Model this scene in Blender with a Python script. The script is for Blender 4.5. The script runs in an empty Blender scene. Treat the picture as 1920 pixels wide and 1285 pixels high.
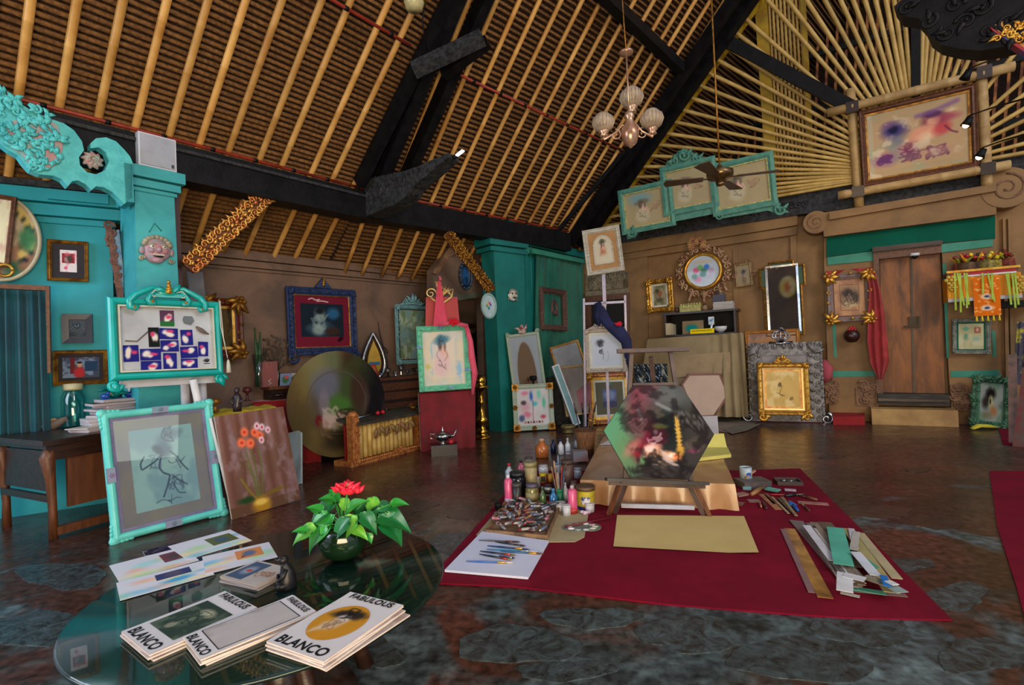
import bpy, math, random
import numpy as np
from mathutils import Matrix, Vector
random.seed(7); rng = np.random.default_rng(7)
SC = bpy.context.scene; COL = SC.collection
PI = math.pi
# ---------------------------------------------------------------- camera, world, light
FPX, CH, RHO, PIT = 960.0, 1.25, .042, math.atan(16.5/960)
A = lambda *v: np.array(v, float)
Fw = A(0, math.cos(PIT), math.sin(PIT)); Uw = A(0, -math.sin(PIT), math.cos(PIT)); Xw = A(1, 0, 0)
CR = math.cos(RHO)*Xw-math.sin(RHO)*Uw; CU = math.sin(RHO)*Xw+math.cos(RHO)*Uw
CAM = A(0, 0, CH)
cd = bpy.data.cameras.new('camera'); co = bpy.data.objects.new('camera', cd); COL.objects.link(co)
cd.sensor_width = 36; cd.lens = 18; cd.clip_start = .02; cd.clip_end = 200
co.matrix_world = Matrix(((CR[0], CU[0], -Fw[0], 0), (CR[1], CU[1], -Fw[1], 0), (CR[2], CU[2], -Fw[2], CH), (0, 0, 0, 1)))
SC.camera = co
wd = bpy.data.worlds.new('world'); SC.world = wd; wd.use_nodes = True
nt = wd.node_tree; bg = nt.nodes['Background']
sky = nt.nodes.new('ShaderNodeTexSky'); sky.sky_type = 'HOSEK_WILKIE'; sky.turbidity = 6; sky.ground_albedo = .3
sky.sun_direction = Vector((.3, -.5, .8)).normalized()
mx = nt.nodes.new('ShaderNodeMix'); mx.data_type = 'RGBA'; mx.inputs[0].default_value = .6
nt.links.new(sky.outputs[0], mx.inputs[6]); mx.inputs[7].default_value = (.72, .8, 1, 1)
nt.links.new(mx.outputs[2], bg.inputs[0]); bg.inputs[1].default_value = 1.05
def area(name, loc, tgt, sx, sy, power, col):
 l = bpy.data.lights.new(name, 'AREA'); l.shape = 'RECTANGLE'; l.size = sx; l.size_y = sy; l.energy = power; l.color = col
 o = bpy.data.objects.new(name, l); COL.objects.link(o); o.location = loc
 o.rotation_euler = (Vector(tgt)-Vector(loc)).to_track_quat('-Z', 'Y').to_euler(); return o
area('daylight_from_open_side', (-5.6, .6, 2.9), (0, 5, .8), 3.4, 2.4, 170, (.72, .86, 1))
area('daylight_from_garden', (6.6, -.4, 4.3), (1.5, 6.5, 1.2), 2.4, 1.1, 24, (.92, 1, .92))
area('high_right_fill', (6.4, -3.2, 6.2), (1.5, 6, 1.0), 4, 3, 330, (1, .93, .84))  # added fill from high on the right, no known opening there
area('warm_ceiling_fill', (.2, -1.6, 1.0), (-.6, 4.6, 4.6), 3, 1.6, 290, (1, .78, .5))  # added warm fill for the roof, no such lamp in the room
SC.view_settings.view_transform = 'Standard'; SC.view_settings.look = 'None'
SC.view_settings.exposure = 0.0; SC.view_settings.gamma = 1; SC.view_settings.use_curve_mapping = False
# ---------------------------------------------------------------- projection helpers (pixel of a 1920x1285 frame -> point on a plane)
def ray(x, y): return Fw+CR*(x-960)/FPX+CU*(642.5-y)/FPX
def onp(x, y, P, n): d = ray(x, y); return CAM+d*((P-CAM)@n)/(d@n)
def onz(x, y, z=0.): d = ray(x, y); return CAM+d*(z-CH)/d[2]
def atd(x, y, D): d = ray(x, y); return CAM+d*D/(d@Fw)      # at depth D
def hor(x): return 659-.042*(x-960)
def depthof(P): return (P-CAM)@Fw
def hd(x): d = ray(x, hor(x)); d[2] = 0; return d/np.linalg.norm(d)
def nz(v): return v/np.linalg.norm(v)
class Plane:                       # a flat place: O origin, X right, Y up, Z out of the surface
 def __init__(s, O, X, Z=None, lean=0):
  s.O = np.array(O, float); X = nz(np.array(X, float))
  h = nz(A(X[1], -X[0], 0))               # horizontal normal
  if h@(s.O-CAM) > 0: h = -h
  if np.cross(X, A(0, 0, 1))@h < 0: X = -X
  s.X = X; a = math.radians(lean)
  s.Z = math.cos(a)*h+math.sin(a)*A(0, 0, 1); s.Y = np.cross(s.Z, s.X)
 def at(s, px, py, off=0):
  P = onp(px, py, s.O+s.Z*off, s.Z)-s.O; return P@s.X, P@s.Y
 def pt(s, u, v, off=0): return s.O+s.X*u+s.Y*v+s.Z*off
 def mat(s, u=0, v=0, off=0, rot=0):
  p = s.pt(u, v, off); M = Matrix(((s.X[0], s.Y[0], s.Z[0], p[0]), (s.X[1], s.Y[1], s.Z[1], p[1]), (s.X[2], s.Y[2], s.Z[2], p[2]), (0, 0, 0, 1)))
  return M @ Matrix.Rotation(rot, 4, 'Z')
 def quad(s, TL, TR, BR, BL, off=0):     # best rectangle through four pixels: matrix of centre, w, h
  q = [np.array(s.at(*p, off)) for p in (TL, TR, BR, BL)]
  c = sum(q)/4; ux = (q[1]-q[0]+q[2]-q[3])/2; uy = (q[0]-q[3]+q[1]-q[2])/2
  w = np.linalg.norm(ux); h = np.linalg.norm(uy)
  r = (math.atan2(ux[1], ux[0])+math.atan2(-uy[0], uy[1]))/2
  return s.mat(c[0], c[1], off, r), w, h
def lean_plane(BL, BR, lean=10, z=0.):
 a, b = onz(*BL, z), onz(*BR, z); return Plane(a, b-a, lean=lean)
def face_plane(px, py, D, yaw=0, lean=0):   # a plane through pixel at depth D, facing the camera, turned by yaw degrees
 P = atd(px, py, D); d = P-CAM; d[2] = 0; d = nz(d); a = math.radians(yaw)
 X = A(d[1], -d[0], 0); X = A(X[0]*math.cos(a)-X[1]*math.sin(a), X[0]*math.sin(a)+X[1]*math.cos(a), 0)
 return Plane(P, X, lean=lean)
def TM(p, rz=0, s=1): return Matrix.Translation(Vector(p)) @ Matrix.Rotation(rz, 4, 'Z') @ Matrix.Scale(s, 4)
# ---------------------------------------------------------------- objects
def tag(o, label=None, cat=None, group=None, kind=None):
 if label: o['label'] = label
 if cat: o['category'] = cat
 if group: o['group'] = group
 if kind: o['kind'] = kind
 return o
def thing(name, label, cat, M=None, group=None):
 o = bpy.data.objects.new(name, None); o.empty_display_size = .05; COL.objects.link(o)
 if M is not None: o.matrix_world = M
 return tag(o, label, cat, group)
class MB:
 def __init__(s): s.v = []; s.f = []; s.sm = []; s.n = 0
 def add(s, V, F, sm=False, X=None):
  V = np.asarray(V, float)
  if X is not None: X = np.array(X); V = V@X[:3, :3].T+X[:3, 3]
  s.v.append(V); s.f += [tuple(i+s.n for i in f) for f in F]; s.sm += [sm]*len(F); s.n += len(V); return s
 def box(s, c, d, X=None):
  x, y, z = c; a, b, e = d[0]/2, d[1]/2, d[2]/2
  V = [(x+i*a, y+j*b, z+k*e) for k in (-1, 1) for j in (-1, 1) for i in (-1, 1)]
  return s.add(V, [(0, 2, 3, 1), (4, 5, 7, 6), (0, 1, 5, 4), (2, 6, 7, 3), (0, 4, 6, 2), (1, 3, 7, 5)], False, X)
 def bar(s, p, q, w, h, up=(0, 0, 1), X=None):
  p, q, up = A(*p), A(*q), A(*up); d = nz(q-p); r = np.cross(d, up)
  if np.linalg.norm(r) < 1e-3: r = np.cross(d, A(1, 0, .1))
  r = nz(r)*w/2; u = nz(np.cross(r, d))*h/2
  V = [e+i*r+j*u for e in (p, q) for (i, j) in ((-1, -1), (1, -1), (1, 1), (-1, 1))]
  return s.add(V, [(3, 2, 1, 0), (4, 5, 6, 7), (0, 1, 5, 4), (1, 2, 6, 5), (2, 3, 7, 6), (3, 0, 4, 7)], False, X)
 def tube(s, P, r, n=8, cap=True, X=None, flat=1.0, up=None):
  P = np.asarray(P, float); m = len(P); r = np.full(m, float(r)) if np.isscalar(r) else np.asarray(r, float)
  T = np.gradient(P, axis=0); T /= np.linalg.norm(T, axis=1)[:, None]+1e-9
  a = A(0, 0, 1) if abs(T[0][2]) < .9 else A(1, 0, 0)
  if up is not None: a = A(*up)
  V = []
  N = nz(np.cross(T[0], a))
  for i in range(m):
   N = N-T[i]*(N@T[i]); N = nz(N); B = np.cross(T[i], N)
   for k in range(n):
    t = 2*PI*k/n; V.append(P[i]+r[i]*(math.cos(t)*N+flat*math.sin(t)*B))
  F = [(i*n+k, i*n+(k+1) % n, (i+1)*n+(k+1) % n, (i+1)*n+k) for i in range(m-1) for k in range(n)]
  if cap: F += [tuple(range(n-1, -1, -1)), tuple((m-1)*n+k for k in range(n))]
  return s.add(V, F, True, X)
 def lathe(s, prof, n=20, X=None, sm=True):
  V = [];
  for r, z in prof:
   for k in range(n): V.append((r*math.cos(2*PI*k/n), r*math.sin(2*PI*k/n), z))
  m = len(prof)
  F = [(i*n+k, i*n+(k+1) % n, (i+1)*n+(k+1) % n, (i+1)*n+k) for i in range(m-1) for k in range(n)]
  if prof[0][0] > 1e-4: F.append(tuple(range(n-1, -1, -1)))
  if prof[-1][0] > 1e-4: F.append(tuple((m-1)*n+k for k in range(n)))
  return s.add(V, F, sm, X)
 def ball(s, c, r, n=8, X=None, m=None):
  r = (r, r, r) if np.isscalar(r) else r; m = m or max(4, n//2+1); V = []
  for i in range(m+1):
   a = PI*i/m
   for k in range(n): t = 2*PI*k/n; V.append((c[0]+r[0]*math.sin(a)*math.cos(t), c[1]+r[1]*math.sin(a)*math.sin(t), c[2]-r[2]*math.cos(a)))
  F = [(i*n+k, i*n+(k+1) % n, (i+1)*n+(k+1) % n, (i+1)*n+k) for i in range(m) for k in range(n)]
  return s.add(V, F, True, X)
 def prism(s, poly, z0, z1, X=None, sm=False):   # polygon (x,y) counter-clockwise extruded in z
  n = len(poly); V = [(x, y, z0) for x, y in poly]+[(x, y, z1) for x, y in poly]
  F = [tuple(range(n-1, -1, -1)), tuple(range(n, 2*n))]+[(i, (i+1) % n, n+(i+1) % n, n+i) for i in range(n)]
  return s.add(V, F, sm, X)
 def grid(s, fn, nu, nv, X=None, sm=True):
  V = [fn(i/nu, j/nv) for j in range(nv+1) for i in range(nu+1)]; w = nu+1
  return s.add(V, [(j*w+i, j*w+i+1, (j+1)*w+i+1, (j+1)*w+i) for j in range(nv) for i in range(nu)], sm, X)
 def mesh(s, name):
  me = bpy.data.meshes.new(name); V = np.concatenate(s.v)
  me.from_pydata(V.tolist(), [], s.f); me.polygons.foreach_set('use_smooth', s.sm); me.update(); return me
 # ---- carved ornament, in the local x-y plane, standing out along z
 def scroll(s, x, y, r, turns=1.4, a0=0, sgn=1, th=.25, z=0, tail=0, n=6, X=None):
  m = int(12*turns)+4; P = []; R = []
  for i in range(m):
   t = i/(m-1); a = a0+sgn*2*PI*turns*t; rr = r*(1-.82*t); P.append((x+rr*math.cos(a), y+rr*math.sin(a), z)); R.append(r*th*(1-.45*t))
  s.tube(P, R, n, X=X); s.ball((P[-1][0], P[-1][1], z), r*th*1.1, 6, X=X); return s
 def leaf(s, x, y, L, a, w=.35, z=0, curl=.3, X=None):
  P = []; R = []
  for i in range(6):
   t = i/5; b = a+curl*t*2; P.append((x+L*t*math.cos(a+curl*t), y+L*t*math.sin(a+curl*t), z+L*.12*math.sin(PI*t))); R.append(L*w*.62*(.3+math.sin(PI*min(t*1.1, 1))*.85)*(1-.35*t)+L*.012)
  return s.tube(P, R, 5, X=X, flat=.55)
 def rosette(s, x, y, r, k=6, z=0, X=None):
  for i in range(k): a = 2*PI*i/k; s.ball((x+r*.58*math.cos(a), y+r*.58*math.sin(a), z), (r*.34, r*.34, r*.26), 6, X=X)
  return s.ball((x, y, z+r*.15), r*.33, 6, X=X)
MATS = {}
def lin(c):
 c = np.array(c, float)/255 if max(c) > 1.01 else np.array(c, float)
 return np.where(c <= .04045, c/12.92, ((c+.055)/1.055)**2.4)
def mat(name, c, rough=.6, metal=0, c2=None, scale=6, bump=0, bscale=None, coat=0, em=0, dist=0, lo=.35, hi=.65, spec=.5, stretch=None, alpha=None, trans=0, rnd=0, sheen=0):
 if name in MATS: return MATS[name]
 m = bpy.data.materials.new(name); m.use_nodes = True; nt = m.node_tree; N = nt.nodes; Lk = nt.links; b = N['Principled BSDF']
 c = lin(c); b.inputs['Base Color'].default_value = (*c, 1); b.inputs['Roughness'].default_value = rough; b.inputs['Metallic'].default_value = metal
 b.inputs['Specular IOR Level'].default_value = spec
 if coat: b.inputs['Coat Weight'].default_value = coat; b.inputs['Coat Roughness'].default_value = .08
 if sheen: b.inputs['Sheen Weight'].default_value = sheen
 if trans: b.inputs['Transmission Weight'].default_value = trans; b.inputs['IOR'].default_value = 1.35
 if alpha is not None: b.inputs['Alpha'].default_value = alpha
 if em: b.inputs['Emission Color'].default_value = (*c, 1); b.inputs['Emission Strength'].default_value = em
 tc = N.new('ShaderNodeTexCoord'); mp = N.new('ShaderNodeMapping'); Lk.new(tc.outputs['Object'], mp.inputs[0])
 if stretch: mp.inputs['Scale'].default_value = stretch
 out = None
 nz_ = N.new('ShaderNodeTexNoise'); nz_.inputs['Scale'].default_value = scale; nz_.inputs['Detail'].default_value = 6; nz_.inputs['Roughness'].default_value = .62; nz_.inputs['Distortion'].default_value = dist
 Lk.new(mp.outputs[0], nz_.inputs[0])
 r = N.new('ShaderNodeValToRGB'); r.color_ramp.elements[0].position = lo; r.color_ramp.elements[1].position = hi
 k2 = lin(c2) if c2 is not None else c*.8
 r.color_ramp.elements[0].color = (*c, 1); r.color_ramp.elements[1].color = (*k2, 1)
 Lk.new(nz_.outputs[0], r.inputs[0]); out = r.outputs[0]
 if rnd:
  oi = N.new('ShaderNodeObjectInfo'); h = N.new('ShaderNodeHueSaturation'); mr = N.new('ShaderNodeMapRange'); mr.inputs[3].default_value = 1-rnd; mr.inputs[4].default_value = 1+rnd
  Lk.new(oi.outputs['Random'], mr.inputs[0]); Lk.new(mr.outputs[0], h.inputs['Value']); Lk.new(out, h.inputs['Color']); out = h.outputs[0]
 Lk.new(out, b.inputs['Base Color'])
 if bump:
  n2 = N.new('ShaderNodeTexNoise'); n2.inputs['Scale'].default_value = bscale or scale*5; n2.inputs['Detail'].default_value = 4; Lk.new(mp.outputs[0], n2.inputs[0])
  bp = N.new('ShaderNodeBump'); bp.inputs['Strength'].default_value = bump; bp.inputs['Distance'].default_value = .02; Lk.new(n2.outputs[0], bp.inputs['Height']); Lk.new(bp.outputs[0], b.inputs['Normal'])
 MATS[name] = m; return m
def paintmat(name='painted_colours', rough=.55, coat=0, metal=0):
 if name in MATS: return MATS[name]
 m = bpy.data.materials.new(name); m.use_nodes = True; nt = m.node_tree; b = nt.nodes['Principled BSDF']
 a = nt.nodes.new('ShaderNodeAttribute'); a.attribute_name = 'Col'; nt.links.new(a.outputs['Color'], b.inputs['Base Color']); b.inputs['Roughness'].default_value = rough; b.inputs['Specular IOR Level'].default_value = .06
 if coat: b.inputs['Coat Weight'].default_value = coat; b.inputs['Coat Roughness'].default_value = .03
 MATS[name] = m; return m
def glassmat(name='clear_glass', tint=(.9, .97, .95), rough=.02, fac=.0, ior=1.45):
 if name in MATS: return MATS[name]
 m = bpy.data.materials.new(name); m.use_nodes = True; nt = m.node_tree; N = nt.nodes; N.remove(N['Principled BSDF'])
 t = N.new('ShaderNodeBsdfTransparent'); t.inputs[0].default_value = (*tint, 1); g = N.new('ShaderNodeBsdfGlossy'); g.inputs['Roughness'].default_value = rough
 f = N.new('ShaderNodeFresnel'); f.inputs[0].default_value = ior; mx = N.new('ShaderNodeMixShader'); ad = N.new('ShaderNodeMath'); ad.operation = 'ADD'; ad.inputs[1].default_value = fac; ad.use_clamp = True
 ge = N.new('ShaderNodeNewGeometry'); sb_ = N.new('ShaderNodeMath'); sb_.operation = 'SUBTRACT'; sb_.inputs[0].default_value = 1; nt.links.new(ge.outputs['Backfacing'], sb_.inputs[1]); ml = N.new('ShaderNodeMath'); ml.operation = 'MULTIPLY'; nt.links.new(f.outputs[0], ml.inputs[0]); nt.links.new(sb_.outputs[0], ml.inputs[1]); nt.links.new(ml.outputs[0], ad.inputs[0]); nt.links.new(ad.outputs[0], mx.inputs[0]); nt.links.new(t.outputs[0], mx.inputs[1]); nt.links.new(g.outputs[0], mx.inputs[2]); nt.links.new(mx.outputs[0], N['Material Output'].inputs[0])
 MATS[name] = m; return m
def obj(name, mb, m, parent=None, label=None, kind=None, M=None):
 me = mb if isinstance(mb, bpy.types.Mesh) else mb.mesh(name)
 if not me.materials: me.materials.append(m)
 o = bpy.data.objects.new(name, me); COL.objects.link(o)
 if M is not None: o.matrix_world = M
 if parent is not None: o.parent = parent
 if label: o['label'] = label
 if kind: o['kind'] = kind
 return o
def struct(name, mb, m, M=None, parent=None): return obj(name, mb, m, parent, None, None if parent else 'structure', M)
def one(name, mb, m, label, cat, M=None, group=None): return tag(obj(name, mb, m, M=M), label, cat, group)
def copy_tree(o, parent=None):
 c = o.copy(); COL.objects.link(c); c.parent = parent
 for ch in list(o.children): copy_tree(ch, c)
 return c
# ---------------------------------------------------------------- flat pictures as coloured grids
def fnoise(h, w, sc, seed, oct=4):
 g = np.random.default_rng(seed); out = np.zeros((h, w)); amp = 1; tot = 0
 for o in range(oct):
  k = max(2, int(sc*2**o)); G = g.random((k+2, k+2)); y = np.linspace(0, k, h); x = np.linspace(0, k, w)
  yi = y.astype(int); xi = x.astype(int); fy = (y-yi)[:, None]; fx = (x-xi)[None]; fy = fy*fy*(3-2*fy); fx = fx*fx*(3-2*fx)
  a = G[np.ix_(yi, xi)]; b = G[np.ix_(yi, xi+1)]; c = G[np.ix_(yi+1, xi)]; d = G[np.ix_(yi+1, xi+1)]
  out += amp*((a*(1-fx)+b*fx)*(1-fy)+(c*(1-fx)+d*fx)*fy); tot += amp; amp *= .55
 return out/tot
class Pic:
 def __init__(s, w, h, base, res=70, seed=1, var=.06):
  s.asp = w/h; s.W = int(res*min(1, w/h)**.5*max(1, w/h)**.5*1.0) if True else res; s.W = max(12, int(res*(w/h)**.5)); s.H = max(12, int(res*(h/w)**.5))
  s.c = np.ones((s.H, s.W, 3))*np.array(base)/255; s.seed = seed
  s.Y, s.X = np.meshgrid(np.linspace(0, 1, s.H), np.linspace(0, 1, s.W), indexing='ij')
  if var: s.c *= (1+var*2*(fnoise(s.H, s.W, 4, seed)-.5))[..., None]
 def mix(s, a, col): a = np.clip(a, 0, 1)[..., None]; s.c = s.c*(1-a)+np.array(col)/255*a; return s
 def wash(s, col, lo=.5, hi=.65, sc=3, seed=None, amt=1):
  s.seed += 1; n = fnoise(s.H, s.W, sc, seed or s.seed*13+1); n = (n-n.min())/(n.max()-n.min()); return s.mix(np.clip((n-lo)/(hi-lo), 0, 1)*amt, col)
 def blob(s, x, y, rx, ry, col, a=1, soft=.35, rot=0, rough=.25):
  s.seed += 1; dx = (s.X-x)*s.asp if 0 else (s.X-x); dy = s.Y-y; c, n = math.cos(rot), math.sin(rot); u = (dx*c+dy*n)/rx; v = (-dx*n+dy*c)/ry
  d = np.sqrt(u*u+v*v)+rough*2*(fnoise(s.H, s.W, 8, s.seed*7)-.5); return s.mix(a*np.clip((1+soft-d)/(2*soft+1e-6), 0, 1), col)
 def rect(s, x0, y0, x1, y1, col, a=1): return s.mix(a*((s.X >= x0) & (s.X <= x1) & (s.Y >= y0) & (s.Y <= y1)), col)
 def line(s, pts, w, col, a=1):
  pts = np.array(pts, float); best = np.full(s.X.shape, 9.)
  for p, q in zip(pts[:-1], pts[1:]):
   d = (q-p)*[s.asp, 1]; X = (s.X-p[0])*s.asp; Y = s.Y-p[1]; t = np.clip((X*d[0]+Y*d[1])/(d@d+1e-9), 0, 1); best = np.minimum(best, np.hypot(X-t*d[0], Y-t*d[1]))
  return s.mix(a*np.clip(1.3-best/(w*1.35), 0, 1), col)
 def curve(s, pts, w, col, a=1):   # smooth line through points
  P = np.array(pts, float); t = np.linspace(0, len(P)-1, 6*len(P)); i = np.arange(len(P));
  x = np.interp(t, i, P[:, 0]); y = np.interp(t, i, P[:, 1]); k = np.ones(5)/5
  xs = np.convolve(np.pad(x, 2, 'edge'), k, 'valid'); ys = np.convolve(np.pad(y, 2, 'edge'), k, 'valid'); return s.line(np.c_[xs, ys], w, col, a)
 def scribble(s, x, y, r, n, w, col, a=.7, seed=1):
  g = np.random.default_rng(seed); P = np.c_[x+r*(g.random(n)-.5)*2, y+r*(g.random(n)-.5)*2]; return s.curve(P, w, col, a)
 def lady(s, x, y, k, ink=(60, 50, 55), skin=(225, 180, 160), dress=(230, 190, 190), hat=(90, 130, 150)):
  s.blob(x, y-.26*k, .2*k, .32*k, dress, .95, .3); s.blob(x-.1*k, y-.4*k, .14*k, .14*k, dress, .8); s.blob(x+.13*k, y-.1*k, .05*k, .12*k, skin, .8, .3, .4); s.blob(x+.02*k, y-.02*k, .07*k, .10*k, skin, .9)
  s.blob(x, y+.08*k, .09*k, .11*k, skin, 1, .2); s.blob(x-.05*k, y+.10*k, .06*k, .12*k, ink, .7); s.blob(x+.09*k, y+.08*k, .04*k, .10*k, ink, .5)
  s.blob(x, y+.2*k, .22*k, .09*k, hat, .9, .35, .15); s.blob(x-.02*k, y+.26*k, .11*k, .07*k, hat, .8); s.scribble(x, y+.19*k, .12*k, 9, .006, ink, .7, 3)
  s.curve([(x-.08*k, y), (x-.17*k, y-.12*k), (x-.06*k, y-.24*k)], .006, ink, .4); s.curve([(x+.08*k, y), (x+.17*k, y-.14*k), (x+.05*k, y-.26*k)], .006, ink, .4)
  s.scribble(x, y-.35*k, .13*k, 10, .006, ink, .45, 5); return s
 def sample(s, u, v):
  i = np.clip((np.asarray(v)*(s.H-1)).round().astype(int), 0, s.H-1); j = np.clip((np.asarray(u)*(s.W-1)).round().astype(int), 0, s.W-1); return s.c[i, j]
def setcol(me, cols):
 at = me.color_attributes.new('Col', 'FLOAT_COLOR', 'POINT'); c = np.ones((len(me.vertices), 4), np.float32); c[:, :3] = lin01(cols); at.data.foreach_set('color', c.ravel())
def lin01(c): c = np.clip(c, 0, 1); return np.where(c <= .04045, c/12.92, ((c+.055)/1.055)**2.4)
def picgrid(name, pic, w, h, parent, m=None, z=0, fn=None, label=None):
 W, H = pic.W, pic.H; X, Y = np.meshgrid(np.linspace(-w/2, w/2, W), np.linspace(-h/2, h/2, H)); V = np.c_[X.ravel(), Y.ravel(), np.full(W*H, float(z))]
 if fn is not None: V = fn(V)
 me = bpy.data.meshes.new(name); i = np.arange(H-1)[:, None]*W+np.arange(W-1)[None]; i = i.ravel(); me.from_pydata(V.tolist(), [], np.c_[i, i+1, i+W+1, i+W].tolist())
 setcol(me, pic.c.reshape(-1, 3)); return obj(name, me, m or paintmat(), parent, label)
def picpoly(name, pic, poly, parent, m=None, z=0, rings=26, sub=8, label=None):
 poly = np.array(poly, float); mn = poly.min(0); mxx = poly.max(0); c = (mn+mxx)/2; n = len(poly); B = []
 sub = max(1, sub if n < 12 else 1)
 for i in range(n):
  for k in range(sub): B.append(poly[i]*(1-k/sub)+poly[(i+1) % n]*k/sub)
 B = np.array(B); nb = len(B); V = [c]
 for r in range(1, rings+1): V += list(c+(B-c)*r/rings)
 V = np.array(V); F = [(0, 1+k, 1+(k+1) % nb) for k in range(nb)]
 for r in range(rings-1):
  a = 1+r*nb; F += [(a+k, a+nb+k, a+nb+(k+1) % nb, a+(k+1) % nb) for k in range(nb)]
 me = bpy.data.meshes.new(name); me.from_pydata(np.c_[V, np.full(len(V), z)].tolist(), [], F); uv = (V-mn)/(mxx-mn); setcol(me, pic.sample(uv[:, 0], uv[:, 1])); return obj(name, me, m or paintmat(), parent, label)
def inset(poly, d):
 P = np.array(poly, float); n = len(P); out = []
 for i in range(n):
  a = nz(P[i]-P[i-1]); b = nz(P[(i+1) % n]-P[i]); na = A(-a[1], a[0]); nb = A(-b[1], b[0]); m = nz(na+nb); out.append(P[i]+m*d/max(.3, m@na))
 return np.array(out)
def rectp(w, h): return [(-w/2, -h/2), (w/2, -h/2), (w/2, h/2), (-w/2, h/2)]
def ellp(rx, ry, n=40): return [(rx*math.cos(2*PI*k/n), ry*math.sin(2*PI*k/n)) for k in range(n)]
def mould(poly, prof, smooth=False):    # prof: (inset, z) from outer back edge to inner
 mb = MB(); n = len(poly); V = []
 for d, z in prof:
  for x, y in inset(poly, d): V.append((x, y, z))
 m = len(prof); F = [(i*n+k, i*n+(k+1) % n, (i+1)*n+(k+1) % n, (i+1)*n+k) for i in range(m-1) for k in range(n)]
 mb.add(V, F, smooth); return mb
def board(poly, z0=0, z1=.02): return MB().prism(poly, z0, z1)
# ---------------------------------------------------------------- materials of the place
M_floor = mat('worn_stone_floor', (52, 38, 32), rough=.3, c2=(86, 52, 44), scale=.9, bump=.12, bscale=14, lo=.38, hi=.62, dist=.8)
def floor_nodes(m):
 nt = m.node_tree; N = nt.nodes; L = nt.links; b = N['Principled BSDF']; src = b.inputs['Base Color'].links[0].from_socket
 tc = [n for n in N if n.type == 'TEX_COORD'][0]
 n1 = N.new('ShaderNodeTexNoise'); n1.inputs['Scale'].default_value = 1.35; n1.inputs['Detail'].default_value = 8; n1.inputs['Distortion'].default_value = 1.2; L.new(tc.outputs['Object'], n1.inputs[0])
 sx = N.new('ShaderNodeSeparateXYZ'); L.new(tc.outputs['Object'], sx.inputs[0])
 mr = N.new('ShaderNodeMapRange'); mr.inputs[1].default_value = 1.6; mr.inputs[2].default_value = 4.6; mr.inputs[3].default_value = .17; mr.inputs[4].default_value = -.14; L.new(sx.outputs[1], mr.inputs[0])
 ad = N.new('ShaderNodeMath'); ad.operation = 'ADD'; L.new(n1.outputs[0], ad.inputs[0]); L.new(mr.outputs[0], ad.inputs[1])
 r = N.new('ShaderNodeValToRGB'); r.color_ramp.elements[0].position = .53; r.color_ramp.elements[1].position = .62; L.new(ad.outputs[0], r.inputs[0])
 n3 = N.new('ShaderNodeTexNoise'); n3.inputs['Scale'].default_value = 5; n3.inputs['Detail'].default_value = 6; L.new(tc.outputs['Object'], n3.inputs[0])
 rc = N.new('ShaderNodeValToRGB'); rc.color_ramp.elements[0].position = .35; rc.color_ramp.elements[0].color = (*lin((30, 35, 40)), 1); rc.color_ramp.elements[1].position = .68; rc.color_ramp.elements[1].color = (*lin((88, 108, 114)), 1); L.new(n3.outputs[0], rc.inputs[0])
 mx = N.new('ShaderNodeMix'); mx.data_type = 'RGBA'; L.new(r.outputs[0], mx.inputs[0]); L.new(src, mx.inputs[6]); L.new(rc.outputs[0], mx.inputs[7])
 n4 = N.new('ShaderNodeTexNoise'); n4.inputs['Scale'].default_value = 22; n4.inputs['Detail'].default_value = 5; L.new(tc.outputs['Object'], n4.inputs[0])
 r4 = N.new('ShaderNodeValToRGB'); r4.color_ramp.elements[0].position = .3; r4.color_ramp.elements[0].color = (.3, .27, .27, 1); r4.color_ramp.elements[1].position = .66; r4.color_ramp.elements[1].color = (1.5, 1.42, 1.42, 1); L.new(n4.outputs[0], r4.inputs[0])
 m2 = N.new('ShaderNodeMix'); m2.data_type = 'RGBA'; m2.blend_type = 'MULTIPLY'; m2.inputs[0].default_value = 1; L.new(mx.outputs[2], m2.inputs[6]); L.new(r4.outputs[0], m2.inputs[7])
 L.new(m2.outputs[2], b.inputs['Base Color'])
 rr = N.new('ShaderNodeMapRange'); rr.inputs[3].default_value = .13; rr.inputs[4].default_value = .42; L.new(n3.outputs[0], rr.inputs[0]); L.new(rr.outputs[0], b.inputs['Roughness'])
floor_nodes(M_floor)
M_brown = mat('brown_plaster', (126, 98, 80), c2=(92, 74, 64), rough=.75, scale=1.6, bump=.15, bscale=30, lo=.4, hi=.65, dist=.6)
M_tan = mat('ochre_plaster', (150, 112, 68), c2=(112, 82, 50), rough=.7, scale=1.3, bump=.15, bscale=25, lo=.35, hi=.7, dist=.5)
M_tanc = mat('carved_sandstone', (150, 112, 84), c2=(108, 78, 58), rough=.85, scale=9, bump=.4, bscale=40)
M_turq = mat('turquoise_paint', (62, 178, 184), c2=(30, 140, 152), rough=.55, scale=2.4, bump=.08, lo=.35, hi=.7, dist=.7)
M_turqw = mat('turquoise_wall_paint', (10, 158, 172), c2=(8, 136, 150), rough=.6, scale=1.2, bump=.06)
M_turqc = mat('carved_turquoise', (92, 206, 208), c2=(66, 176, 184), rough=.6, scale=8, bump=.2)
M_pinkw = mat('pink_wash', (196, 132, 132), c2=(120, 180, 180), rough=.8, scale=12)
M_teal = mat('teal_paint', (20, 122, 116), c2=(12, 100, 98), rough=.5, scale=2, bump=.05)
M_teald = mat('deep_green_paint', (2, 92, 72), c2=(2, 82, 64), rough=.85, spec=.2, scale=2)
M_teall = mat('light_teal_paint', (58, 142, 118), c2=(40, 128, 106), rough=.6, scale=5)
M_black = mat('blackened_timber', (11, 11, 14), c2=(24, 23, 26), spec=.15, rough=.5, scale=7, bump=.15, stretch=(1, 1, 1))
M_blackc = mat('black_carving', (30, 31, 35), c2=(62, 63, 66), spec=.2, rough=.6, scale=18, bump=.5, bscale=30)
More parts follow.
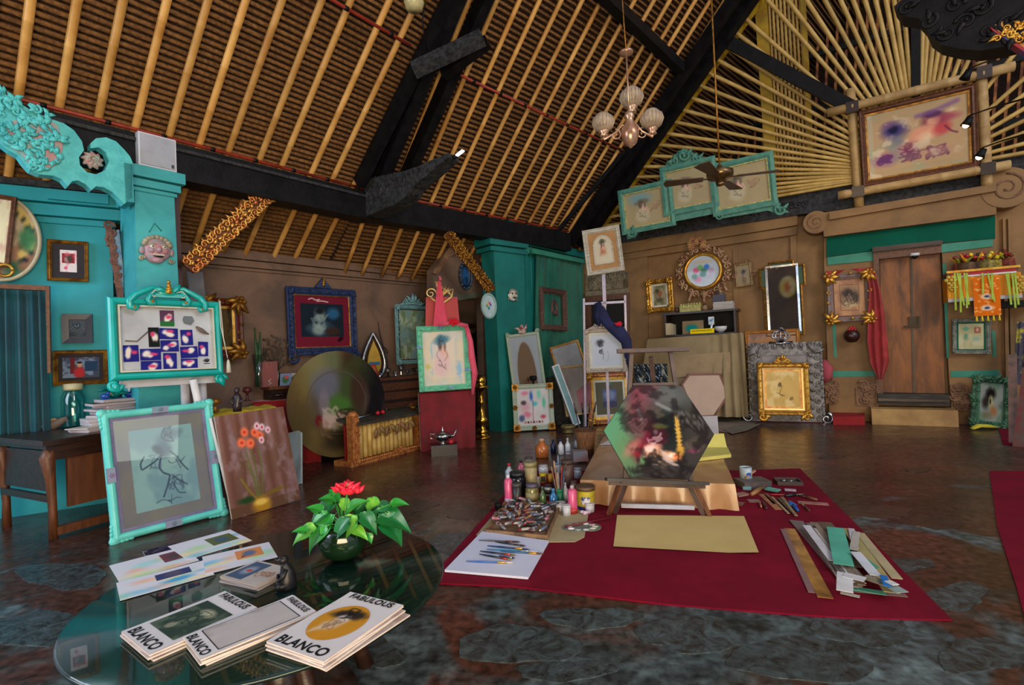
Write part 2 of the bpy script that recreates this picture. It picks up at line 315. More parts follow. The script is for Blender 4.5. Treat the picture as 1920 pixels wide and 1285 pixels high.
M_burg = mat('burgundy_paint', (84, 40, 38), c2=(64, 32, 32), rough=.5, scale=3)
M_bam = mat('bamboo', (222, 172, 96), c2=(180, 124, 58), rough=.38, scale=3, lo=.3, hi=.7, rnd=.16, spec=.5)
M_bamy = mat('pale_bamboo', (206, 172, 98), c2=(170, 134, 66), rough=.45, scale=4, lo=.3, hi=.7, rnd=.15)
M_lath = mat('thatch_lath', (146, 102, 54), c2=(90, 58, 30), rough=.8, scale=30, rnd=.2)
M_thatch = mat('dark_thatch', (58, 36, 22), c2=(24, 14, 8), rough=.95, scale=34, bump=.8, bscale=60)
M_red = mat('red_painted_cane', (168, 58, 38), c2=(120, 36, 26), rough=.5, scale=9)
M_yel = mat('yellow_board', (196, 158, 28), c2=(150, 118, 22), rough=.6, scale=4)
M_gold = mat('gold_leaf', (226, 176, 76), metal=.75, rough=.34, c2=(168, 108, 36), scale=14, lo=.35, hi=.7)
M_goldd = mat('antique_gold', (186, 132, 46), metal=.6, rough=.42, c2=(110, 66, 22), scale=16)
M_brass = mat('brass', (216, 170, 70), metal=1, rough=.22, c2=(150, 104, 36), scale=5)
M_wood = mat('brown_wood', (116, 68, 40), c2=(74, 42, 24), rough=.45, scale=5, stretch=(6, 6, 1), bump=.1)
M_dwood = mat('dark_wood', (58, 36, 27), c2=(34, 20, 16), rough=.35, scale=4, stretch=(1, 6, 6), bump=.08)
M_white = mat('white_paint', (222, 222, 226), c2=(205, 205, 212), rough=.5, scale=4)
M_silver = mat('silver', (190, 192, 198), metal=1, rough=.25, c2=(130, 132, 140), scale=8)
# ---------------------------------------------------------------- geometry of roof and walls
ZE = 3.45; E0, E1, E2 = onz(0, 170, ZE), onz(690, 352, ZE), onz(1060, 428, ZE)
dA, dB = nz(E1-E0), nz(E2-E1)
def upv(d, p): u = A(d[1], -d[0], math.tan(math.radians(p))); return nz(u)
uA, uB = upv(dA, 41), upv(dB, 44.5); nA, nB = np.cross(dA, uA), np.cross(dB, uB)
nA = -nA if nA[2] > 0 else nA; nB = -nB if nB[2] > 0 else nB
W0 = onz(1590, 787, 0); dR = hd(-630); RW = Plane(W0, -dR); nR = -RW.Z
def solve(n1, p1, n2, p2, z): return np.linalg.solve(A(n1, n2, (0, 0, 1)), A(n1@p1, n2@p2, z))
def foldA(z): return E1+uA*((z-ZE)/uA[2])
def fold(z):      # where the right slope meets the upright plane of the truss
 return solve(nB, E1, nz(A(uA[1], -uA[0], 0)), E1, z)
GA, GB = onp(1101, 430, E1, nB), onp(1394, 0, E1, nB)      # the rake, on the right roof slope
def gab(z): return GA+(GB-GA)*((z-GA[2])/(GB[2]-GA[2]))
gn = nz(np.cross(-dR, GB-GA)); gn = gn if gn@(GA-CAM) < 0 else -gn
GP = Plane(GA, -dR, lean=math.degrees(math.asin(gn[2])))
def roofpt(px, py, which='A', off=0): return onp(px, py, (E1 if which == 'B' else E0)+(nA if which == 'A' else nB)*off, nA if which == 'A' else nB)
fl = struct('floor', MB().box((1.5, 4, -.06), (26, 26, .12)), M_floor)
M_slab = mat('inlaid_slab', (72, 54, 48), c2=(34, 26, 26), rough=.25, scale=14, bump=.15, dist=1, lo=.3, hi=.7, rnd=.22)
M_slabb = mat('bluish_slab', (74, 90, 96), c2=(30, 26, 28), rough=.2, scale=11, bump=.25, dist=1.8, lo=.32, hi=.68, rnd=.22)
for i, (px, py, rx, ry) in enumerate([(1290, 1190, 110, 34), (1620, 1180, 90, 40), (1500, 1240, 150, 42), (1110, 1160, 90, 24), (970, 1210, 110, 44), (1790, 1120, 70, 26), (850, 1020, 60, 20), (1840, 1230, 80, 40), (890, 965, 48, 14), (1700, 1060, 50, 14), (760, 950, 60, 14), (1560, 857, 26, 5), (1722, 881, 24, 6), (1640, 960, 70, 14), (1750, 980, 60, 14), (700, 1225, 60, 30), (1060, 1260, 90, 22), (60, 1180, 90, 36), (120, 1080, 80, 30)]):
 g = random.Random(i); n = 26; ps = []
 ph = [g.random()*6 for _ in range(3)]
 for k in range(n):
  t = -2*PI*k/n; q = .92+.13*math.sin(2*t+ph[0])+.1*math.sin(3*t+ph[1])+.05*math.sin(7*t+ph[2])+g.uniform(-.03, .03); p = onz(px+rx*q*math.cos(t), py+ry*q*math.sin(t)); ps.append((p[0], p[1]))
 obj('stone_slab', MB().prism(ps, 0, .0035), M_slab if py < 1000 else M_slabb, fl)
struct('wall_rear_added', MB().box((-1.2, -3.6, 2.6), (8, .2, 5.2)), M_brown)  # unseen wall, added and sized so mirror and picture glass reflect dark
cl = bpy.data.objects.new('ceiling', None); COL.objects.link(cl); tag(cl, kind='structure')
far = 7.5; ZL, ZH = 2.5, 8.2
lo, hi = ZL, ZH; LA = lambda z: E0+uA*((z-ZE)/uA[2])-dA*3.2
bk = MB()
for off, (P, Q, n) in enumerate([(LA, foldA, nA), (fold, lambda z: gab(z)+dB*far*.6, nB)]):
 V = [P(lo)-n*.05, Q(lo)-n*.05, Q(hi)-n*.05, P(hi)-n*.05, P(lo)-n*.2, Q(lo)-n*.2, Q(hi)-n*.2, P(hi)-n*.2]
 bk.add(V, [(0, 1, 2, 3), (7, 6, 5, 4), (0, 4, 5, 1), (1, 5, 6, 2), (2, 6, 7, 3), (3, 7, 4, 0)])
obj('thatch_backing', bk, M_thatch, cl)
def lath(P, Q, n, k):
 m = max(3, int(np.linalg.norm(Q-P)/.7)); T = [P+(Q-P)*i/m for i in range(m+1)]; g = random.Random(k)
 T = [t+n*(-.022+g.uniform(-.004, .004))+A(0, 0, g.uniform(-.004, .004)) for t in T]; mb = MB(); d = nz(Q-P); u = np.cross(n, d)
 sec = [(-.012, .014), (.014, 0), (.010, -.014), (-.012, -.013), (-.034, .012)]
 V = [t+n*a+(u if u[2] > 0 else -u)*b for t in T for a, b in sec]; w = len(sec)
 F = [(i*w+j, i*w+(j+1) % w, (i+1)*w+(j+1) % w, (i+1)*w+j) for i in range(m) for j in range(w)]
 return mb.add(V, F)
ss = .0575; k = 0
z = ZL
while z < 7.6:
 obj('lath', lath(LA(z), foldA(z), nA, k), M_lath, cl); z += ss*uA[2]; k += 1
z = ZL
while z < 7.9:
 obj('lath', lath(fold(z), gab(z)+dB*(far*.6), nB, k), M_lath, cl); z += ss*1.12*uB[2]; k += 1
def bamboo(mb, P, Q, r0, r1, k=0, n=8, node=.42):
 L = np.linalg.norm(Q-P); g = random.Random(k); pts = []; rr = []; t = g.uniform(.05, node)
 pts.append(P); rr.append(r0)
 while t < L-.05:
  for dt, f in ((-.012, 1), (0, 1.09), (.012, 1)):
   s = (t+dt)/L; pts.append(P+(Q-P)*s); rr.append((r0+(r1-r0)*s)*f)
  t += node*g.uniform(.85, 1.15)
 pts.append(Q); rr.append(r1); return mb.tube(pts, rr, n)
def crossplan(P, d, Qa, Qb):     # parameter where P+t*d crosses the plan line Qa-Qb
 e = (Qb-Qa)[:2]; M2 = np.array([[d[0], -e[0]], [d[1], -e[1]]]); t = np.linalg.solve(M2, (Qa-P)[:2]); return t[0]
strips = [-70, -30, 33, 109, 182, 251, 314, 371, 425, 483, 525, 580, 620, 660]
Fz = (fold(3.0), fold(8))
def onE(px, a, d):   # point on the eave line seen at column px
 lo_, hi_ = -6., 9.
 for _ in range(50):
  m = (lo_+hi_)/2; P = a+d*m; v = P-CAM
  x = 960+FPX*(v@CR)/(v@Fw) if v@Fw > .1 else -9999
  if x < px: lo_ = m
  else: hi_ = m
 return a+d*m
k = 0; rafA = []
for px in strips:
 P = onE(px, E0, dA)+nA*.045; s1 = (8-ZE)/uA[2]; t = crossplan(P, uA, *Fz)
 if 0 < t < s1: s1 = t
 mb = MB(); bamboo(mb, P+uA*s1, P-uA*(1.5 if px > 250 else 1.1), .036, .032, k); obj('rafter', mb, M_bam, cl); k += 1
t = np.linalg.norm(onE(660, E0, dA)-E0)
bx = [700, 735, 774, 806, 834, 864, 893, 919, 943, 964, 990, 1011, 1030, 1045]
pts = [onE(px, E1, dB) for px in bx];
for i in range(1, 19): pts.append(pts[13]+dB*(.29*i))
for i in range(1, 14):    # rafters of the upper slope meeting the fold from the room side
 pass
for i, P in enumerate(pts):
 P = P+nB*.045; s0 = -1.35; s1 = (7.6-ZE)/uB[2]
 if i > 14:
  tg = crossplan(P, uB, gab(3.45), gab(7)); s0 = max(s0, tg-2.6) if tg > 0 else s0
 mb = MB(); bamboo(mb, P+uB*s1, P+uB*s0, .031, .029, 50+i); obj('rafter', mb, M_bam, cl)
for i in range(1, 3):
 P = onE(700, E1, dB)-dB*(.33*i)+nB*.045; t = crossplan(P, uB, *Fz)
 if t > 0: mb = MB(); bamboo(mb, P+uB*((7.6-ZE)/uB[2]), P+uB*t, .031, .03, 90+i); obj('rafter', mb, M_bam, cl)
def cane(name, P, Q, n, r=.017, lab='slim red painted cane lashed under the bamboo rafters'):
 root = one(name, MB().tube([P, (P+Q)/2, Q], r, 8), M_red, lab, 'cane')
 mb = MB(); L = np.linalg.norm(Q-P); m = int(L/.42)
 me = None
 for i in range(m):
  c = P+(Q-P)*(i+.5)/m; d = nz(Q-P)
  if me is None: me = MB().tube([-d*.02, d*.02], r*1.35, 8).mesh('lashing')
  o = obj('lashing', me, M_black, root); o.location = c
 return root
o1 = .095
cane('red_cane', E0-dA*2.5+nA*o1+uA*.02, E1+nA*o1+uA*.02, nA, lab='long red cane along the eave above the black tie beam, left of the truss')
cane('red_cane', E1+nB*o1, E2+nB*o1, nB, lab='red cane along the eave right of the black truss')
a, b = roofpt(640, 10, 'A', o1), roofpt(770, 86, 'A', o1); cane('red_cane', a+(a-b)*1.5, b, nA, lab='red cane high on the left roof slope, ending at the truss')
a, b = roofpt(861, 140, 'B', o1), roofpt(1175, 286, 'B', o1); cane('red_cane', a, b, nB, lab='red cane across the middle of the right roof slope')
def beamobj(name, P, Q, w, h, label, m=M_black, cat='beam', up=(0, 0, 1)):
 return one(name, MB().bar(P, Q, w, h, up), m, label, cat)
hA = A(uA[0], uA[1], 0); hA = nz(hA); hB = nz(A(uB[0], uB[1], 0))
tb = beamobj('tie_beam', E0-dA*2.4+hA*.0+A(0, 0, -.275), E1+hA*.0+A(0, 0, -.275), .24, .34, 'long black tie beam running from the carved arch to the truss foot')
obj('moulding', MB().bar(E0-dA*2.4+hA*.13+A(0, 0, -.17), E1+hA*.13+A(0, 0, -.17), .03, .03), M_blackc, tb)
beamobj('tie_beam', E1+A(0, 0, -.275), E2+A(0, 0, -.275), .24, .32, 'black tie beam from the truss foot to the teal column')
nn = nz(nA+nB)
tr = thing('roof_truss', 'three black truss rafters with a short cross tie above the tie beam', 'truss', TM((0, 0, 0)))
for (x0, y0, x1, y1, w_, o_) in ((774, 140, 673, 345, .09, .12), (856, 0, 712, 345, .12, .17), (908, 0, 756, 345, .12, .14)):
 P, Q = roofpt(x1, y1, 'A', o_), roofpt(x0, y0, 'A', o_); obj('rafter_beam', MB().bar(P, Q+(Q-P)*1.1, w_, .17, nn), M_black, tr)
V = [foldA(3.3), fold(3.3), fold(8), foldA(8)]; V += [v+nz(A(uA[1], -uA[0], 0))*.05 for v in V]
obj('closing_board', MB().add(V, [(0, 1, 2, 3), (7, 6, 5, 4), (0, 3, 7, 4), (1, 5, 6, 2)]), M_black, tr)
P, Q = roofpt(775, 132, 'A', .30), roofpt(905, 70, 'B', .62); obj('cross_tie', MB().bar(P, Q, .12, .14, nn), M_blackc, tr)
P, Q = roofpt(830, 140, 'B', .36), roofpt(915, 78, 'B', .55); obj('cross_tie', MB().bar(P, Q, .1, .12, nn), M_black, tr)
bt = thing('carved_bracket', 'black carved beam end jutting from the truss foot into the room', 'bracket', TM((0, 0, 0)))
P = E1+A(0, 0, -.22)+hA*.1; D = nz(A(.79, -.61, 0)); mb = MB()
prof = [(0, .26, -.20), (.35, .24, -.17), (.55, .22, -.16), (.75, .2, -.10), (.85, .2, -.02), (1.0, .2, .03), (1.15, .215, .08), (1.3, .22, .13), (1.44, .23, .18)]
side = A(D[1], -D[0], 0)
for sg in (1,):
 n = len(prof); V = []
 for dd, top, bot in prof:
  for w_ in (-1, 1):
   hw = .13*(1-.35*dd/1.44); V += [P+D*dd+side*w_*hw+A(0, 0, bot), P+D*dd+side*w_*hw+A(0, 0, top)]
 F = []
 for i in range(n-1):
  a = i*4; b = a+4; F += [(a, b, b+1, a+1), (a+3, b+3, b+2, a+2), (a+1, b+1, b+3, a+3), (a+2, b+2, b, a)]
 F += [(0, 1, 3, 2), ((n-1)*4+2, (n-1)*4+3, (n-1)*4+1, (n-1)*4)]; mb.add(V, F)
obj('beam_end', mb, M_blackc, bt); mb = MB()
for s_ in (-1, 1):
 for i in range(9):
  dd = .1+i*.145; c = P+D*dd+side*s_*.13*(1-.35*dd/1.44)+A(0, 0, .04+.05*i*.3); X = Matrix(((D[0], 0, side[0]*s_, c[0]), (D[1], 0, side[1]*s_, c[1]), (0, 1, 0, c[2]), (0, 0, 0, 1)))
  mb.scroll(0, 0, .085-.004*i, 1.3, a0=i, sgn=(-1)**i, th=.2, X=X)
obj('scroll_relief', mb, M_blackc, bt)
obj('end_cap', MB().bar(E1+A(0, 0, -.02)-dA*.1+hA*.16, E1+A(0, 0, -.02)+dA*.2+hA*.2, .3, .12), M_blackc, bt)
bl = thing('lamp_bulb', 'bare compact tube bulb on the tip of the black carved bracket', 'bulb', TM((0, 0, 0)))
q0 = P+D*1.44+A(0, 0, .2); obj('socket', MB().tube([q0-D*.03, q0+D*.05+A(0, 0, .01)], .024, 10), M_black, bl)
mb = MB()
for j in (-1, 1): mb.tube([q0+D*.05+side*.012*j+A(0, 0, .012), q0+D*.1+side*.012*j+A(0, 0, .025), q0+D*.15+side*.012*j+A(0, 0, .04)], .011, 8)
obj('glass_tube', mb, mat('bulb_glass', (240, 240, 245), rough=.2, c2=(235, 235, 240), em=1.6), bl)
gb = thing('gable_truss', 'double black rake beams where the thatch roof meets the lattice gable', 'truss', TM((0, 0, 0)))
g0, g1 = gab(3.3), gab(8); dg = nz(g1-g0)
obj('rake_beam', MB().bar(g0+nB*.14+GP.Z*.12, g1+nB*.14+GP.Z*.12, .14, .2, nB), M_black, gb)
obj('rake_beam', MB().bar(g0+nB*.14+GP.Z*.12-dB*.34, g1+nB*.14+GP.Z*.12-dB*.34, .12, .16, nB), M_black, gb)
obj('rake_strip', MB().bar(g0+nB*.18-GP.Z*.03+dB*.12, g1+nB*.18-GP.Z*.03+dB*.12, .07, .05, nB), M_yel, gb)
a, b = roofpt(1120, -20, 'B', .2), roofpt(1275, 128, 'B', .2); beamobj('purlin_brace', a, b, .13, .16, 'short black brace running down the thatch to the gable corner')
a, b = roofpt(1040, 440, 'B', .12), roofpt(1172, 284, 'B', .12); beamobj('strut', a, b, .05, .07, 'slim dark strut beside the gable rake above the teal wall')
cu, cv = GP.at(1350, 72); c2u, c2v = GP.at(1600, 205); beamobj('collar_beam', GP.pt(cu, cv, .06), GP.pt(c2u, c2v, .06), .1, .17, 'black diagonal collar beam across the bamboo sunburst', up=GP.Y)
cu, cv = GP.at(1716, -60); c2u, c2v = GP.at(1716, 330); beamobj('king_post', GP.pt(cu, cv, -.06), GP.pt(c2u, c2v, -.06), .1, .22, 'black upright post in the middle of the bamboo sunburst', up=GP.Z)
sb = thing('sunburst_lattice', 'fan of pale bamboo rays filling the gable behind the upper pictures', 'lattice', GP.mat())
CX, CY = GP.at(1722, 322)
outer = [GP.at(*proj_) for proj_ in []]
def gl(t): P = gab(t)-GP.O; return P@GP.X, P@GP.Y
ends = []
for t in np.linspace(3.5, 6.3, 19): ends.append(gl(t))
for x in (1412, 1454, 1492, 1530, 1562, 1588, 1612, 1634, 1655, 1672, 1690): ends.append(GP.at(x, -30))
for (x, y) in ((1722, -30), (1732, -30), (1745, -30), (1762, -30), (1780, -30), (1800, -30), (1822, -30), (1850, -30), (1880, -30), (1925, -30), (1960, 30), (1985, 90), (1985, 130), (1985, 165), (1985, 195), (1985, 225), (1985, 252), (1985, 275)): ends.append(GP.at(x, y))
for i, (u, v) in enumerate(ends):
 d = nz(A(u-CX, v-CY)); mb = MB(); bamboo(mb, A(CX+d[0]*.12, CY+d[1]*.12, .01*(i % 2)), A(u, v, .01*(i % 2)), .024, .031, i, 7, .3); obj('bamboo_ray', mb, M_bamy, sb)
for i, (x, w, lab) in enumerate([(1438, .17, 'wide yellow upright board behind the left rays of the bamboo sunburst'), (1516, .07, 'narrow yellow upright board beside the cane bundle')]):
 (u, v), (u2, v2) = GP.at(x-6, -60, -.35), GP.at(x, 330, -.35); one('yellow_board', MB().box(((u+u2)/2, (v+v2)/2, -.35), (w, v-v2, .04)), M_yel, lab, 'board', GP.mat())
(u, v), (u2, v2) = GP.at(1482, -60, -.4), GP.at(1482, 330, -.4)
cb = thing('cane_bundle', 'upright bundle of thin bamboo canes behind the lattice rays', 'canes', GP.mat())
for i in range(11): mb = MB(); bamboo(mb, A(u2-.26+.052*i, v2, -.4), A(u2-.26+.052*i, v, -.4), .02, .02, i, 6); obj('cane', mb, M_bamy, cb)
er = thing('end_roof', 'dark red and gold thatched end roof seen through the bamboo lattice', 'roof', GP.mat(0, 0, -2.6))
M_endl = mat('end_lath', (176, 110, 48), c2=(90, 30, 18), rough=.7, scale=6, lo=.4, hi=.6, rnd=.25)
obj('thatch_backing', MB().box((2, 4.5, -.5), (34, 16, .1)), M_thatch, er)
for i in range(64): mb = MB(); mb.bar((-2.2+.15*i, -.6, 0), (-2.2+.15*i+.6, 8, -.1), .04, .05, (0, 0, 1)); obj('slat', mb, M_endl, er)
for i in range(6): obj('crossbar', MB().bar((-3, .6+.95*i, .06), (9, .7+.95*i, .06), .09, .07, (0, 0, 1)), M_black, er)
# ---------------------------------------------------------------- walls
def plate(pl, pxs, o0, o1, sm=False):
 pts = [pl.at(*p, o1) for p in pxs]; a = sum(pts[i][0]*pts[(i+1) % len(pts)][1]-pts[(i+1) % len(pts)][0]*pts[i][1] for i in range(len(pts)))
 if a < 0: pts = pts[::-1]
 return MB().prism(pts, o0, o1, None, sm)
wa, wb = roofpt(390, 474, 'A'), roofpt(815, 506, 'A'); LW = Plane(A(wa[0], wa[1], 0), A(wb[0]-wa[0], wb[1]-wa[1], 0))
uL0 = LW.at(200, 600)[0]; uL1 = LW.at(926, 600)[0]; zt = (wa[2]+wb[2])/2
wl = struct('wall_back', MB().box(((uL0+uL1)/2, zt/2, -.1), (uL1-uL0, zt, .2)), M_brown, LW.mat())
ue = LW.at(812, 500)[0]
for j, (z0, z1, o) in enumerate([(zt-.11, zt-.01, .10), (zt-.2, zt-.12, .065), (zt-.24, zt-.21, .03)]):
 obj('cornice', MB().box(((uL0+ue)/2, (z0+z1)/2, o/2), (ue-uL0, z1-z0, o)), M_brown, wl)
gp = [(812, 512), (842, 462), (926, 434), (926, 860), (812, 860)]
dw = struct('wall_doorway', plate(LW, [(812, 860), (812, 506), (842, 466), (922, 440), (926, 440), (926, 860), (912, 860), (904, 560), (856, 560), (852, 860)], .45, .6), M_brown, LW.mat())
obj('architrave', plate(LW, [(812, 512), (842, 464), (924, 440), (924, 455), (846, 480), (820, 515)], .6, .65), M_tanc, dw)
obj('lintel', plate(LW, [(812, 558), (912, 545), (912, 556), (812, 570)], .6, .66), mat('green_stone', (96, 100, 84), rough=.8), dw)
struct('doorway_shade_left', plate(LW, [(850, 562), (912, 550), (915, 830), (850, 860)], -.2, -.16), mat('doorway_dark', (24, 20, 20), rough=.8), LW.mat())  # dark sheet standing in for the shade inside the gong doorway
one('burgundy_column', MB().box((LW.at(934, 600, .5)[0], 1.6, .5), (.17, 3.2, .17)), M_burg, 'burgundy square column beside the teal pillar', 'column', LW.mat())
tp = roofpt(0, 352, 'A'); TW = Plane(A(tp[0], tp[1], 0), hd(2500)); u0 = TW.at(-260, 600)[0]; u1 = TW.at(214, 600)[0]
zt2 = TW.at(100, 352)[1]
wt = struct('wall_left', MB().box(((u0+u1)/2, zt2/2, -.12), (u1-u0, zt2, .24)), M_turqw, TW.mat())
for z0, z1, o in [(zt2-.16, zt2-.045, .12), (zt2-.27, zt2-.17, .075), (zt2-.33, zt2-.28, .03)]:
 obj('cornice', MB().box(((u0+u1)/2+o/2, (z0+z1)/2, o/2-.05), (u1-u0+o, z1-z0, o+.1)), M_turqw, wt)
obj('top_board', MB().box(((u0+u1)/2, zt2-.015, .06), (u1-u0+.2, .055, .2)), M_blackc, wt)
ub = TW.at(99, 470)[0]; obj('cornice', MB().box(((ub+u1)/2, zt2-.1, .08), (u1-ub, .09, .16)), M_turqw, wt)
TP = Plane(atd(955, 500, 8.25)*A(1, 1, 0), dB)
tcol = struct('wall_teal_pillar', plate(TP, [(925, 460), (983, 468), (990, 850), (943, 850)], -.3, 0), M_teal, TP.mat())
for (a, b, c, d) in ((440, 458, .06, 6), (462, 470, .035, 3)): obj('capital', plate(TP, [(922-d/2, a-1), (988+d/2, a+8), (988+d/2, b+8), (922-d/2, b-1)], -.33, c), M_teal, tcol)
q = TP.at(946, 426, -.1); mb = MB(); mb.ball((q[0], q[1], -.1), (.13, .13, .1), 14); mb.scroll(q[0]+.03, q[1], .1, 1.2, th=.2, z=.0); mb.rosette(q[0]+.05, q[1], .06, z=.02); obj('ball_finial', mb, M_teal, tcol)
pa = TP.pt(*TP.at(985, 600, -.05)[:1], 0, -.05); pb = onp(1096, 600, W0+RW.Z*.02, RW.Z); CWp = Plane(A(pa[0], pa[1], 0), A(pb[0]-pa[0], pb[1]-pa[1], 0))
cw = struct('wall_teal', plate(CWp, [(984, 445), (1098, 474), (1098, 800), (990, 860)], -.15, 0), M_teal, CWp.mat())
obj('cornice', plate(CWp, [(984, 444), (1097, 472), (1097, 484), (984, 458)], 0, .1), M_teal, cw)
obj('cornice', plate(CWp, [(984, 462), (1097, 486), (1097, 494), (984, 474)], 0, .05), M_teall, cw)
struct('trim_2', plate(CWp, [(960, 400), (1110, 425), (1110, 480), (960, 452)], -.2, -.1), M_blackc, CWp.mat())
M = RW.mat(); top = lambda x: 456-(x-1165)*.165
wr = struct('wall_right', plate(RW, [(1085, 470), (1165, top(1165)), (1500, top(1500)), (2300, 250), (2300, 900), (1085, 800)], -.25, 0), M_tan, M)
obj('cornice', plate(RW, [(1165, 456), (1495, 401), (1495, 422), (1165, 476)], 0, .12), M_tan, wr)
obj('cornice', plate(RW, [(1165, 477), (1495, 424), (1493, 440), (1165, 488)], 0, .07), M_tan, wr)
obj('cornice', plate(RW, [(1215, 440), (1496, 393), (1496, 402), (1215, 450)], 0, .15), M_tan, wr)
obj('pilaster', plate(RW, [(1167, 488), (1214, 480), (1216, 790), (1176, 790)], 0, .04), M_tan, wr)
obj('pilaster', plate(RW, [(1482, 443), (1493, 441), (1497, 790), (1486, 790)], 0, .05), M_tan, wr)
obj('pilaster', plate(RW, [(1374, 468), (1384, 466), (1388, 790), (1378, 790)], 0, .02), M_tan, wr)
obj('base_course', plate(RW, [(1380, 765), (1623, 770), (1623, 797), (1380, 792)], 0, .03), M_tan, wr)
struct('trim_3', plate(RW, [(1150, 425), (1500, 358), (1960, 280), (1960, 345), (1500, 402), (1150, 458)], -.2, .16), M_blackc, M)
mb = MB()
for i in range(24):
 x = 1190+i*14; u, v = RW.at(x, 440-(x-1165)*.17, .17); mb.scroll(u, v, .06, 1.2, a0=i, sgn=(-1)**i, th=.22, z=.165)
obj('carved_frieze', mb, M_blackc, bpy.data.objects['trim_3'])
po = struct('wall_portal', plate(RW, [(1545, 495), (1545, 398), (1868, 344), (1872, 800), (1785, 800), (1766, 470), (1640, 482), (1648, 800), (1556, 798)], 0, .12), M_tan, M)
obj('lintel', plate(RW, [(1540, 400), (1870, 344), (1868, 402), (1545, 444)], .12, .26), M_tan, po)
obj('lintel_ledge', plate(RW, [(1555, 398), (1868, 345), (1868, 358), (1555, 412)], .26, .32), M_tan, po)
for (x, y, r_, s_) in ((1530, 417, .17, 1), (1888, 352, .26, -1)):
 u, v = RW.at(x, y, .26); mb = MB(); n = 26; mb.prism([(u+r_*math.cos(2*PI*k/n), v+r_*math.sin(2*PI*k/n)) for k in range(n)], .02, .27); obj('volute', mb, M_tan, po); mb = MB(); mb.scroll(u, v, r_*.72, 1.6, a0=PI/2, sgn=s_, th=.1, z=.27); obj('volute_spiral', mb, M_tanc, po)
obj('green_band', plate(RW, [(1550, 445), (1866, 404), (1866, 447), (1765, 456), (1640, 470), (1550, 482)], .12, .15), M_teald, po)
obj('light_green_band', plate(RW, [(1551, 483), (1640, 471), (1640, 489), (1552, 497)], .12, .14), M_teall, po)
obj('light_green_band', plate(RW, [(1765, 458), (1862, 448), (1862, 462), (1765, 474)], .12, .14), M_teall, po)
for q_ in ([(1560, 606), (1567, 606), (1569, 671), (1564, 671)], [(1767, 494), (1774, 494), (1780, 672), (1775, 672)], [(1859, 620), (1866, 620), (1868, 670), (1862, 670)], [(1553, 696), (1641, 696), (1641, 706), (1553, 707)], [(1783, 696), (1874, 694), (1874, 706), (1783, 708)]):
 obj('green_stripe', plate(RW, q_, .12, .126), M_teall, po)
for x in (1880, 1890): obj('pilaster', plate(RW, [(x, 410), (x+5, 409), (x+16, 800), (x+8, 800)], 0, .05), M_tan, wr)
def carvedpanel(name, pxs, par, sd, m=M_tanc, off=.12, pl=RW, r=.07, n=16):
 obj(name, plate(pl, pxs, off, off+.02), m, par); us = [pl.at(*p, off) for p in pxs]; u0, u1 = min(u[0] for u in us), max(u[0] for u in us); v0, v1 = min(u[1] for u in us), max(u[1] for u in us)
 g = random.Random(sd); mb = MB()
 for i in range(n): mb.scroll(u0+(u1-u0)*(.15+.7*g.random()), v0+(v1-v0)*(.12+.76*g.random()), r*g.uniform(.6, 1.1), 1.2, a0=g.random()*6, sgn=g.choice((-1, 1)), th=.24, z=off+.03)
 obj('scroll_relief', mb, m, par)
carvedpanel('carved_block', [(1546, 710), (1570, 710), (1570, 757), (1548, 757)], po, 1)
carvedpanel('carved_block', [(1604, 728), (1618, 716), (1642, 714), (1642, 763), (1606, 760)], po, 2)
carvedpanel('carved_block', [(1782, 722), (1800, 718), (1816, 730), (1816, 768), (1784, 770)], po, 3)
carvedpanel('carved_stone_lintel', [(1098, 512), (1178, 509), (1178, 540), (1098, 546)], wr, 4, mat('grey_sandstone', (140, 128, 104), c2=(104, 96, 78), rough=.9, scale=10, bump=.4), .02, RW, .09, 30)
obj('lintel', plate(RW, [(1098, 547), (1179, 541), (1179, 549), (1098, 556)], .0, .07), mat('grey_sandstone', (1, 1, 1)), wr)
obj('doorway_frame', plate(RW, [(1098, 556), (1180, 549), (1182, 780), (1172, 780), (1171, 560), (1108, 566), (1110, 780), (1098, 780)], .0, .06), M_wood, wr)
struct('doorway_shade_right', plate(RW, [(1108, 566), (1171, 560), (1172, 780), (1110, 780)], 0, .02), mat('doorway_dark', (1, 1, 1)), M)  # no door leaf: flat dark sheet as the shade of this opening
d1 = struct('door_1', plate(RW, [(1648, 486), (1762, 476), (1774, 740), (1652, 737)], .0, .03), M_dwood, M)
M_door = mat('door_wood', (150, 88, 36), c2=(84, 46, 22), rough=.5, scale=2.2, stretch=(3, .7, 1), bump=.1, dist=.6)
for q_ in ([(1650, 484), (1706, 478), (1713, 737), (1654, 735)], [(1708, 478), (1762, 474), (1772, 738), (1714, 737)]):
 lf = obj('door_leaf', plate(RW, q_, .03, .06), M_door, d1)
mb = plate(RW, [(1706, 478), (1710, 478), (1716, 737), (1712, 737)], .06, .075); obj('door_bead', mb, M_dwood, d1)
u, v = RW.at(1714, 604, .06); mb = MB(); mb.box((u, v, .08), (.13, .16, .03)); mb.box((u+.05, v, .1), (.03, .16, .03)); mb.box((u-.04, v-.06, .1), (.16, .03, .03)); obj('latch', mb, mat('old_iron', (70, 60, 48), metal=.7, rough=.5), d1)
obj('door_frame', plate(RW, [(1637, 470), (1765, 454), (1766, 474), (1648, 486), (1656, 738), (1643, 738)], .03, .17), M_wood, d1)
obj('door_frame', plate(RW, [(1635, 464), (1767, 450), (1767, 458), (1636, 473)], .03, .22), M_dwood, d1)
obj('threshold', plate(RW, [(1646, 738), (1780, 740), (1782, 762), (1646, 758)], .03, .2), mat('worn_black_wood', (34, 30, 28), c2=(80, 74, 62), rough=.6, scale=8, stretch=(.6, 6, 1), lo=.5, hi=.75), d1)
obj('threshold_ledge', plate(RW, [(1646, 747), (1781, 750), (1781, 755), (1646, 752)], .2, .23), M_dwood, d1)
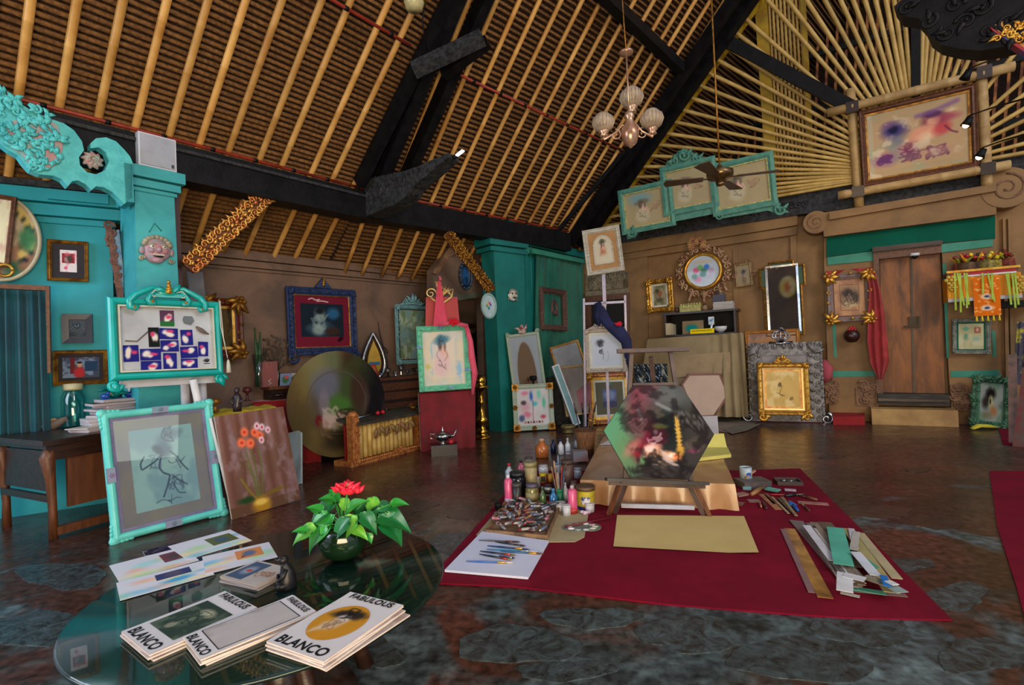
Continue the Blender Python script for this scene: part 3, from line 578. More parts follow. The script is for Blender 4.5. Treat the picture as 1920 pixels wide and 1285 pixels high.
ua = RW.at(1632, 780, .2)[0]; ubb = RW.at(1790, 790, .2)[0]; vs = .23
struct('trim_4', MB().box(((ua+ubb)/2, .11, .22), (ubb-ua, .22, .44)), mat('ochre_step', (190, 150, 92), c2=(150, 112, 66), rough=.6, scale=3, bump=.1), M)
PP = Plane(atd(290, 400, 4.62)*A(1, 1, 0), dA); (ul, _), (ur, _) = PP.at(254, 400), PP.at(327, 400); wpl = ur-ul
tpz = PP.at(290, 318)[1]
pc = struct('wall_pillar', MB(), M_turq) if 0 else None
mb = MB(); dpt = .42; V = []
for v, e in ((0, .035), (tpz-.02, 0)): V += [(ul-e, v, -dpt-e), (ur+e, v, -dpt-e), (ur+e, v, e), (ul-e, v, e)]
mb.add(V, [(3, 2, 1, 0), (4, 5, 6, 7), (0, 1, 5, 4), (1, 2, 6, 5), (2, 3, 7, 6), (3, 0, 4, 7)])
PIL = one('turquoise_pillar', mb, M_turq, 'square turquoise plaster pillar with a stepped capital and a grinning mask', 'pillar', PP.mat())
for (y0, y1, e) in ((320, 340, .075), (343, 356, .045), (358, 364, .02)):
 v1, v0 = PP.at(290, y0)[1], PP.at(290, y1)[1]; mb = MB(); mb.box(((ul+ur)/2, (v0+v1)/2, -dpt/2), (wpl+2*e, v1-v0, dpt+2*e)); obj('capital', mb, M_turq, PIL)
one('dark_post', MB().box((ur+.075, 1.5, -.3), (.1, 3.0, .14)), M_burg, 'dark brown wooden post standing against the right side of the turquoise pillar', 'post', PP.mat())
# ================================================================ helpers for framed pictures
def P_(fw, d=.03): return [(0, 0), (0, d*.8), (fw*.12, d), (fw*.4, d*.72), (fw*.7, d*.9), (fw*.85, d*.55), (fw, d*.4), (fw, 0)]
def flatP(fw, d=.02): return [(0, 0), (0, d), (fw, d*.85), (fw, 0)]
def roundP(fw, d=.04): return [(0, 0)]+[(fw*(.5-.5*math.cos(PI*i/6)), d*(.25+.75*math.sin(PI*i/6))) for i in range(7)]+[(fw, 0)]
def ornament_rails(w, h, fw, step, r, z, seed=0, corners=1.0, mid=0., kind='mix'):
 g = random.Random(seed); mb = MB(); z += .018
 for (x0, y0, x1, y1) in ((-w/2, -h/2+fw/2, w/2, -h/2+fw/2), (-w/2, h/2-fw/2, w/2, h/2-fw/2), (-w/2+fw/2, -h/2, -w/2+fw/2, h/2), (w/2-fw/2, -h/2, w/2-fw/2, h/2)):
  L = math.hypot(x1-x0, y1-y0); n = max(2, int(L/step)); a = math.atan2(y1-y0, x1-x0)
  for i in range(n):
   t = (i+.5)/n; x = x0+(x1-x0)*t; y = y0+(y1-y0)*t
   if kind == 'leaf' or (kind == 'mix' and i % 2): mb.leaf(x, y, r*1.7, a+(.6 if i % 2 else -.6)+PI*(t > .5), .4, z)
   else: mb.scroll(x, y, r*.8, 1.1, a0=g.random()*6, sgn=(-1)**i, th=.27, z=z, n=5)
 if corners:
  for sx in (-1, 1):
   for sy in (-1, 1):
    cx, cy = sx*(w/2-fw*.45), sy*(h/2-fw*.45); mb.rosette(cx, cy, r*1.3*corners, 6, z+.004)
    for q in range(4): mb.leaf(cx, cy, r*2.3*corners, math.atan2(-sy, -sx)+(q-1.5)*.75, .4, z)
 if mid:
  for (x, y, a) in ((0, h/2-fw/2, PI/2), (0, -h/2+fw/2, -PI/2), (-w/2+fw/2, 0, PI), (w/2-fw/2, 0, 0)):
   mb.rosette(x, y, r*mid, 6, z+.004)
   for q in (-1, 1): mb.leaf(x, y, r*2*mid, a+q*1.2, .4, z)
 return mb
def crestmb(w, h, seed=0, z=.02, y0=0):
 g = random.Random(seed); mb = MB()
 for s_ in (-1, 1):
  mb.scroll(s_*w*.32, y0+h*.22, h*.28, 1.4, a0=PI/2, sgn=s_, th=.25, z=z); mb.scroll(s_*w*.14, y0+h*.42, h*.26, 1.3, a0=0 if s_ > 0 else PI, sgn=-s_, th=.26, z=z)
  mb.leaf(s_*w*.08, y0+h*.3, h*.6, PI/2+s_*-.5, .35, z); mb.leaf(s_*w*.3, y0+.02, w*.25, PI if s_ < 0 else 0, .3, z)
 mb.leaf(0, y0+h*.25, h*.75, PI/2, .4, z, 0); mb.rosette(0, y0+h*.3, h*.2, 6, z+.01); mb.tube([(-w*.5, y0+.01, z*.6), (0, y0+h*.12, z), (w*.5, y0+.01, z*.6)], h*.07, 6); return mb
def framed(label, Mwh, fw, fm, pic=None, cat='framed picture', name='framed_picture', prof=None, matw=0, matm=None, inner=None, innerm=None, orn=None, ornm=None, glass=False, group=None, depth=.03, picm=None, back=True):
 M, w, h = Mwh; r = thing(name, label, cat, M, group); poly = rectp(w, h)
 obj('frame', mould(poly, prof or P_(fw, depth)), fm, r)
 if orn: obj('carving', orn(w, h), ornm or fm, r, kind='stuff')
 if back: obj('backing', MB().box((0, 0, -.004), (w-fw, h-fw, .006)), mat('backing_card', (96, 80, 62), rough=.9), r)
 x = fw
 if inner: obj('inner_moulding', mould(rectp(w-2*x, h-2*x), flatP(inner, depth*.5)), innerm, r); x += inner
 if matw: obj('mat_board', mould(rectp(w-2*x, h-2*x), [(0, .004), (0, .006), (matw, .006), (matw, .002)]), matm, r); x += matw
 if pic is not None: picgrid('picture', pic, w-2*x, h-2*x, r, picm, .004)
 if glass: obj('glass', MB().box((0, 0, .012), (w-2*fw, h-2*fw, .002)), glassmat('picture_glass', (.97, .98, .98), .02, .02), r)
 return r
def lathething(name, label, cat, base, prof, m, n=20, group=None, extra=None):
 r = one(name, MB().lathe(prof, n), m, label, cat, TM(base), group); return r
# ================================================================ left side: turquoise wall
def P_lady(w, h, base, seed, x=.5, y=.55, k=.9, **kw):
 p = Pic(w, h, base, 56, seed); p.wash((255, 250, 235), .5, .8, 3, amt=.4); p.lady(x, y, k, **kw); return p
q = TW.quad((88, 449), (167, 455), (166, 529), (90, 527), .02)
p = Pic(1, 1.15, (226, 214, 218), 60, 3); p.rect(.12, .4, .88, .85, (150, 40, 52)); p.blob(.5, .6, .25, .18, (60, 70, 66), .9); p.blob(.35, .55, .1, .12, (110, 130, 110), .8); p.wash((230, 120, 140), .6, .8, 5, amt=.5); p.blob(.35, .18, .1, .07, (210, 70, 110), .8)
framed('small gold frame with a red and dark print on the turquoise wall', q, .03, M_goldd, p, matw=.055, matm=mat('dark_mat', (40, 34, 40), rough=.8))
q = TW.quad((116, 589), (174, 590), (175, 643), (118, 645), .02); M, w, h = q
r = thing('relief_plaque', 'navy square plaque with a carved grey relief on the turquoise wall', 'plaque', M); NV = mat('navy_lacquer', (16, 30, 54), c2=(24, 42, 66), rough=.4, scale=5)
obj('frame', mould(rectp(w, h), flatP(.05, .035)), NV, r); obj('panel', MB().box((0, 0, .006), (w-.1, h-.1, .012)), mat('slate', (52, 66, 84), rough=.6), r)
mb = MB()
for s_ in (-1, 1): mb.tube([(0, .05, .015), (s_*.04, .0, .02), (s_*.08, -.03, .015)], .006, 6); mb.leaf(0, 0, .06, PI/2+s_*.4, .3, .015)
for j in range(3): mb.tube([(-.08+.01*j, -.035-.014*j, .015), (.08-.01*j, -.035-.014*j, .015)], .005, 6)
obj('relief', mb, mat('pewter', (96, 110, 128), rough=.4, metal=.4), r)
q = TW.quad((98, 657), (202, 657), (204, 720), (101, 723), .03)
p = Pic(1.6, 1, (70, 76, 96), 70, 8); p.wash((120, 140, 170), .4, .6, 4); p.rect(.2, .2, .33, 1, (110, 40, 50)); p.rect(.6, .3, .95, .8, (40, 66, 100)); p.blob(.45, .25, .14, .3, (190, 50, 60)); p.blob(.45, .62, .07, .1, (205, 160, 130)); p.blob(.45, .74, .07, .05, (40, 30, 30))
framed('gold frame with a photo of a person in a red top, above the desk', q, .035, M_goldd, p, matw=.03, matm=mat('dark_mat', (40, 34, 40)))
M = TW.mat(*TW.at(0, 446, .07), .07); rr = abs(TW.at(79, 446, .07)[0]-TW.at(0, 446, .07)[0]); ry = abs(TW.at(0, 363, .07)[1]-TW.at(0, 529, .07)[1])/2
r = thing('round_painting', 'large round cream and brown floral painting high on the turquoise wall', 'painting', M); po_ = ellp(rr, ry, 48)
obj('rim', mould(po_, roundP(.03, .03)), mat('cream_rim', (214, 200, 170), rough=.6), r)
p = Pic(1, 1, (150, 112, 92), 80, 5); p.wash((70, 110, 84), .5, .62, 3); p.wash((196, 176, 150), .55, .7, 4)
for (x, y) in ((.72, .85), (.8, .78), (.86, .68), (.78, .3), (.9, .4)): p.blob(x, y, .06, .06, (222, 196, 120)); p.blob(x+.02, y-.05, .06, .03, (30, 50, 60))
p.blob(.85, .5, .12, .14, (50, 130, 90), .8); picpoly('picture', p, inset(po_, .02), r, None, .006)
q = TW.quad((-46, 352), (27, 377), (24, 500), (-46, 498), .13); p = Pic(.6, 1, (222, 214, 180), 50, 9); p.wash((200, 150, 140), .6, .75, 4, amt=.6)
framed('cream print in a brown frame hung over the round floral painting', q, .035, M_wood, p)
u, v = TW.at(9, 507, .16); mb = MB(); mb.tube([(u+.05*math.cos(t), v+.05*math.sin(t), .16) for t in np.linspace(0, 2*PI, 20)], .012, 8); one('gilt_ring', mb, M_gold, 'gilt ring hanging below the cream print', 'ring', TW.mat())
def cloth(pl, pxs, amp, folds, thick=.012, off=.05, nu=80, nv=14, phase=0, gather=0., seed=0):
 (TL, TR, BR, BL) = [np.array(pl.at(*p, off)) for p in pxs]; g = np.random.default_rng(seed); ph = g.random(6)*6; mb = MB()
 def fn(u, v, s_=0):
  uu = u+gather*math.sin(PI*u*2)*(v-.5)*.2; p = (BL*(1-uu)+BR*uu)*(1-v)+(TL*(1-uu)+TR*uu)*v
  z = off+amp*(.6*math.sin(folds*2*PI*u+ph[0]+.8*math.sin(v*2+ph[3]))+.4*math.sin(folds*1.7*2*PI*u+ph[1]+v))*(1-.4*v)+amp*1.1
  return (p[0], p[1], z-s_)
 mb.grid(lambda u, v: fn(u, v), nu, nv); mb.grid(lambda u, v: fn(1-u, v, thick), nu, nv); return mb
M_curt = mat('teal_curtain', (6, 84, 98), c2=(4, 62, 80), rough=.85, scale=3, sheen=.2)
one('teal_curtain', cloth(TW, [(-60, 541), (90, 543), (98, 826), (-60, 834)], .05, 7, off=.18), M_curt, 'dark teal curtain hanging over an opening at the left edge', 'curtain', TW.mat())
one('wooden_rail', plate(TW, [(-80, 528), (92, 536), (95, 700), (89, 700), (85, 545), (-80, 537)], .36, .41), M_wood, 'brown wooden rail framing the top of the teal curtain', 'rail', TW.mat())
r = thing('leaning_painting', 'tall blue painting in a carved brown frame wedged behind the turquoise pillar', 'painting', PP.mat(0, 0, 0)); a, b, c, d = [PP.at(*p_, -.35) for p_ in ((204, 436), (224, 430), (238, 566), (226, 568))]
mb = MB().prism([d, c, b, a], -.42, -.36); obj('canvas', mb, mat('blue_strokes', (70, 120, 170), c2=(150, 170, 190), rough=.6, scale=14), r)
mb = MB(); a0, a1 = PP.at(204, 424, -.33), PP.at(228, 568, -.33)
for i in range(12): t = i/11; mb.scroll(a0[0]+(a1[0]-a0[0])*t, a0[1]+(a1[1]-a0[1])*t, .045-.02*t, 1.2, a0=i, sgn=(-1)**i, th=.3, z=-.33)
mb.bar((a0[0], a0[1], -.34), (a1[0], a1[1], -.34), .04, .03); obj('frame', mb, mat('carved_brown', (130, 84, 70), c2=(90, 56, 48), rough=.7, scale=20), r)
def maskhead(name, label, M, s, cols, fangs=True):
 skin, hair, white = cols; r = thing(name, label, 'mask', M); mb = MB()
 def fn(u, v):
  a = 2*PI*u; b = PI*v/2; R = s*(1+.06*math.cos(3*a)); x = R*.95*math.sin(b)*math.cos(a); y = R*1.02*math.sin(b)*math.sin(a); z = s*.55*math.cos(b); return (x, y, z)
 mb.grid(fn, 24, 8); mb.ball((0, -.05*s, .62*s), (.2*s, .26*s, .25*s), 8); mb.ball((-.42*s, -.1*s, .42*s), (.28*s, .26*s, .18*s), 8); mb.ball((.42*s, -.1*s, .42*s), (.28*s, .26*s, .18*s), 8); mb.ball((0, -.82*s, .3*s), (.42*s, .26*s, .22*s), 8)
 for s_ in (-1, 1): mb.ball((s_*.98*s, -.1*s, .1*s), (.2*s, .34*s, .14*s), 8)
 obj('face', mb, skin, r); mb = MB()
 for i in range(9): a = PI*(i+.5)/9; mb.ball((.85*s*math.cos(a), .28*s+.68*s*math.sin(a), .22*s), (.24*s, .22*s, .2*s), 7)
 for s_ in (-1, 1): mb.tube([(s_*.14*s, .32*s, .5*s), (s_*.4*s, .44*s, .48*s), (s_*.68*s, .3*s, .36*s)], [.05*s, .1*s, .04*s], 6)
 mb.scroll(-1*s, -.75*s, .22*s, 1.1, th=.4, z=.1*s); mb.scroll(.95*s, -.75*s, .22*s, 1.1, th=.4, z=.1*s, sgn=-1); obj('hair', mb, hair, r, kind='stuff'); mb = MB()
 for s_ in (-1, 1): mb.ball((s_*.4*s, .18*s, .46*s), (.19*s, .16*s, .16*s), 8)
 for i in range(6): mb.box((-.3*s+.12*s*i, -.44*s, .5*s), (.09*s, .12*s, .08*s))
 obj('eyes_and_teeth', mb, white, r); mb = MB()
 for s_ in (-1, 1): mb.ball((s_*.4*s, .18*s, .58*s), .07*s, 6)
 mb.ball((0, -.52*s, .42*s), (.4*s, .13*s, .1*s), 8); obj('pupils_and_mouth', mb, mat('mask_dark', (30, 22, 26), rough=.5), r); return r
u, v = PP.at(292, 470, .0)
maskhead('demon_mask', 'grinning pink demon mask with bulging eyes hanging on the turquoise pillar', PP.mat(u, v, .02), .115, (mat('pink_face', (196, 120, 130), c2=(140, 150, 160), rough=.5, scale=22), mat('mask_hair', (178, 168, 140), c2=(120, 120, 116), rough=.7, scale=20), mat('mask_white', (214, 210, 196), rough=.4)))
one('hook_wire', MB().tube([PP.pt(*PP.at(279, 436))+PP.Z*.01, PP.pt(*PP.at(289, 419))+PP.Z*.012, PP.pt(*PP.at(302, 434))+PP.Z*.01], .004, 5), M_teal, 'thin wire loop holding the demon mask', 'wire')
(ul_, vt), (ur_, vb) = PP.at(256, 262), PP.at(331, 318); r = thing('wall_speaker', 'light grey speaker box standing on the pillar capital', 'speaker', PP.mat((ul_+ur_)/2, tpz+.16, -.1))
M_gr = mat('speaker_grey', (206, 210, 222), c2=(196, 200, 214), rough=.5, scale=3); hh = .28
obj('cabinet', MB().box((-.0, 0, 0), (ur_-ul_-.01, .30, .24)), M_gr, r); obj('front_grille', MB().box((0, 0, .125), (ur_-ul_-.04, .27, .012)), mat('grille_grey', (176, 182, 198), rough=.8, bump=.3, bscale=200), r); obj('badge', MB().box(((ur_-ul_)/2-.04, -.11, .133), (.02, .03, .003)), mat('badge_dark', (40, 44, 60), rough=.4), r)
M = PP.mat(0, 0, 0); ar = thing('carved_arch', 'turquoise carved wooden arch bracket springing left from the pillar', 'carving', M)
zo = lambda x, y: (x/5.333, 130+y/5.333)
out = [(-120, 100), (0, 150), (60, 250), (130, 290), (200, 340), (330, 420), (520, 500), (640, 540), (740, 610), (820, 720), (840, 810), (790, 880), (800, 960), (870, 1030), (960, 1050), (1050, 1010), (1090, 920), (1060, 830), (990, 780), (905, 790), (905, 740), (960, 690), (1060, 680), (1160, 720), (1240, 800), (1300, 870), (1325, 930), (1325, 1280), (1240, 1350), (1180, 1280), (1130, 1230), (1040, 1180), (960, 1170), (915, 1210), (860, 1150), (780, 1110), (720, 1120), (680, 1170), (620, 1100), (540, 1065), (400, 1050), (300, 1010), (230, 930), (180, 860), (90, 810), (0, 740), (-120, 700)]
obj('arch_board', plate(PP, [zo(*p_) for p_ in out], .03, .13), M_turqc, ar)
obj('side_strip', plate(PP, [(232, 305), (248, 308), (252, 380), (236, 378)], -.14, .13), M_turq, ar)
obj('wash_ground', plate(PP, [zo(*p_) for p_ in ((60, 560), (200, 480), (420, 470), (580, 560), (630, 760), (600, 930), (480, 1000), (330, 980), (220, 860), (90, 760))], .12, .145), M_pinkw, ar)
g = random.Random(4)
def reliefs(name, pts, rlo, rhi, z, m, seed, par, pl=PP):
 g = random.Random(seed)
 for i, (x, y) in enumerate(pts):
  u, v = pl.at(*zo(x, y), z); mb = MB(); rr = g.uniform(rlo, rhi); k = i % 3
  if k == 0: mb.scroll(u, v, rr, 1.3, a0=g.random()*6, sgn=g.choice((-1, 1)), th=.32, z=z)
  for q_ in range(4): mb.leaf(u, v, rr*1.5, g.random()*6, .5, z, g.uniform(-.5, .5))
  if k: mb.rosette(u, v, rr*.6, 5, z+.01)
  obj(name, mb, m, par)
reliefs('carved_leaf', [(60, 330), (20, 420), (150, 300), (170, 420), (260, 470), (230, 560), (340, 500), (430, 540), (520, 600), (470, 660), (580, 690), (130, 610), (200, 690), (290, 640), (330, 720), (420, 740), (520, 780), (570, 840), (390, 830), (460, 900), (540, 930), (380, 930), (300, 860), (240, 800), (120, 720), (60, 650), (10, 560), (360, 400), (470, 450), (20, 230), (320, 960), (430, 990)], .028, .05, .155, M_turqc, 5, ar)
u, v = PP.at(*zo(925, 910), .1); mb = MB(); mb.rosette(u, v, .05, 7, .12); mb.scroll(u, v, .035, 1.5, z=.135, th=.2)
for i in range(9): mb.leaf(u, v, .075, 2*PI*i/9, .75, .1)
obj('rosette', mb, mat('rosette_paint', (150, 190, 180), c2=(190, 110, 110), rough=.6, scale=26), ar)
# ================================================================ shadow box on its easel
sp0, sp1 = atd(201, 640, 4.0), atd(412, 640, 4.62); SB = Plane(sp0, sp1*A(1, 1, 0)-sp0*A(1, 1, 0), lean=4)
M, w, h = SB.quad((201, 561), (411, 564), (415, 703), (200, 719)); r = thing('shadow_box_frame', 'turquoise scrolled shadow box full of small blue photos, in front of the pillar', 'framed photos', M)
M_tf = mat('glossy_turquoise', (20, 184, 178), c2=(10, 160, 158), rough=.3, scale=4, coat=.3)
obj('frame', mould(rectp(w, h), roundP(.065, .07)), M_tf, r); M_cr = mat('cream_lining', (214, 212, 196), rough=.6)
obj('lining', mould(rectp(w-.13, h-.13), [(0, 0), (0, .06), (.012, .06), (.012, .0)]), M_cr, r); obj('back_board', MB().box((0, 0, -.004), (w-.1, h-.1, .01)), mat('pale_board', (196, 204, 216), c2=(170, 176, 190), rough=.7, scale=3), r)
X0, X1, Y0, Y1 = 805, 1640, 655, 1230
def sbx(x, y): return ((x-X0)/(X1-X0)-.5)*w, (.5-(y-Y0-(x-X0)*-.0)/(Y1-Y0))*h
for i, (a, b, c, d) in enumerate([(1170, 735, 1275, 850), (1160, 865, 1298, 945), (1165, 952, 1300, 1035), (1180, 1045, 1280, 1160), (1318, 875, 1412, 990), (1310, 1000, 1445, 1085), (1310, 1090, 1440, 1165), (1450, 965, 1530, 1075), (905, 985, 1010, 1100), (1018, 1012, 1165, 1094), (1020, 1098, 1165, 1182), (1082, 860, 1160, 1000)]):
 x0, y1 = sbx(a, b); x1, y0 = sbx(c, d); p = Pic(x1-x0, y1-y0, (34, 36, 130) if i not in (0, 11) else ((90, 60, 90) if i == 0 else (26, 30, 34)), 20, i); g = random.Random(i)
 for j in range(3): p.blob(g.uniform(.25, .75), g.uniform(.3, .7), .16, .2, (232, 226, 222));
 p.blob(g.uniform(.3, .7), g.uniform(.5, .8), .2, .12, (214, 70, 120));
 if i == 0: p.rect(0, 0, 1, .3, (40, 110, 60))
 fo = picgrid('photo', p, x1-x0, y1-y0, r, None, .009); fo.location = ((x0+x1)/2, (y0+y1)/2, 0); fo.rotation_euler[2] = g.uniform(-.04, .04)
mb = MB(); x, y = sbx(1515, 1120)
for a in (-.9, -.45, 0, .45, .9): mb.leaf(x, y, .035, PI/2+a, .3, .008)
mb.bar((x-.025, y-.012, .006), (x+.025, y-.012, .006), .006, .004); obj('emblem', mb, mat('ink_black', (20, 22, 34), rough=.5), r)
mb = MB(); x, y = sbx(1380, 800); mb.prism([(x-.04, y), (x-.03, y-.03), (x+.02, y-.045), (x+.045, y-.01), (x+.03, y+.03), (x-.03, y+.03)], .008, .02); obj('leather_scrap', mb, mat('grey_suede', (112, 122, 130), rough=.9), r)
mb = MB(); a, b = sbx(920, 955), sbx(1080, 890); mb.tube([(a[0], a[1], .015), ((a[0]+b[0])/2, a[1]-.005, .018), (b[0], b[1], .015)], .005, 6); a, b = sbx(1440, 850), sbx(1530, 940); mb.leaf(a[0], a[1], .12, -.9, .25, .015); obj('twig_and_feather', mb, mat('driftwood', (120, 104, 96), rough=.8), r)
for s_ in (-1, 1):
 cx = w*.0; a = [(s_*w*.0+s_*.02, h/2+.03), (s_*.13, h/2+.045), (s_*.2, h/2-.01), (s_*.26, h/2-.03)]
 P = [(s_*.05, h/2+.075, .07), (s_*.11, h/2+.085, .075), (s_*.17, h/2+.05, .08), (s_*.235, h/2+.015, .08), (s_*.275, h/2-.035, .08), (s_*.27, h/2-.085, .08), (s_*.235, h/2-.095, .08), (s_*.215, h/2-.07, .08)]
 obj('crest_scroll', MB().tube(P, [.012, .02, .024, .026, .026, .026, .024, .014], 8), M_tf, r)
 P = [(s_*.09, h/2+.05, .075), (s_*.13, h/2+.02, .08), (s_*.15, h/2-.02, .08), (s_*.135, h/2-.05, .08), (s_*.105, h/2-.05, .08), (s_*.1, h/2-.025, .08)]
 obj('crest_scroll', MB().tube(P, [.014, .02, .022, .022, .02, .012], 8), M_tf, r)
 for (x, y) in ((s_*.245, h/2-.09), (s_*.12, h/2-.035)): obj('gilt_rosette', MB().rosette(x, y, .017, 5, .1), M_gold, r)
 obj('cream_curl', MB().tube([(s_*.04, h/2+.05, .085), (s_*.1, h/2+.06, .09), (s_*.125, h/2+.03, .09), (s_*.11, h/2+.005, .09), (s_*.09, h/2+.01, .09)], .006, 6), M_cr, r)
obj('crest_centre', MB().box((0, h/2+.02, .06), (.22, .03, .04)).ball((0, h/2+.05, .06), (.1, .045, .03), 10).leaf(-.02, h/2+.05, .1, 2.6, .4, .08).leaf(.02, h/2+.05, .1, .5, .4, .08), M_tf, r)
mb = MB()
for j in range(4): mb.ball((0, h/2+.05+.028*j, .09), (.03-.006*j, .018, .018), 8)
for j in range(3):
 for s_ in (-1, 1): mb.leaf(s_*.01, h/2+.05+.02*j, .04-.006*j, PI/2+s_*.9, .4, .1)
obj('gilt_finial', mb, M_gold, r)
mb = MB()
for sx in (-1, 1): mb.scroll(sx*(w/2-.03), -h/2-.03, .05, 1.2, a0=0, sgn=sx, th=.4, z=.03); mb.leaf(sx*(w/2-.03), -h/2, .1, -PI/2, .5, .03)
obj('foot_scrolls', mb, M_tf, r, kind='stuff'); M_SB = M
mb = MB(); mb.tube([(w/2-.015, h/2-.0, .08), (w/2-.005, 0, .085), (w/2+.02, -h/2+.15, .085)], .004, 6); mb.tube([(w/2-.02, h/2, .075), (w/2-.02, .1, .08), (w/2+.02, -h/2+.15, .085)], .004, 6); mb.lathe([(.0, .0), (.02, .0), (.016, .07), (.012, .1), (.004, .12)], 10, X=Matrix.Translation((w/2+.022, -h/2+.02, .09)) @ Matrix.Rotation(-PI/2, 4, 'X'))
one('tassel', mb, M_cr, 'cream cord and tassel hanging on the right corner of the shadow box', 'tassel', M)
er_ = thing('easel', 'white painted easel posts below the turquoise shadow box', 'easel', SB.mat()); mt = mat('easel_white', (196, 196, 206), rough=.5)
for (xa, xb, n_) in ((345, 340, 'post'), (378, 352, 'post')):
 a = SB.at(xa, 700, -.1); b0 = SB.pt(*a, -.1); zz = b0[2]; b_ = A(b0[0]-.05, b0[1]+.1, 0); Mi = np.array(SB.mat().inverted())
 L = lambda p_: (Mi[:3, :3]@p_+Mi[:3, 3]); obj(n_, MB().tube([L(b0+A(0, 0, .3)), L(b_)], .035, 10), mt, er_)
a, b = SB.at(225, 712, -.04), SB.at(405, 703, -.04); obj('ledge', MB().bar((a[0], a[1]-.03, -.05), (b[0], b[1]-.03, -.05), .08, .04, (0, 0, 1)), mt, er_)
one('rolled_canvas', MB().tube([SB.pt(*SB.at(362, 712, .08), .08), SB.pt(*SB.at(385, 716, .02), .02)-A(0, 0, .55)], .03, 10), M_white, 'white rolled canvas standing below the right end of the shadow box', 'roll')
# ================================================================ desk and what stands on it
dz = .74; c0 = onz(86, 826, dz); c1 = onz(194, 811, dz); c2 = onz(39, 800, dz); dx = nz(c1-c0); dy = A(-dx[1], dx[0], 0); Wd, Dd = 1.15, .85
MD = Matrix(((dx[0], dy[0], 0, c0[0]), (dx[1], dy[1], 0, c0[1]), (0, 0, 1, 0), (0, 0, 0, 1)))
dk = thing('desk', 'dark carved wooden desk against the turquoise wall', 'desk', MD)
obj('desk_top', MB().box((Wd/2, Dd/2, dz-.02), (Wd+.06, Dd+.06, .04)).box((Wd/2, Dd/2, dz-.055), (Wd, Dd, .03)), M_dwood, dk); obj('front_rail', MB().box((Wd/2, .02, dz-.11), (Wd-.04, .03, .09)), M_dwood, dk)
obj('front_panel', MB().box((Wd/2+.04, .05, .42), (Wd-.2, .03, .42)), mat('panel_wood', (110, 66, 40), c2=(82, 46, 28), rough=.5, scale=4, stretch=(5, 1, .6)), dk)
for x in (.05, Wd-.05):
 for y in (.05, Dd-.05):
  obj('leg', MB().tube([(x, y, 0), (x, y, .2), (x-.01, y, .45), (x-.03, y-.01, .6), (x, y, dz-.06)], [.032, .028, .034, .05, .04], 8).scroll(0, 0, .05, 1.1, th=.3, X=TM((x-.02, y-.03, .6)) @ Matrix.Rotation(PI/2, 4, 'X')), M_wood, dk)
obj('side_rail', MB().box((.03, Dd/2, .3), (.03, Dd-.1, .05)), M_dwood, dk); obj('foot_rail', MB().box((Wd/2, .05, .05), (Wd-.1, .05, .06)), M_wood, dk); obj('side_panel', MB().box((.04, Dd/2, .5), (.02, Dd-.12, .3)), M_dwood, dk)
def magazine(name, label, c, w, h, t, rz, col, cat='magazine', group=None, edge=(214, 206, 196), M0=None):
 M = (M0 or Matrix.Identity(4)) @ TM(c, rz); r = thing(name, label, cat, M, group); obj('cover', MB().box((0, 0, t-.001), (w, h, .002)), col, r); obj('pages', MB().box((0, 0, t/2-.001), (w-.004, h-.004, t-.002)), mat('page_edge_%d' % edge[0], edge, rough=.9), r); return r
zb = dz
cols = [('purple grey', (92, 80, 120)), ('pale blue', (150, 176, 214)), ('white', (204, 206, 214)), ('dark brown', (60, 34, 34)), ('navy', (32, 40, 80)), ('light grey', (170, 176, 190)), ('rose', (150, 90, 104)), ('black', (30, 28, 34)), ('sky blue', (112, 150, 200))]
g = random.Random(2); bc = onz(222, 799, dz); loc = np.array(MD.inverted()) @ np.append(bc, 1)
for i, (n_, c_) in enumerate(cols): t = g.uniform(.019, .032); magazine('book', '%s book in the stack on the desk, %s from the bottom' % (n_, ['first', 'second', 'third', 'fourth', 'fifth', 'sixth', 'seventh', 'eighth', 'topmost'][i]), (loc[0]+g.uniform(-.04, .04)+(.0 if i > 2 else -.08), loc[1]+g.uniform(-.03, .03), zb+.0005), .34, .24, t, g.uniform(-.25, .25), mat('cover_'+n_.replace(' ', '_'), c_, rough=.35), 'book', 'books stacked on the desk', (196+i, 190, 196), MD); zb += t+.001
ztop = zb
bc = onz(172, 808, dz); loc2 = np.array(MD.inverted()) @ np.append(bc, 1); zb = dz
for i, (n_, c_) in enumerate([('lilac', (176, 150, 190)), ('white and red', (214, 170, 180)), ('blue grey', (110, 124, 160)), ('cream', (206, 196, 180))]): magazine('magazine', '%s magazine in the low pile at the front of the desk' % n_, (loc2[0]+g.uniform(-.03, .03), loc2[1], zb), .26, .2, .009, g.uniform(-.4, .4), mat('cover_'+n_.replace(' ', '_'), c_, rough=.35), 'magazine', 'magazines in the low desk pile', (200-i, 192, 190), MD); zb += .0095
p0 = onz(139, 801, dz); r = thing('glass_jar', 'glass jar with a cream lid behind the desk books', 'jar', TM(p0)); obj('jar_body', MB().lathe([(.085, 0), (.09, .02), (.09, .26), (.07, .31), (.06, .33), (.056, .33), (.06, .31), (.08, .25), (.08, .02), (.0, .01)], 20), glassmat('jar_glass', (.7, .92, .92), .03, .05), r); obj('lid', MB().lathe([(.066, .33), (.07, .345), (.07, .385), (.0, .39)], 20), mat('cream_lid', (212, 202, 160), rough=.5), r)
def onM(M, x, y, z): return TM((M @ Vector((x, y, z))))
r = thing('flower_sculpture', 'teal glass flower sculpture on the desk books', 'sculpture', onM(MD, loc[0]-.02, loc[1]+.03, ztop)); mb = MB()
for i in range(9): mb.leaf(0, 0, .12, i*.7, .45, .03+.008*i, .5)
mb.ball((0, 0, .03), (.05, .05, .03), 8); obj('petals', mb, mat('teal_glass', (16, 140, 134), rough=.2, c2=(10, 90, 90)), r)
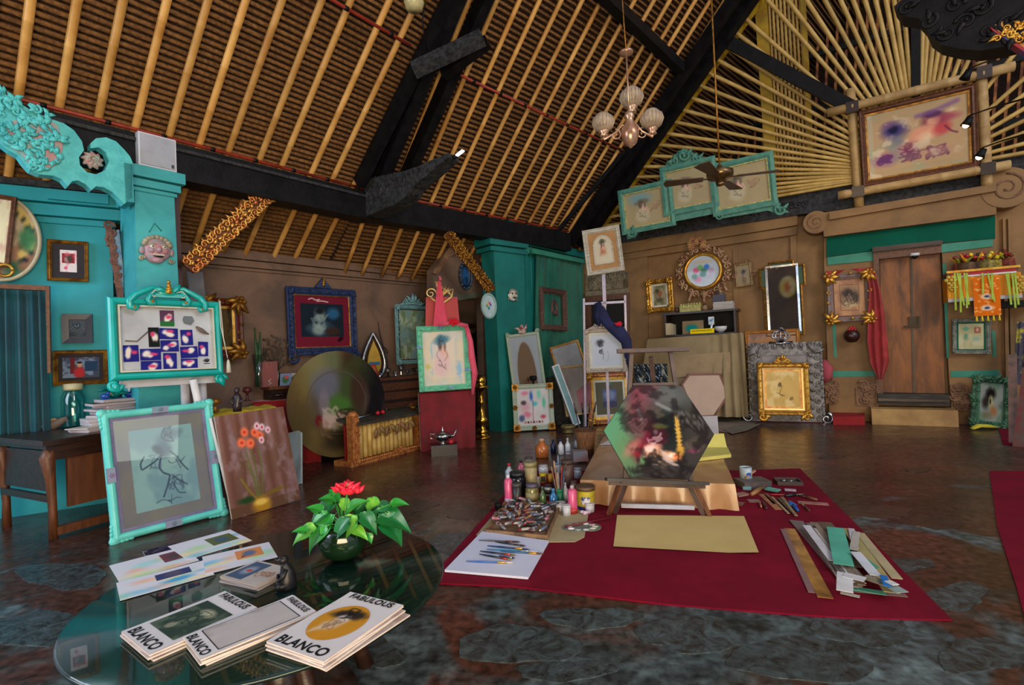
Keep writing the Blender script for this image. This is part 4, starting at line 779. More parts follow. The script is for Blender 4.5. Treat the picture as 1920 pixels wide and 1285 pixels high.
for i, (x, y, c_, lab) in enumerate([(.09, .0, (50, 70, 190), 'blue glazed bird figurine beside the teal glass flower'), (-.1, -.01, (40, 80, 170), 'blue and yellow figurine left of the teal glass flower')]):
 r = thing('bird_figurine', lab, 'figurine', onM(MD, loc[0]+x, loc[1]+y, ztop)); obj('body', MB().ball((0, 0, .025), (.04, .025, .025), 10).ball((.03, 0, .05), .015, 8), mat('blue_glaze_%d' % i, c_, rough=.2), r); obj('beak', MB().tube([(.04, 0, .05), (.06, 0, .048)], [.006, .001], 6), M_gold, r)
one('white_cup', MB().lathe([(.03, 0), (.045, .01), (.04, .06), (.048, .08), (.044, .08), (.036, .06), (0, .02)], 16), M_white, 'white fluted cup on the right end of the desk books', 'cup', onM(MD, loc[0]+.14, loc[1]+.02, ztop))
pb = onz(88, 806, dz); r = thing('carved_boat', 'small carved wooden boat with shells on the left end of the desk', 'ornament', TM(pb, .3)); obj('hull', MB().tube([(-.16, 0, .05), (-.08, 0, .03), (.05, 0, .035), (.15, 0, .09)], [.01, .04, .045, .02], 8), mat('driftwood', (1, 1, 1)), r)
mb = MB(); g = random.Random(6)
for i in range(9): mb.ball((g.uniform(-.1, .1), g.uniform(-.03, .03), .07+g.random()*.02), (.02, .016, .012), 7)
obj('shells', mb, mat('shell', (190, 150, 110), c2=(90, 70, 60), rough=.4, scale=30), r)
one('reading_glasses', MB().tube([(.03*math.cos(t)-.035, .02*math.sin(t), .012) for t in np.linspace(0, 2*PI, 14)], .003, 5).tube([(.03*math.cos(t)+.035, .02*math.sin(t), .012) for t in np.linspace(0, 2*PI, 14)], .003, 5), mat('navy_plastic', (20, 40, 90), rough=.3), 'folded blue rimmed glasses beside the carved boat', 'glasses', TM(onz(66, 808, dz)))
# ================================================================ leaning pictures on the floor, left
AQ = mat('aqua_paint', (112, 222, 214), c2=(84, 200, 194), rough=.45, scale=5)
pl = lean_plane((211, 1020), (428, 964), 13); q = pl.quad((184, 772), (388, 757), (426, 963), (210, 1018)); M, w, h = q
p = Pic(w, h, (116, 150, 160), 130, 21); p.c[:] = np.array((112, 152, 164))/255; p.wash((150, 190, 186), .4, .7, 3, amt=.6); ink = (40, 62, 84)
p.blob(.5, .72, .13, .1, (60, 84, 108), .8); p.blob(.62, .88, .2, .07, (72, 96, 120), .7, .4, .2); p.scribble(.62, .88, .15, 14, .006, ink, .8, 2); p.blob(.42, .72, .1, .05, (48, 70, 92), .8, .3, -.5)
p.curve([(.47, .66), (.36, .58), (.2, .52), (.14, .5), (.13, .58), (.2, .66)], .008, ink); p.curve([(.47, .66), (.4, .5), (.46, .42), (.56, .38)], .009, ink); p.curve([(.6, .68), (.7, .6), (.78, .48), (.86, .4)], .008, ink)
p.curve([(.56, .56), (.6, .52), (.68, .53), (.72, .6)], .008, ink); p.blob(.64, .56, .08, .05, (170, 200, 196), .6); p.curve([(.56, .38), (.5, .25), (.42, .12)], .009, ink); p.curve([(.6, .36), (.72, .28), (.82, .22)], .007, ink); p.curve([(.58, .3), (.66, .14), (.78, .12)], .006, ink)
p.scribble(.75, .5, .1, 10, .004, ink, .6, 15); p.scribble(.35, .55, .12, 10, .004, ink, .6, 16); p.scribble(.64, .28, .13, 16, .005, ink, .7, 5); p.scribble(.42, .72, .07, 12, .006, ink, .8, 8); p.scribble(.5, .08, .06, 8, .004, ink, .8, 9); p.curve([(.3, .07), (.4, .1), (.52, .06), (.62, .09), (.7, .07)], .004, ink)
def orn_aq(w, h):
 mb = MB()
 for sx in (-1, 1):
  for sy in (-1, 1):
   for k_ in range(5): mb.ball((sx*(w/2-.02*k_*1.4+.0), sy*(h/2+.006-.002*k_), .022), (.02, .013, .014), 7); mb.ball((sx*(w/2+.006-.002*k_), sy*(h/2-.02*k_*1.4), .022), (.013, .02, .014), 7)
   mb.ball((sx*(w/2-.01), sy*(h/2-.01), .025), (.035, .035, .02), 8)
 return mb
r = framed('large aqua frame with a blue nude sketch, leaning on the desk', q, .055, AQ, p, prof=roundP(.055, .045), inner=.022, innerm=mat('violet_grey', (120, 112, 150), c2=(96, 92, 130), rough=.5), matw=.085, matm=mat('olive_grey_mat', (122, 118, 100), c2=(104, 100, 112), rough=.8, scale=4), orn=orn_aq, glass=True)
for (x, y, a) in ((0, h/2-.028, 0), (0, -h/2+.028, 0), (-w/2+.028, 0, PI/2), (w/2-.028, 0, PI/2)): obj('violet_clasp', MB().box((0, 0, .032), (.11, .05, .03), TM((x, y, 0), a)).rosette(x, y, .022, 6, .05), mat('lilac_band', (150, 132, 176), c2=(110, 150, 160), rough=.6, scale=14), r)
pl2 = lean_plane((436, 973), (567, 938), 14); q = pl2.quad((397, 781), (525, 766), (567, 938), (436, 972)); M, w, h = q
r = thing('orchid_painting', 'unframed painting of orange orchids in a gold pot, leaning on the floor', 'painting', M)
p = Pic(w, h, (120, 84, 76), 120, 31);
for i in range(12): p.blob(i/11, .5, .03, .7, [(150, 120, 120), (96, 60, 54), (132, 108, 122), (88, 54, 44)][i % 4], .6, .8, .05*(i % 3-1))
p.wash((104, 74, 60), .5, .7, 4, amt=.6); p.rect(0, 0, 1, .1, (98, 70, 54)); p.wash((150, 130, 140), .6, .8, 6, amt=.5)
for (a, b) in (((.38, .12), (.33, .62)), ((.42, .12), (.4, .66)), ((.45, .12), (.52, .62)), ((.4, .12), (.3, .5))): p.curve([a, ((a[0]+b[0])/2+.02, .38), b], .008, (98, 104, 60), .9)
for (x, y) in ((.36, .80), (.3, .7), (.42, .68), (.5, .78), (.57, .74)): p.blob(x, y, .055, .045, (238, 116, 76)); p.blob(x, y, .022, .016, (200, 60, 60))
for (x, y) in ((.62, .82), (.55, .84), (.7, .78), (.58, .69)): p.blob(x, y, .04, .035, (226, 200, 214)); p.blob(x, y, .014, .014, (180, 40, 90))
p.blob(.24, .14, .13, .035, (38, 68, 36)); p.blob(.62, .16, .16, .02, (120, 96, 40), 1, .3, .1); p.curve([(.2, .36), (.3, .2), (.38, .12)], .01, (130, 110, 50)); p.blob(.42, .06, .13, .08, (176, 130, 40)); p.blob(.42, .09, .1, .03, (226, 190, 90))
picgrid('painted_surface', p, w, h, r, None, .021); obj('stretcher', MB().box((0, 0, .01), (w, h, .02)), mat('canvas_edge', (196, 180, 160), rough=.8), r)
for (TL, TR, BR, BL, lab, c_) in [((396, 788), (404, 785), (441, 962), (432, 974), 'white primed board between the aqua frame and the orchid painting', (206, 208, 220)), ((536, 812), (558, 814), (576, 909), (548, 905), 'pale grey panel leaning behind the orchid painting', (170, 182, 184))]:
 pp = lean_plane(BL, BR, 12); M, w, h = pp.quad(TL, TR, BR, BL); one('blank_board', MB().prism([(-w/2, -h/2), (w/2, -h/2), (w/2, h/2-.03), (w/2-.05, h/2), (-w/2, h/2)], 0, .02), mat('panel_%d' % c_[0], c_, rough=.6), lab, 'panel', M)
# ================================================================ back wall: pictures, sideboard and what stands on it
q = LW.quad((536, 539), (665, 543), (667, 661), (538, 670), .05)
p = Pic(1.1, 1, (116, 30, 52), 90, 41, .05); p.rect(.1, .2, .9, .85, (28, 40, 52)); p.wash((60, 90, 110), .5, .7, 5, amt=.0)
p.blob(.45, .62, .1, .14, (120, 140, 140)); p.blob(.45, .72, .09, .08, (30, 34, 40)); p.blob(.45, .35, .22, .14, (70, 96, 110)); p.blob(.42, .34, .1, .1, (150, 170, 170), .8); p.blob(.7, .66, .12, .12, (50, 110, 160), .8); p.blob(.68, .3, .14, .08, (60, 44, 40)); p.scribble(.45, .5, .2, 18, .012, (160, 180, 180), .5, 3); p.scribble(.82, .12, .06, 8, .02, (30, 12, 24), .9, 4)
p.curve([(.25, .93), (.32, .96), (.38, .92), (.46, .94)], .008, (240, 220, 220)); p.curve([(.4, .9), (.5, .91), (.62, .89)], .008, (240, 220, 220))
M_ind = mat('carved_indigo', (24, 42, 88), c2=(44, 66, 112), rough=.55, scale=30, bump=.4)
r = framed('heavy indigo carved frame with a crimson mat on the brown wall', q, .1, M_ind, p, inner=.012, innerm=M_goldd, orn=lambda w, h: ornament_rails(w, h, .1, .07, .032, .035, 4), depth=.045)
M, w, h = q; obj('crest', MB().add([(-.12, h/2, .02), (.12, h/2, .02), (0, h/2+.14, .02), (-.12, h/2, .06), (.12, h/2, .06), (0, h/2+.14, .06)], [(2, 1, 0), (3, 4, 5), (0, 1, 4, 3), (1, 2, 5, 4), (2, 0, 3, 5)]), M_ind, r)
mb = MB()
for j in range(4): mb.ball((0, h/2+.04+.03*j, .07), (.03-.006*j, .02, .02), 7)
obj('gilt_finial', mb, M_gold, r)
for s_ in (-1, 1): obj('foot', MB().scroll(s_*(w/2-.05), -h/2-.03, .07, 1.1, th=.45, z=.03, sgn=s_), M_ind, r)
q = LW.quad((372, 558), (452, 562), (457, 668), (376, 672), .12); M, w, h = q
p = Pic(1, 1.2, (92, 72, 40), 40, 4); p.wash((60, 46, 30), .4, .7, 3)
r = framed('red and gold rococo frame showing behind the shadow box', q, .09, mat('oxblood', (110, 34, 22), c2=(80, 24, 18), rough=.4), p, inner=.03, innerm=M_gold, orn=lambda w, h: ornament_rails(w, h, .09, .11, .035, .035, 6, 2.0), ornm=M_goldd, depth=.04)
pb = face_plane(366, 540, 5.6, yaw=20); q = pb.quad((352, 513), (381, 508), (381, 566), (353, 566)); one('grey_board', board(rectp(q[1], q[2]), 0, .03), mat('grey_board', (120, 118, 122), c2=(100, 98, 104), rough=.6), 'grey rectangular board on the post behind the turquoise pillar', 'board', q[0])
SBP = Plane(LW.O+LW.Z*.27, LW.X); sz = .94; ua = SBP.at(505, 730)[0]; ub = SBP.at(800, 712)[0]; Ls = ub-ua
sd = thing('sideboard', 'long dark wooden sideboard under the indigo picture', 'sideboard', SBP.mat(0, 0, 0)); Mi = np.array(SBP.mat().inverted())
um = (ua+ub)/2
obj('top', MB().box((um, sz-.02, -.12), (Ls, .04, .26)), M_wood, sd); obj('body', MB().box((um, (sz-.04)/2, -.13), (Ls-.06, sz-.04, .22)), M_dwood, sd)
for j, y in enumerate((.80, .66, .5)): obj('drawer_front', MB().box((um+Ls*.28, y, -.02), (Ls*.38, .11, .02)), M_wood, sd)
def onS(px, py, z=sz, off=None):   # a point on the sideboard top seen at the pixel
 return onz(px, py, z)
def loc_on(pl, px, depth_off, z):  # point on plane pl shifted, at column px, height z
 P = pl.pt(pl.at(px, 650, depth_off)[0], 0, depth_off); return A(P[0], P[1], z)
ra, rb = onz(528, 870), onz(598, 866); pr = Plane(ra, rb-ra)
rc = thing('red_table', 'table under a bright red cloth behind the orchid painting', 'table', pr.mat()); wR = np.linalg.norm(rb-ra); hR = pr.at(590, 748)[1]
mb = MB(); mb.grid(lambda u, v: (-.3+u*(wR+.34), v*hR, .02+.025*math.sin(u*26)*(1-v)+.01*math.sin(u*9+v*4)), 60, 8); mb.box((wR/2-.15, hR-.004, -.12), (wR+.34, .01, .3)); obj('cloth', mb, mat('red_cloth', (190, 16, 24), c2=(150, 8, 18), rough=.7, scale=3, sheen=.3), rc); obj('table_box', MB().box((wR/2-.15, hR/2-.02, -.14), (wR+.3, hR-.04, .26)), M_dwood, rc)
yt = onz(455, 766, .8); yr = face_plane(455, 766, depthof(yt), 20)
r = thing('yellow_table', 'small table under a yellow satin cloth behind the orchid painting', 'table', TM((yt[0], yt[1], 0), .6)); obj('cloth', MB().grid(lambda u, v: ((u-.5)*.62*(1+.04*math.sin(v*20)), (v-.5)*.5, .8-.0-.22*max(0, abs(v-.5)*2-.8)-.25*max(0, abs(u-.5)*2-.85)+.006*math.sin(u*30)), 40, 24), mat('yellow_satin', (222, 200, 70), c2=(190, 160, 40), rough=.35, scale=5), r)
for x in (-.24, .24):
 for y in (-.18, .18): obj('leg', MB().box((x, y, .37), (.04, .04, .74)), M_dwood, r)
f0 = onz(445, 772, .81); r = thing('wooden_figure', 'dark carved standing figure in front of the yellow cloth', 'figurine', TM(f0)); FG = mat('dark_bronze', (34, 26, 36), c2=(60, 44, 50), rough=.35)
obj('body', MB().tube([(0, 0, 0), (0, 0, .05), (.01, 0, .1), (0, 0, .14), (0, 0, .165)], [.035, .04, .03, .035, .015], 10).tube([(.03, 0, .13), (.06, -.01, .1), (.03, -.03, .08)], .01, 6).tube([(-.03, 0, .13), (-.05, -.01, .1), (-.02, -.03, .07)], .01, 6), FG, r); obj('head', MB().ball((0, 0, .185), (.022, .022, .026), 10).ball((0, .005, .2), (.026, .024, .018), 8), FG, r)
for i, (x, y, hh, lab) in enumerate([(404, 772, .12, 'round brass gong bowl at the left end of the yellow cloth'), (464, 752, .16, 'dark red candle holder behind the yellow cloth')]):
 P = onz(x, y, .81); one('metal_stand', MB().lathe([(.04, 0), (.015, .02), (.012, hh*.5), (.05, hh*.7), (.035, hh), (0, hh)], 14), M_goldd if i == 0 else mat('dark_red_wood', (86, 30, 28), rough=.4), lab, 'stand', TM(P))
D1 = -.25
def P3(px, off, z): P = SBP.pt(SBP.at(px, 700, off)[0], 0, off); return A(P[0], P[1], z)
hpx = lambda P, dpx: dpx*depthof(P)/FPX
P = P3(485, -.08, sz); hv = hpx(P, 62); r = thing('cactus_vase', 'clear glass vase holding tall cactus stems, left of the red gift bag', 'vase', TM(P)); obj('vase', MB().lathe([(.05, 0), (.06, .01), (.05, hv*.4), (.07, hv), (.065, hv), (.045, hv*.4), (.05, .02), (0, .015)], 18), glassmat('vase_glass', (.82, .88, .88), .05, .06), r)
for j, (dx_, hh) in enumerate(((-.02, hpx(P, 112)), (.02, hpx(P, 104)), (.0, hpx(P, 84)))): obj('stem', MB().tube([(dx_*.6, 0, .02), (dx_, 0, hh*.5), (dx_*1.6, 0, hh)], [.014, .02, .008], 8), mat('cactus_green', (58, 96, 52), c2=(36, 70, 36), rough=.5, scale=18), r)
P = P3(504, -.05, sz); r = thing('gift_bag', 'dark red paper gift bag with a pale figure printed on it', 'bag', TM(P, .5)); wb, hb = hpx(P, 27)*1.1, hpx(P, 47); RB = mat('wine_paper', (118, 16, 30), c2=(96, 10, 24), rough=.5)
obj('bag_body', MB().box((0, 0, hb/2), (wb, .09, hb)), RB, r); mb = MB(); mb.tube([(.02, -.05, hb*.3), (-.01, -.05, hb*.22), (.02, -.05, hb*.15), (-.005, -.05, hb*.08)], .004, 5); obj('print', mb, M_white, r)
obj('handle', MB().tube([(-.03, -.046, hb), (-.02, -.048, hb-.07), (.02, -.048, hb-.07), (.03, -.046, hb)], .003, 5), mat('cord_pink', (190, 110, 110), rough=.7), r)
P = P3(521, -.14, sz); r = thing('dried_branches', 'dried leafy branches in a bottle behind the red gift bag', 'plant', TM(P)); g = random.Random(12); obj('bottle', MB().lathe([(.04, 0), (.045, .12), (.015, .18), (.018, .22), (0, .22)], 12), mat('dark_glass', (30, 40, 34), rough=.1), r)
M_dry = mat('dry_leaf', (62, 52, 44), c2=(92, 78, 60), rough=.8)
for j in range(8):
 a = g.uniform(-.9, 1.2); L = g.uniform(.3, .5); Q = [(0, 0, .2), (math.sin(a)*L*.4, 0, .2+math.cos(a)*L*.5), (math.sin(a)*L, g.uniform(-.1, .1), .2+math.cos(a)*L)]; mb = MB().tube(Q, [.006, .004, .002], 5)
 for q_ in range(5): t = .3+.14*q_; mb.leaf(math.sin(a)*L*t, .2+math.cos(a)*L*t, .07, PI/2-a+(-1)**q_*.7, .35, 0, X=Matrix.Rotation(PI/2, 4, 'X'))
 obj('twig', mb, M_dry, r)
for i, (px, z, col, lab, t) in enumerate([(535, .12, (120, 140, 190), 'blue picture card beside the red gift bag', .1), (552, .14, (196, 200, 204), 'pale picture card propped beside the round painting', -.2)]):
 P = P3(px, 0, sz); p = Pic(1, 1.2, col, 26, i); p.blob(.5, .5, .3, .3, (60, 110, 70)); p.blob(.6, .7, .2, .15, (200, 80, 90)); r = thing('picture_card', lab, 'card', TM(P+A(0, 0, .075), t) @ Matrix.Rotation(PI/2-.2, 4, 'X')); picgrid('picture', p, .13, .15, r, None, .004); obj('card', MB().box((0, 0, 0), (.13, .15, .006)), M_white, r)
P = onz(520, 744, .82); one('glass_ashtray', MB().lathe([(.07, 0), (.08, .03), (.07, .03), (.06, .012), (0, .012)], 18), glassmat('vase_glass'), 'thick glass ashtray on the edge of the red cloth', 'ashtray', TM(P))
P = onz(532, 732, .86); mb = MB()
for i in range(8): mb.ball((.05*math.cos(i), .03*math.sin(i*1.7), .01+.006*(i % 3)), (.018, .012, .01), 7)
one('brass_trinkets', mb, M_brass, 'heap of small brass trinkets beside the round painting', 'trinkets', TM(P))
P = P3(702, -.12, sz); s = hpx(P, 92); r = thing('teardrop_ornament', 'silver edged teardrop ornament with a yellow centre and red foot', 'ornament', TM(P, .55) @ Matrix.Rotation(PI/2, 4, 'X'))
def tear(k): return [(k*.30*s*math.sin(t)*(math.sin(t/2)**1.2), s*.46-k*s*.46*math.cos(t)) for t in np.linspace(.0, 2*PI, 33)[:-1]]
tr_ = [(-k_[0], s*.92-k_[1]) for k_ in tear(1)]
mb = MB(); n = 20;
for k_ in range(26): a, b = tr_[k_ % 32], tr_[(k_+1) % 32]
mb.tube([(x, y, .0) for x, y in tr_]+[(tr_[0][0], tr_[0][1], 0)], .03*s/.7, 8); obj('silver_rim', mb, M_silver, r)
obj('yellow_panel', MB().prism([(x*.62, s*.1+y*.72) for x, y in tr_][::-1], -.02, .02), mat('mustard_enamel', (196, 160, 40), c2=(170, 130, 40), rough=.35, scale=8), r)
mb = MB()
for i in range(7): mb.leaf(.02*(i-3), .02, s*.26, PI/2+(i-3)*.22, .35, .03)
obj('red_petals', mb, mat('red_enamel', (222, 48, 40), c2=(180, 90, 40), rough=.35), r); obj('blue_band', MB().box((0, s*.3, .02), (s*.22, s*.06, .03)), mat('blue_enamel', (40, 110, 160), rough=.35), r)
P = P3(722, -.14, sz); mb = MB(); hb = hpx(P, 105)
mb.tube([(.05, 0, 0), (.03, 0, hb*.3), (-.03, .02, hb*.6), (-.06, 0, hb*.8), (-.08, 0, hb)], [.016, .014, .012, .009, .004], 7); mb.tube([(-.02, .02, hb*.55), (.03, 0, hb*.5), (.05, 0, hb*.42)], [.01, .008, .01], 6); mb.tube([(0, 0, hb*.4), (-.1, 0, hb*.62), (-.12, 0, hb*.7)], [.01, .007, .003], 6)
one('twisted_branch', mb, mat('black_branch', (48, 34, 34), rough=.8), 'dark twisted branch standing behind the teardrop ornament', 'branch', TM(P))
q = LW.quad((738, 574), (802, 572), (806, 684), (744, 680), .12); p = Pic(.62, 1, (120, 150, 146), 60, 7); p.wash((160, 176, 150), .5, .7, 4); p.wash((110, 130, 90), .6, .75, 5); p.scribble(.5, .5, .35, 16, .02, (90, 110, 80), .5)
M_pb = mat('pale_blue_carved', (132, 178, 182), c2=(96, 146, 156), rough=.6, scale=16, bump=.2)
r = framed('pale blue carved frame with a shell crest behind the mint easel', q, .06, M_pb, p, orn=lambda w, h: ornament_rails(w, h, .06, .09, .028, .03, 8, 1.2), inner=.015, innerm=mat('dark_mat', (1, 1, 1)))
M, w, h = q; obj('crest', crestmb(w*.7, .2, 2, .03, h/2), M_pb, r)
gs = glassmat('crystal', (.85, .9, .95), .03, .12)
for i, (px, py, s, lab) in enumerate([(712, 705, .09, 'squat crystal bowl at the left of the glassware on the sideboard'), (727, 700, .13, 'cut crystal goblet second from the left on the sideboard'), (742, 706, .08, 'small crystal tumbler in front of the blue mirror frame'), (752, 700, .17, 'tall crystal candlestick in front of the blue mirror frame'), (764, 707, .09, 'round crystal bowl right of the tall crystal candlestick'), (777, 700, .11, 'rightmost crystal goblet, beside the mint frame')]):
 P = P3(px, -.04-.1*(i % 2), sz); one('crystal_glass', MB().lathe([(.04, 0), (.035, .01), (.012, .02), (.012, s*.4), (.05, s*.6), (.055, s*.9), (.045, s), (.038, s*.9), (.03, s*.6), (0, s*.5)], 12, sm=False), gs, lab, 'glass', TM(P))
P = P3(730, -.02, .6); q = SBP.quad((724, 768), (790, 758), (790, 790), (726, 796), .02); p = Pic(2, 1, (84, 104, 60), 40, 9); p.wash((60, 50, 40), .5, .6, 4); p.blob(.6, .3, .2, .2, (120, 100, 50))
r = thing('green_canvas', 'green landscape canvas leaning on the sideboard behind the bamboo instrument', 'canvas', q[0]); picgrid('painted_surface', p, q[1], q[2], r, None, .012); obj('stretcher', MB().box((0, 0, 0), (q[1], q[2], .02)), M_cr, r)
def carved_brace(name, label, pl, p0, p1, wd, m, seed, off):
 a, b = np.array(pl.at(*p0, off)), np.array(pl.at(*p1, off)); L = np.linalg.norm(b-a); an = math.atan2(*(b-a)[::-1]); r = thing(name, label, 'carving', pl.mat(a[0], a[1], off, an)); g = random.Random(seed)
 obj('board', MB().box((L/2, 0, -.02), (L, wd*.7, .03)), mat('gilt_ground', (120, 70, 30), c2=(60, 24, 18), rough=.6, scale=30), r)
 n = int(L/.062)
 for i in range(n):
  mb = MB(); x = L*(i+.5)/n
  for s_ in (-1, 1): mb.scroll(x, s_*wd*.24, wd*.2, 1.2, a0=g.random()*6, sgn=s_*(-1)**i, th=.3, z=.01, n=5); mb.leaf(x, s_*wd*.3, wd*.28, s_*.9+g.uniform(-.5, .5), .45, .0)
  mb.leaf(x, 0, wd*.3, g.uniform(-.6, .6), .5, .02); obj('gilt_scroll', mb, m, r)
 return r
M_gl = mat('bright_gilding', (238, 190, 96), metal=.7, rough=.35, c2=(206, 120, 70), scale=12)
carved_brace('gilded_brace', 'gilded openwork brace rising from the turquoise pillar to the tie beam', PP, (352, 502), (503, 362), .21, M_gl, 1, -.12)
carved_brace('gilded_brace', 'gilded painted brace slanting down to the teal pillar', TP, (838, 436), (922, 545), .22, M_goldd, 2, .05)
M = LW.mat(*LW.at(872, 518, .62), .62); r = thing('oval_mirror', 'small oval mirror with a navy scalloped frame beside the gilded brace', 'mirror', M); hw = .14; hh = .22
obj('frame', mould(ellp(hw, hh, 28), P_(.07, .035)), NV, r); mb = MB()
for i in range(16): a = 2*PI*i/16; mb.ball((hw*.92*math.cos(a), hh*.95*math.sin(a), .02), .028, 6)
obj('scallops', mb, mat('navy_shell', (30, 50, 80), c2=(60, 90, 120), rough=.3, scale=20), r); obj('mirror_glass', MB().prism(ellp(hw-.06, hh-.06, 28), 0, .01), mat('blue_glass', (50, 110, 170), rough=.15, c2=(20, 50, 90)), r)
P = loc_on(LW, 886, .2, 0); r = thing('gong', 'large dark gong on a stand in the doorway behind the candlestick', 'gong', Matrix.Translation(Vector(P)) @ Matrix.Rotation(.9, 4, 'Z')); Xr = Matrix.Translation((0, 0, 1.2)) @ Matrix.Rotation(PI/2, 4, 'X')
obj('disc', MB().lathe([(0, .05), (.06, .05), (.07, .02), (.16, .02), (.17, .04), (.19, .02), (.29, .02), (.30, .04), (.32, .02), (.4, .02), (.42, -.04), (0, -.04)], 30, Xr), mat('gong_iron', (34, 30, 32), c2=(58, 50, 50), rough=.4, metal=.5), r)
for s_ in (-1, 1): obj('post', MB().box((s_*.46, 0, .85), (.06, .06, 1.7)), M_dwood, r)
obj('top_bar', MB().box((0, 0, 1.72), (1.1, .06, .08)), M_dwood, r); obj('cord', MB().tube([(-.1, 0, 1.7), (0, 0, 1.6), (.1, 0, 1.7)], .01, 6), mat('rope', (150, 130, 100), rough=.9), r)
pp = Plane(atd(916, 574, 7.6), dB); M = pp.mat(); r = thing('oval_plate', 'pale blue oval plate with painted flowers on the burgundy column', 'plate', M); rx, ry = .15, .195
obj('rim', mould(ellp(rx, ry, 36), roundP(.035, .03)), mat('celadon', (158, 190, 190), c2=(140, 170, 160), rough=.2, scale=10), r); p = Pic(1, 1.2, (176, 202, 208), 40, 3)
for (x, y, c_) in ((.4, .6, (220, 190, 80)), (.55, .62, (200, 90, 130)), (.65, .55, (120, 90, 170)), (.5, .4, (60, 130, 130)), (.35, .5, (90, 150, 90))): p.blob(x, y, .08, .07, c_)
picpoly('picture', p, inset(ellp(rx, ry, 36), .03), r, None, .008)
# ================================================================ big round painting
pl = lean_plane((600, 874), (690, 860), 5); cu, cv = pl.at(633, 757); rx = (pl.at(725, 757)[0]-pl.at(541, 757)[0])/2; ry = (pl.at(633, 658)[1]-pl.at(633, 857)[1])/2
r = thing('round_painting', 'huge round still-life painting with a metallic gold border standing on the floor', 'painting', pl.mat(cu, cv)); p = Pic(1, 1, (132, 112, 62), 150, 61, .05)
p.wash((110, 92, 54), .4, .7, 3); p.blob(.35, .9, .2, .3, (150, 150, 110), .7, .6); p.blob(.5, .8, .1, .4, (110, 120, 90), .8, .5, .1); p.blob(.62, .85, .07, .35, (90, 34, 28), .8, .5); p.blob(.9, .6, .25, .5, (22, 18, 24), 1, .5); p.blob(.78, .9, .1, .3, (60, 70, 40), .6, .5)
p.blob(.52, .55, .3, .28, (104, 92, 84), .9, .1, 0, .04); p.wash((150, 100, 90), .62, .8, 5, amt=.25); p.blob(.4, .68, .14, .14, (120, 124, 150), .8); p.blob(.62, .5, .12, .4, (64, 88, 40), .8, .4); p.blob(.5, .42, .13, .16, (78, 128, 54), .95, .3); p.blob(.72, .6, .08, .2, (70, 40, 34), .8); p.blob(.36, .5, .05, .16, (150, 140, 160), .7)
p.blob(.4, .34, .1, .06, (196, 160, 150), 1, .3, .2); p.blob(.3, .35, .04, .06, (130, 20, 30)); p.blob(.55, .34, .07, .1, (150, 120, 96), 1, .4, .8); p.scribble(.45, .36, .16, 20, .01, (226, 206, 196), .7, 3); p.scribble(.55, .33, .12, 14, .008, (40, 20, 20), .7, 4); p.blob(.57, .245, .035, .035, (240, 140, 70)); p.blob(.625, .24, .03, .03, (240, 180, 80)); p.blob(.5, .16, .18, .09, (44, 36, 24), .8); p.curve([(.3, .36), (.34, .24), (.42, .18)], .012, (120, 90, 60)); p.c *= .8
m_gb = paintmat('metallic_paint', .6, 0); picpoly('painted_surface', p, ellp(rx, ry, 56), r, m_gb, .031, 40); obj('panel', MB().prism(ellp(rx, ry, 56), 0, .03), mat('panel_edge', (70, 56, 36), rough=.5), r)
obj('incised_ring', mould([(x-.02*rx, y+.02*ry) for x, y in ellp(rx*.6, ry*.6, 48)], [(0, .031), (0, .035), (.008, .035), (.008, .031)]), mat('umber_line', (60, 44, 34), rough=.5), r)
# ================================================================ bamboo instrument
a, b = onz(660, 876), onz(792, 840); ip = Plane(a, b-a); L = np.linalg.norm(b-a); hL = ip.at(668, 778)[1]; hT = ip.at(700, 790)[1]
r = thing('bamboo_instrument', 'low gilded bamboo xylophone with a black lid in front of the round painting', 'instrument', ip.mat()); hI = hL*.84
M_gc = mat('gilt_orange_carving', (206, 140, 70), c2=(150, 80, 50), rough=.5, scale=22, metal=.25, bump=.3)
mb = MB(); mb.box((L/2, .03, -.12), (L+.06, .06, .3)); obj('plinth', mb, M_gc, r); obj('red_back', MB().box((L/2, hI/2, -.14), (L-.06, hI-.06, .03)), mat('red_lacquer', (150, 30, 34), rough=.4), r); mb = MB()
for i in range(34): mb.ball((L*(i+.5)/34, .05, .035), (.018, .022, .014), 6)
obj('beaded_edge', mb, M_gc, r, kind='stuff')
for x, hh in ((.05, hL), (L-.05, hI*.92)):
 obj('end_post', MB().box((x, hh/2, -.02), (.1, hh, .1)).ball((x, hh, -.02), (.06, .05, .06), 8), M_gc, r); g = random.Random(int(x*10)); mb = MB()
 for i in range(14): mb.scroll(x+g.uniform(-.03, .03), .06+(hh-.08)*i/14, .026, 1.1, a0=g.random()*6, th=.35, z=.04, n=5)
 obj('post_carving', mb, M_gc, r, kind='stuff')
nb = 13
for i in range(nb):
 x = .13+(L-.28)*(i+.3)/nb; mb = MB(); bamboo(mb, A(x, .07, -.02), A(x, hI-.04, -.02), .032, .032, i, 9, .2); obj('bamboo_tube', mb, M_bamy, r)
for i in range(4):
 x = .32+(L-.5)*(i+.2)/4; mb = MB(); mb.leaf(x, hI-.1, .12, -2.2, .35, .05); mb.leaf(x+.05, hI-.08, .14, -1.2, .35, .05); mb.scroll(x, hI-.2, .05, 1, th=.2, z=.04); obj('dragon_relief', mb, mat('painted_relief', (150, 80, 70), c2=(120, 120, 60), rough=.6, scale=30), r)
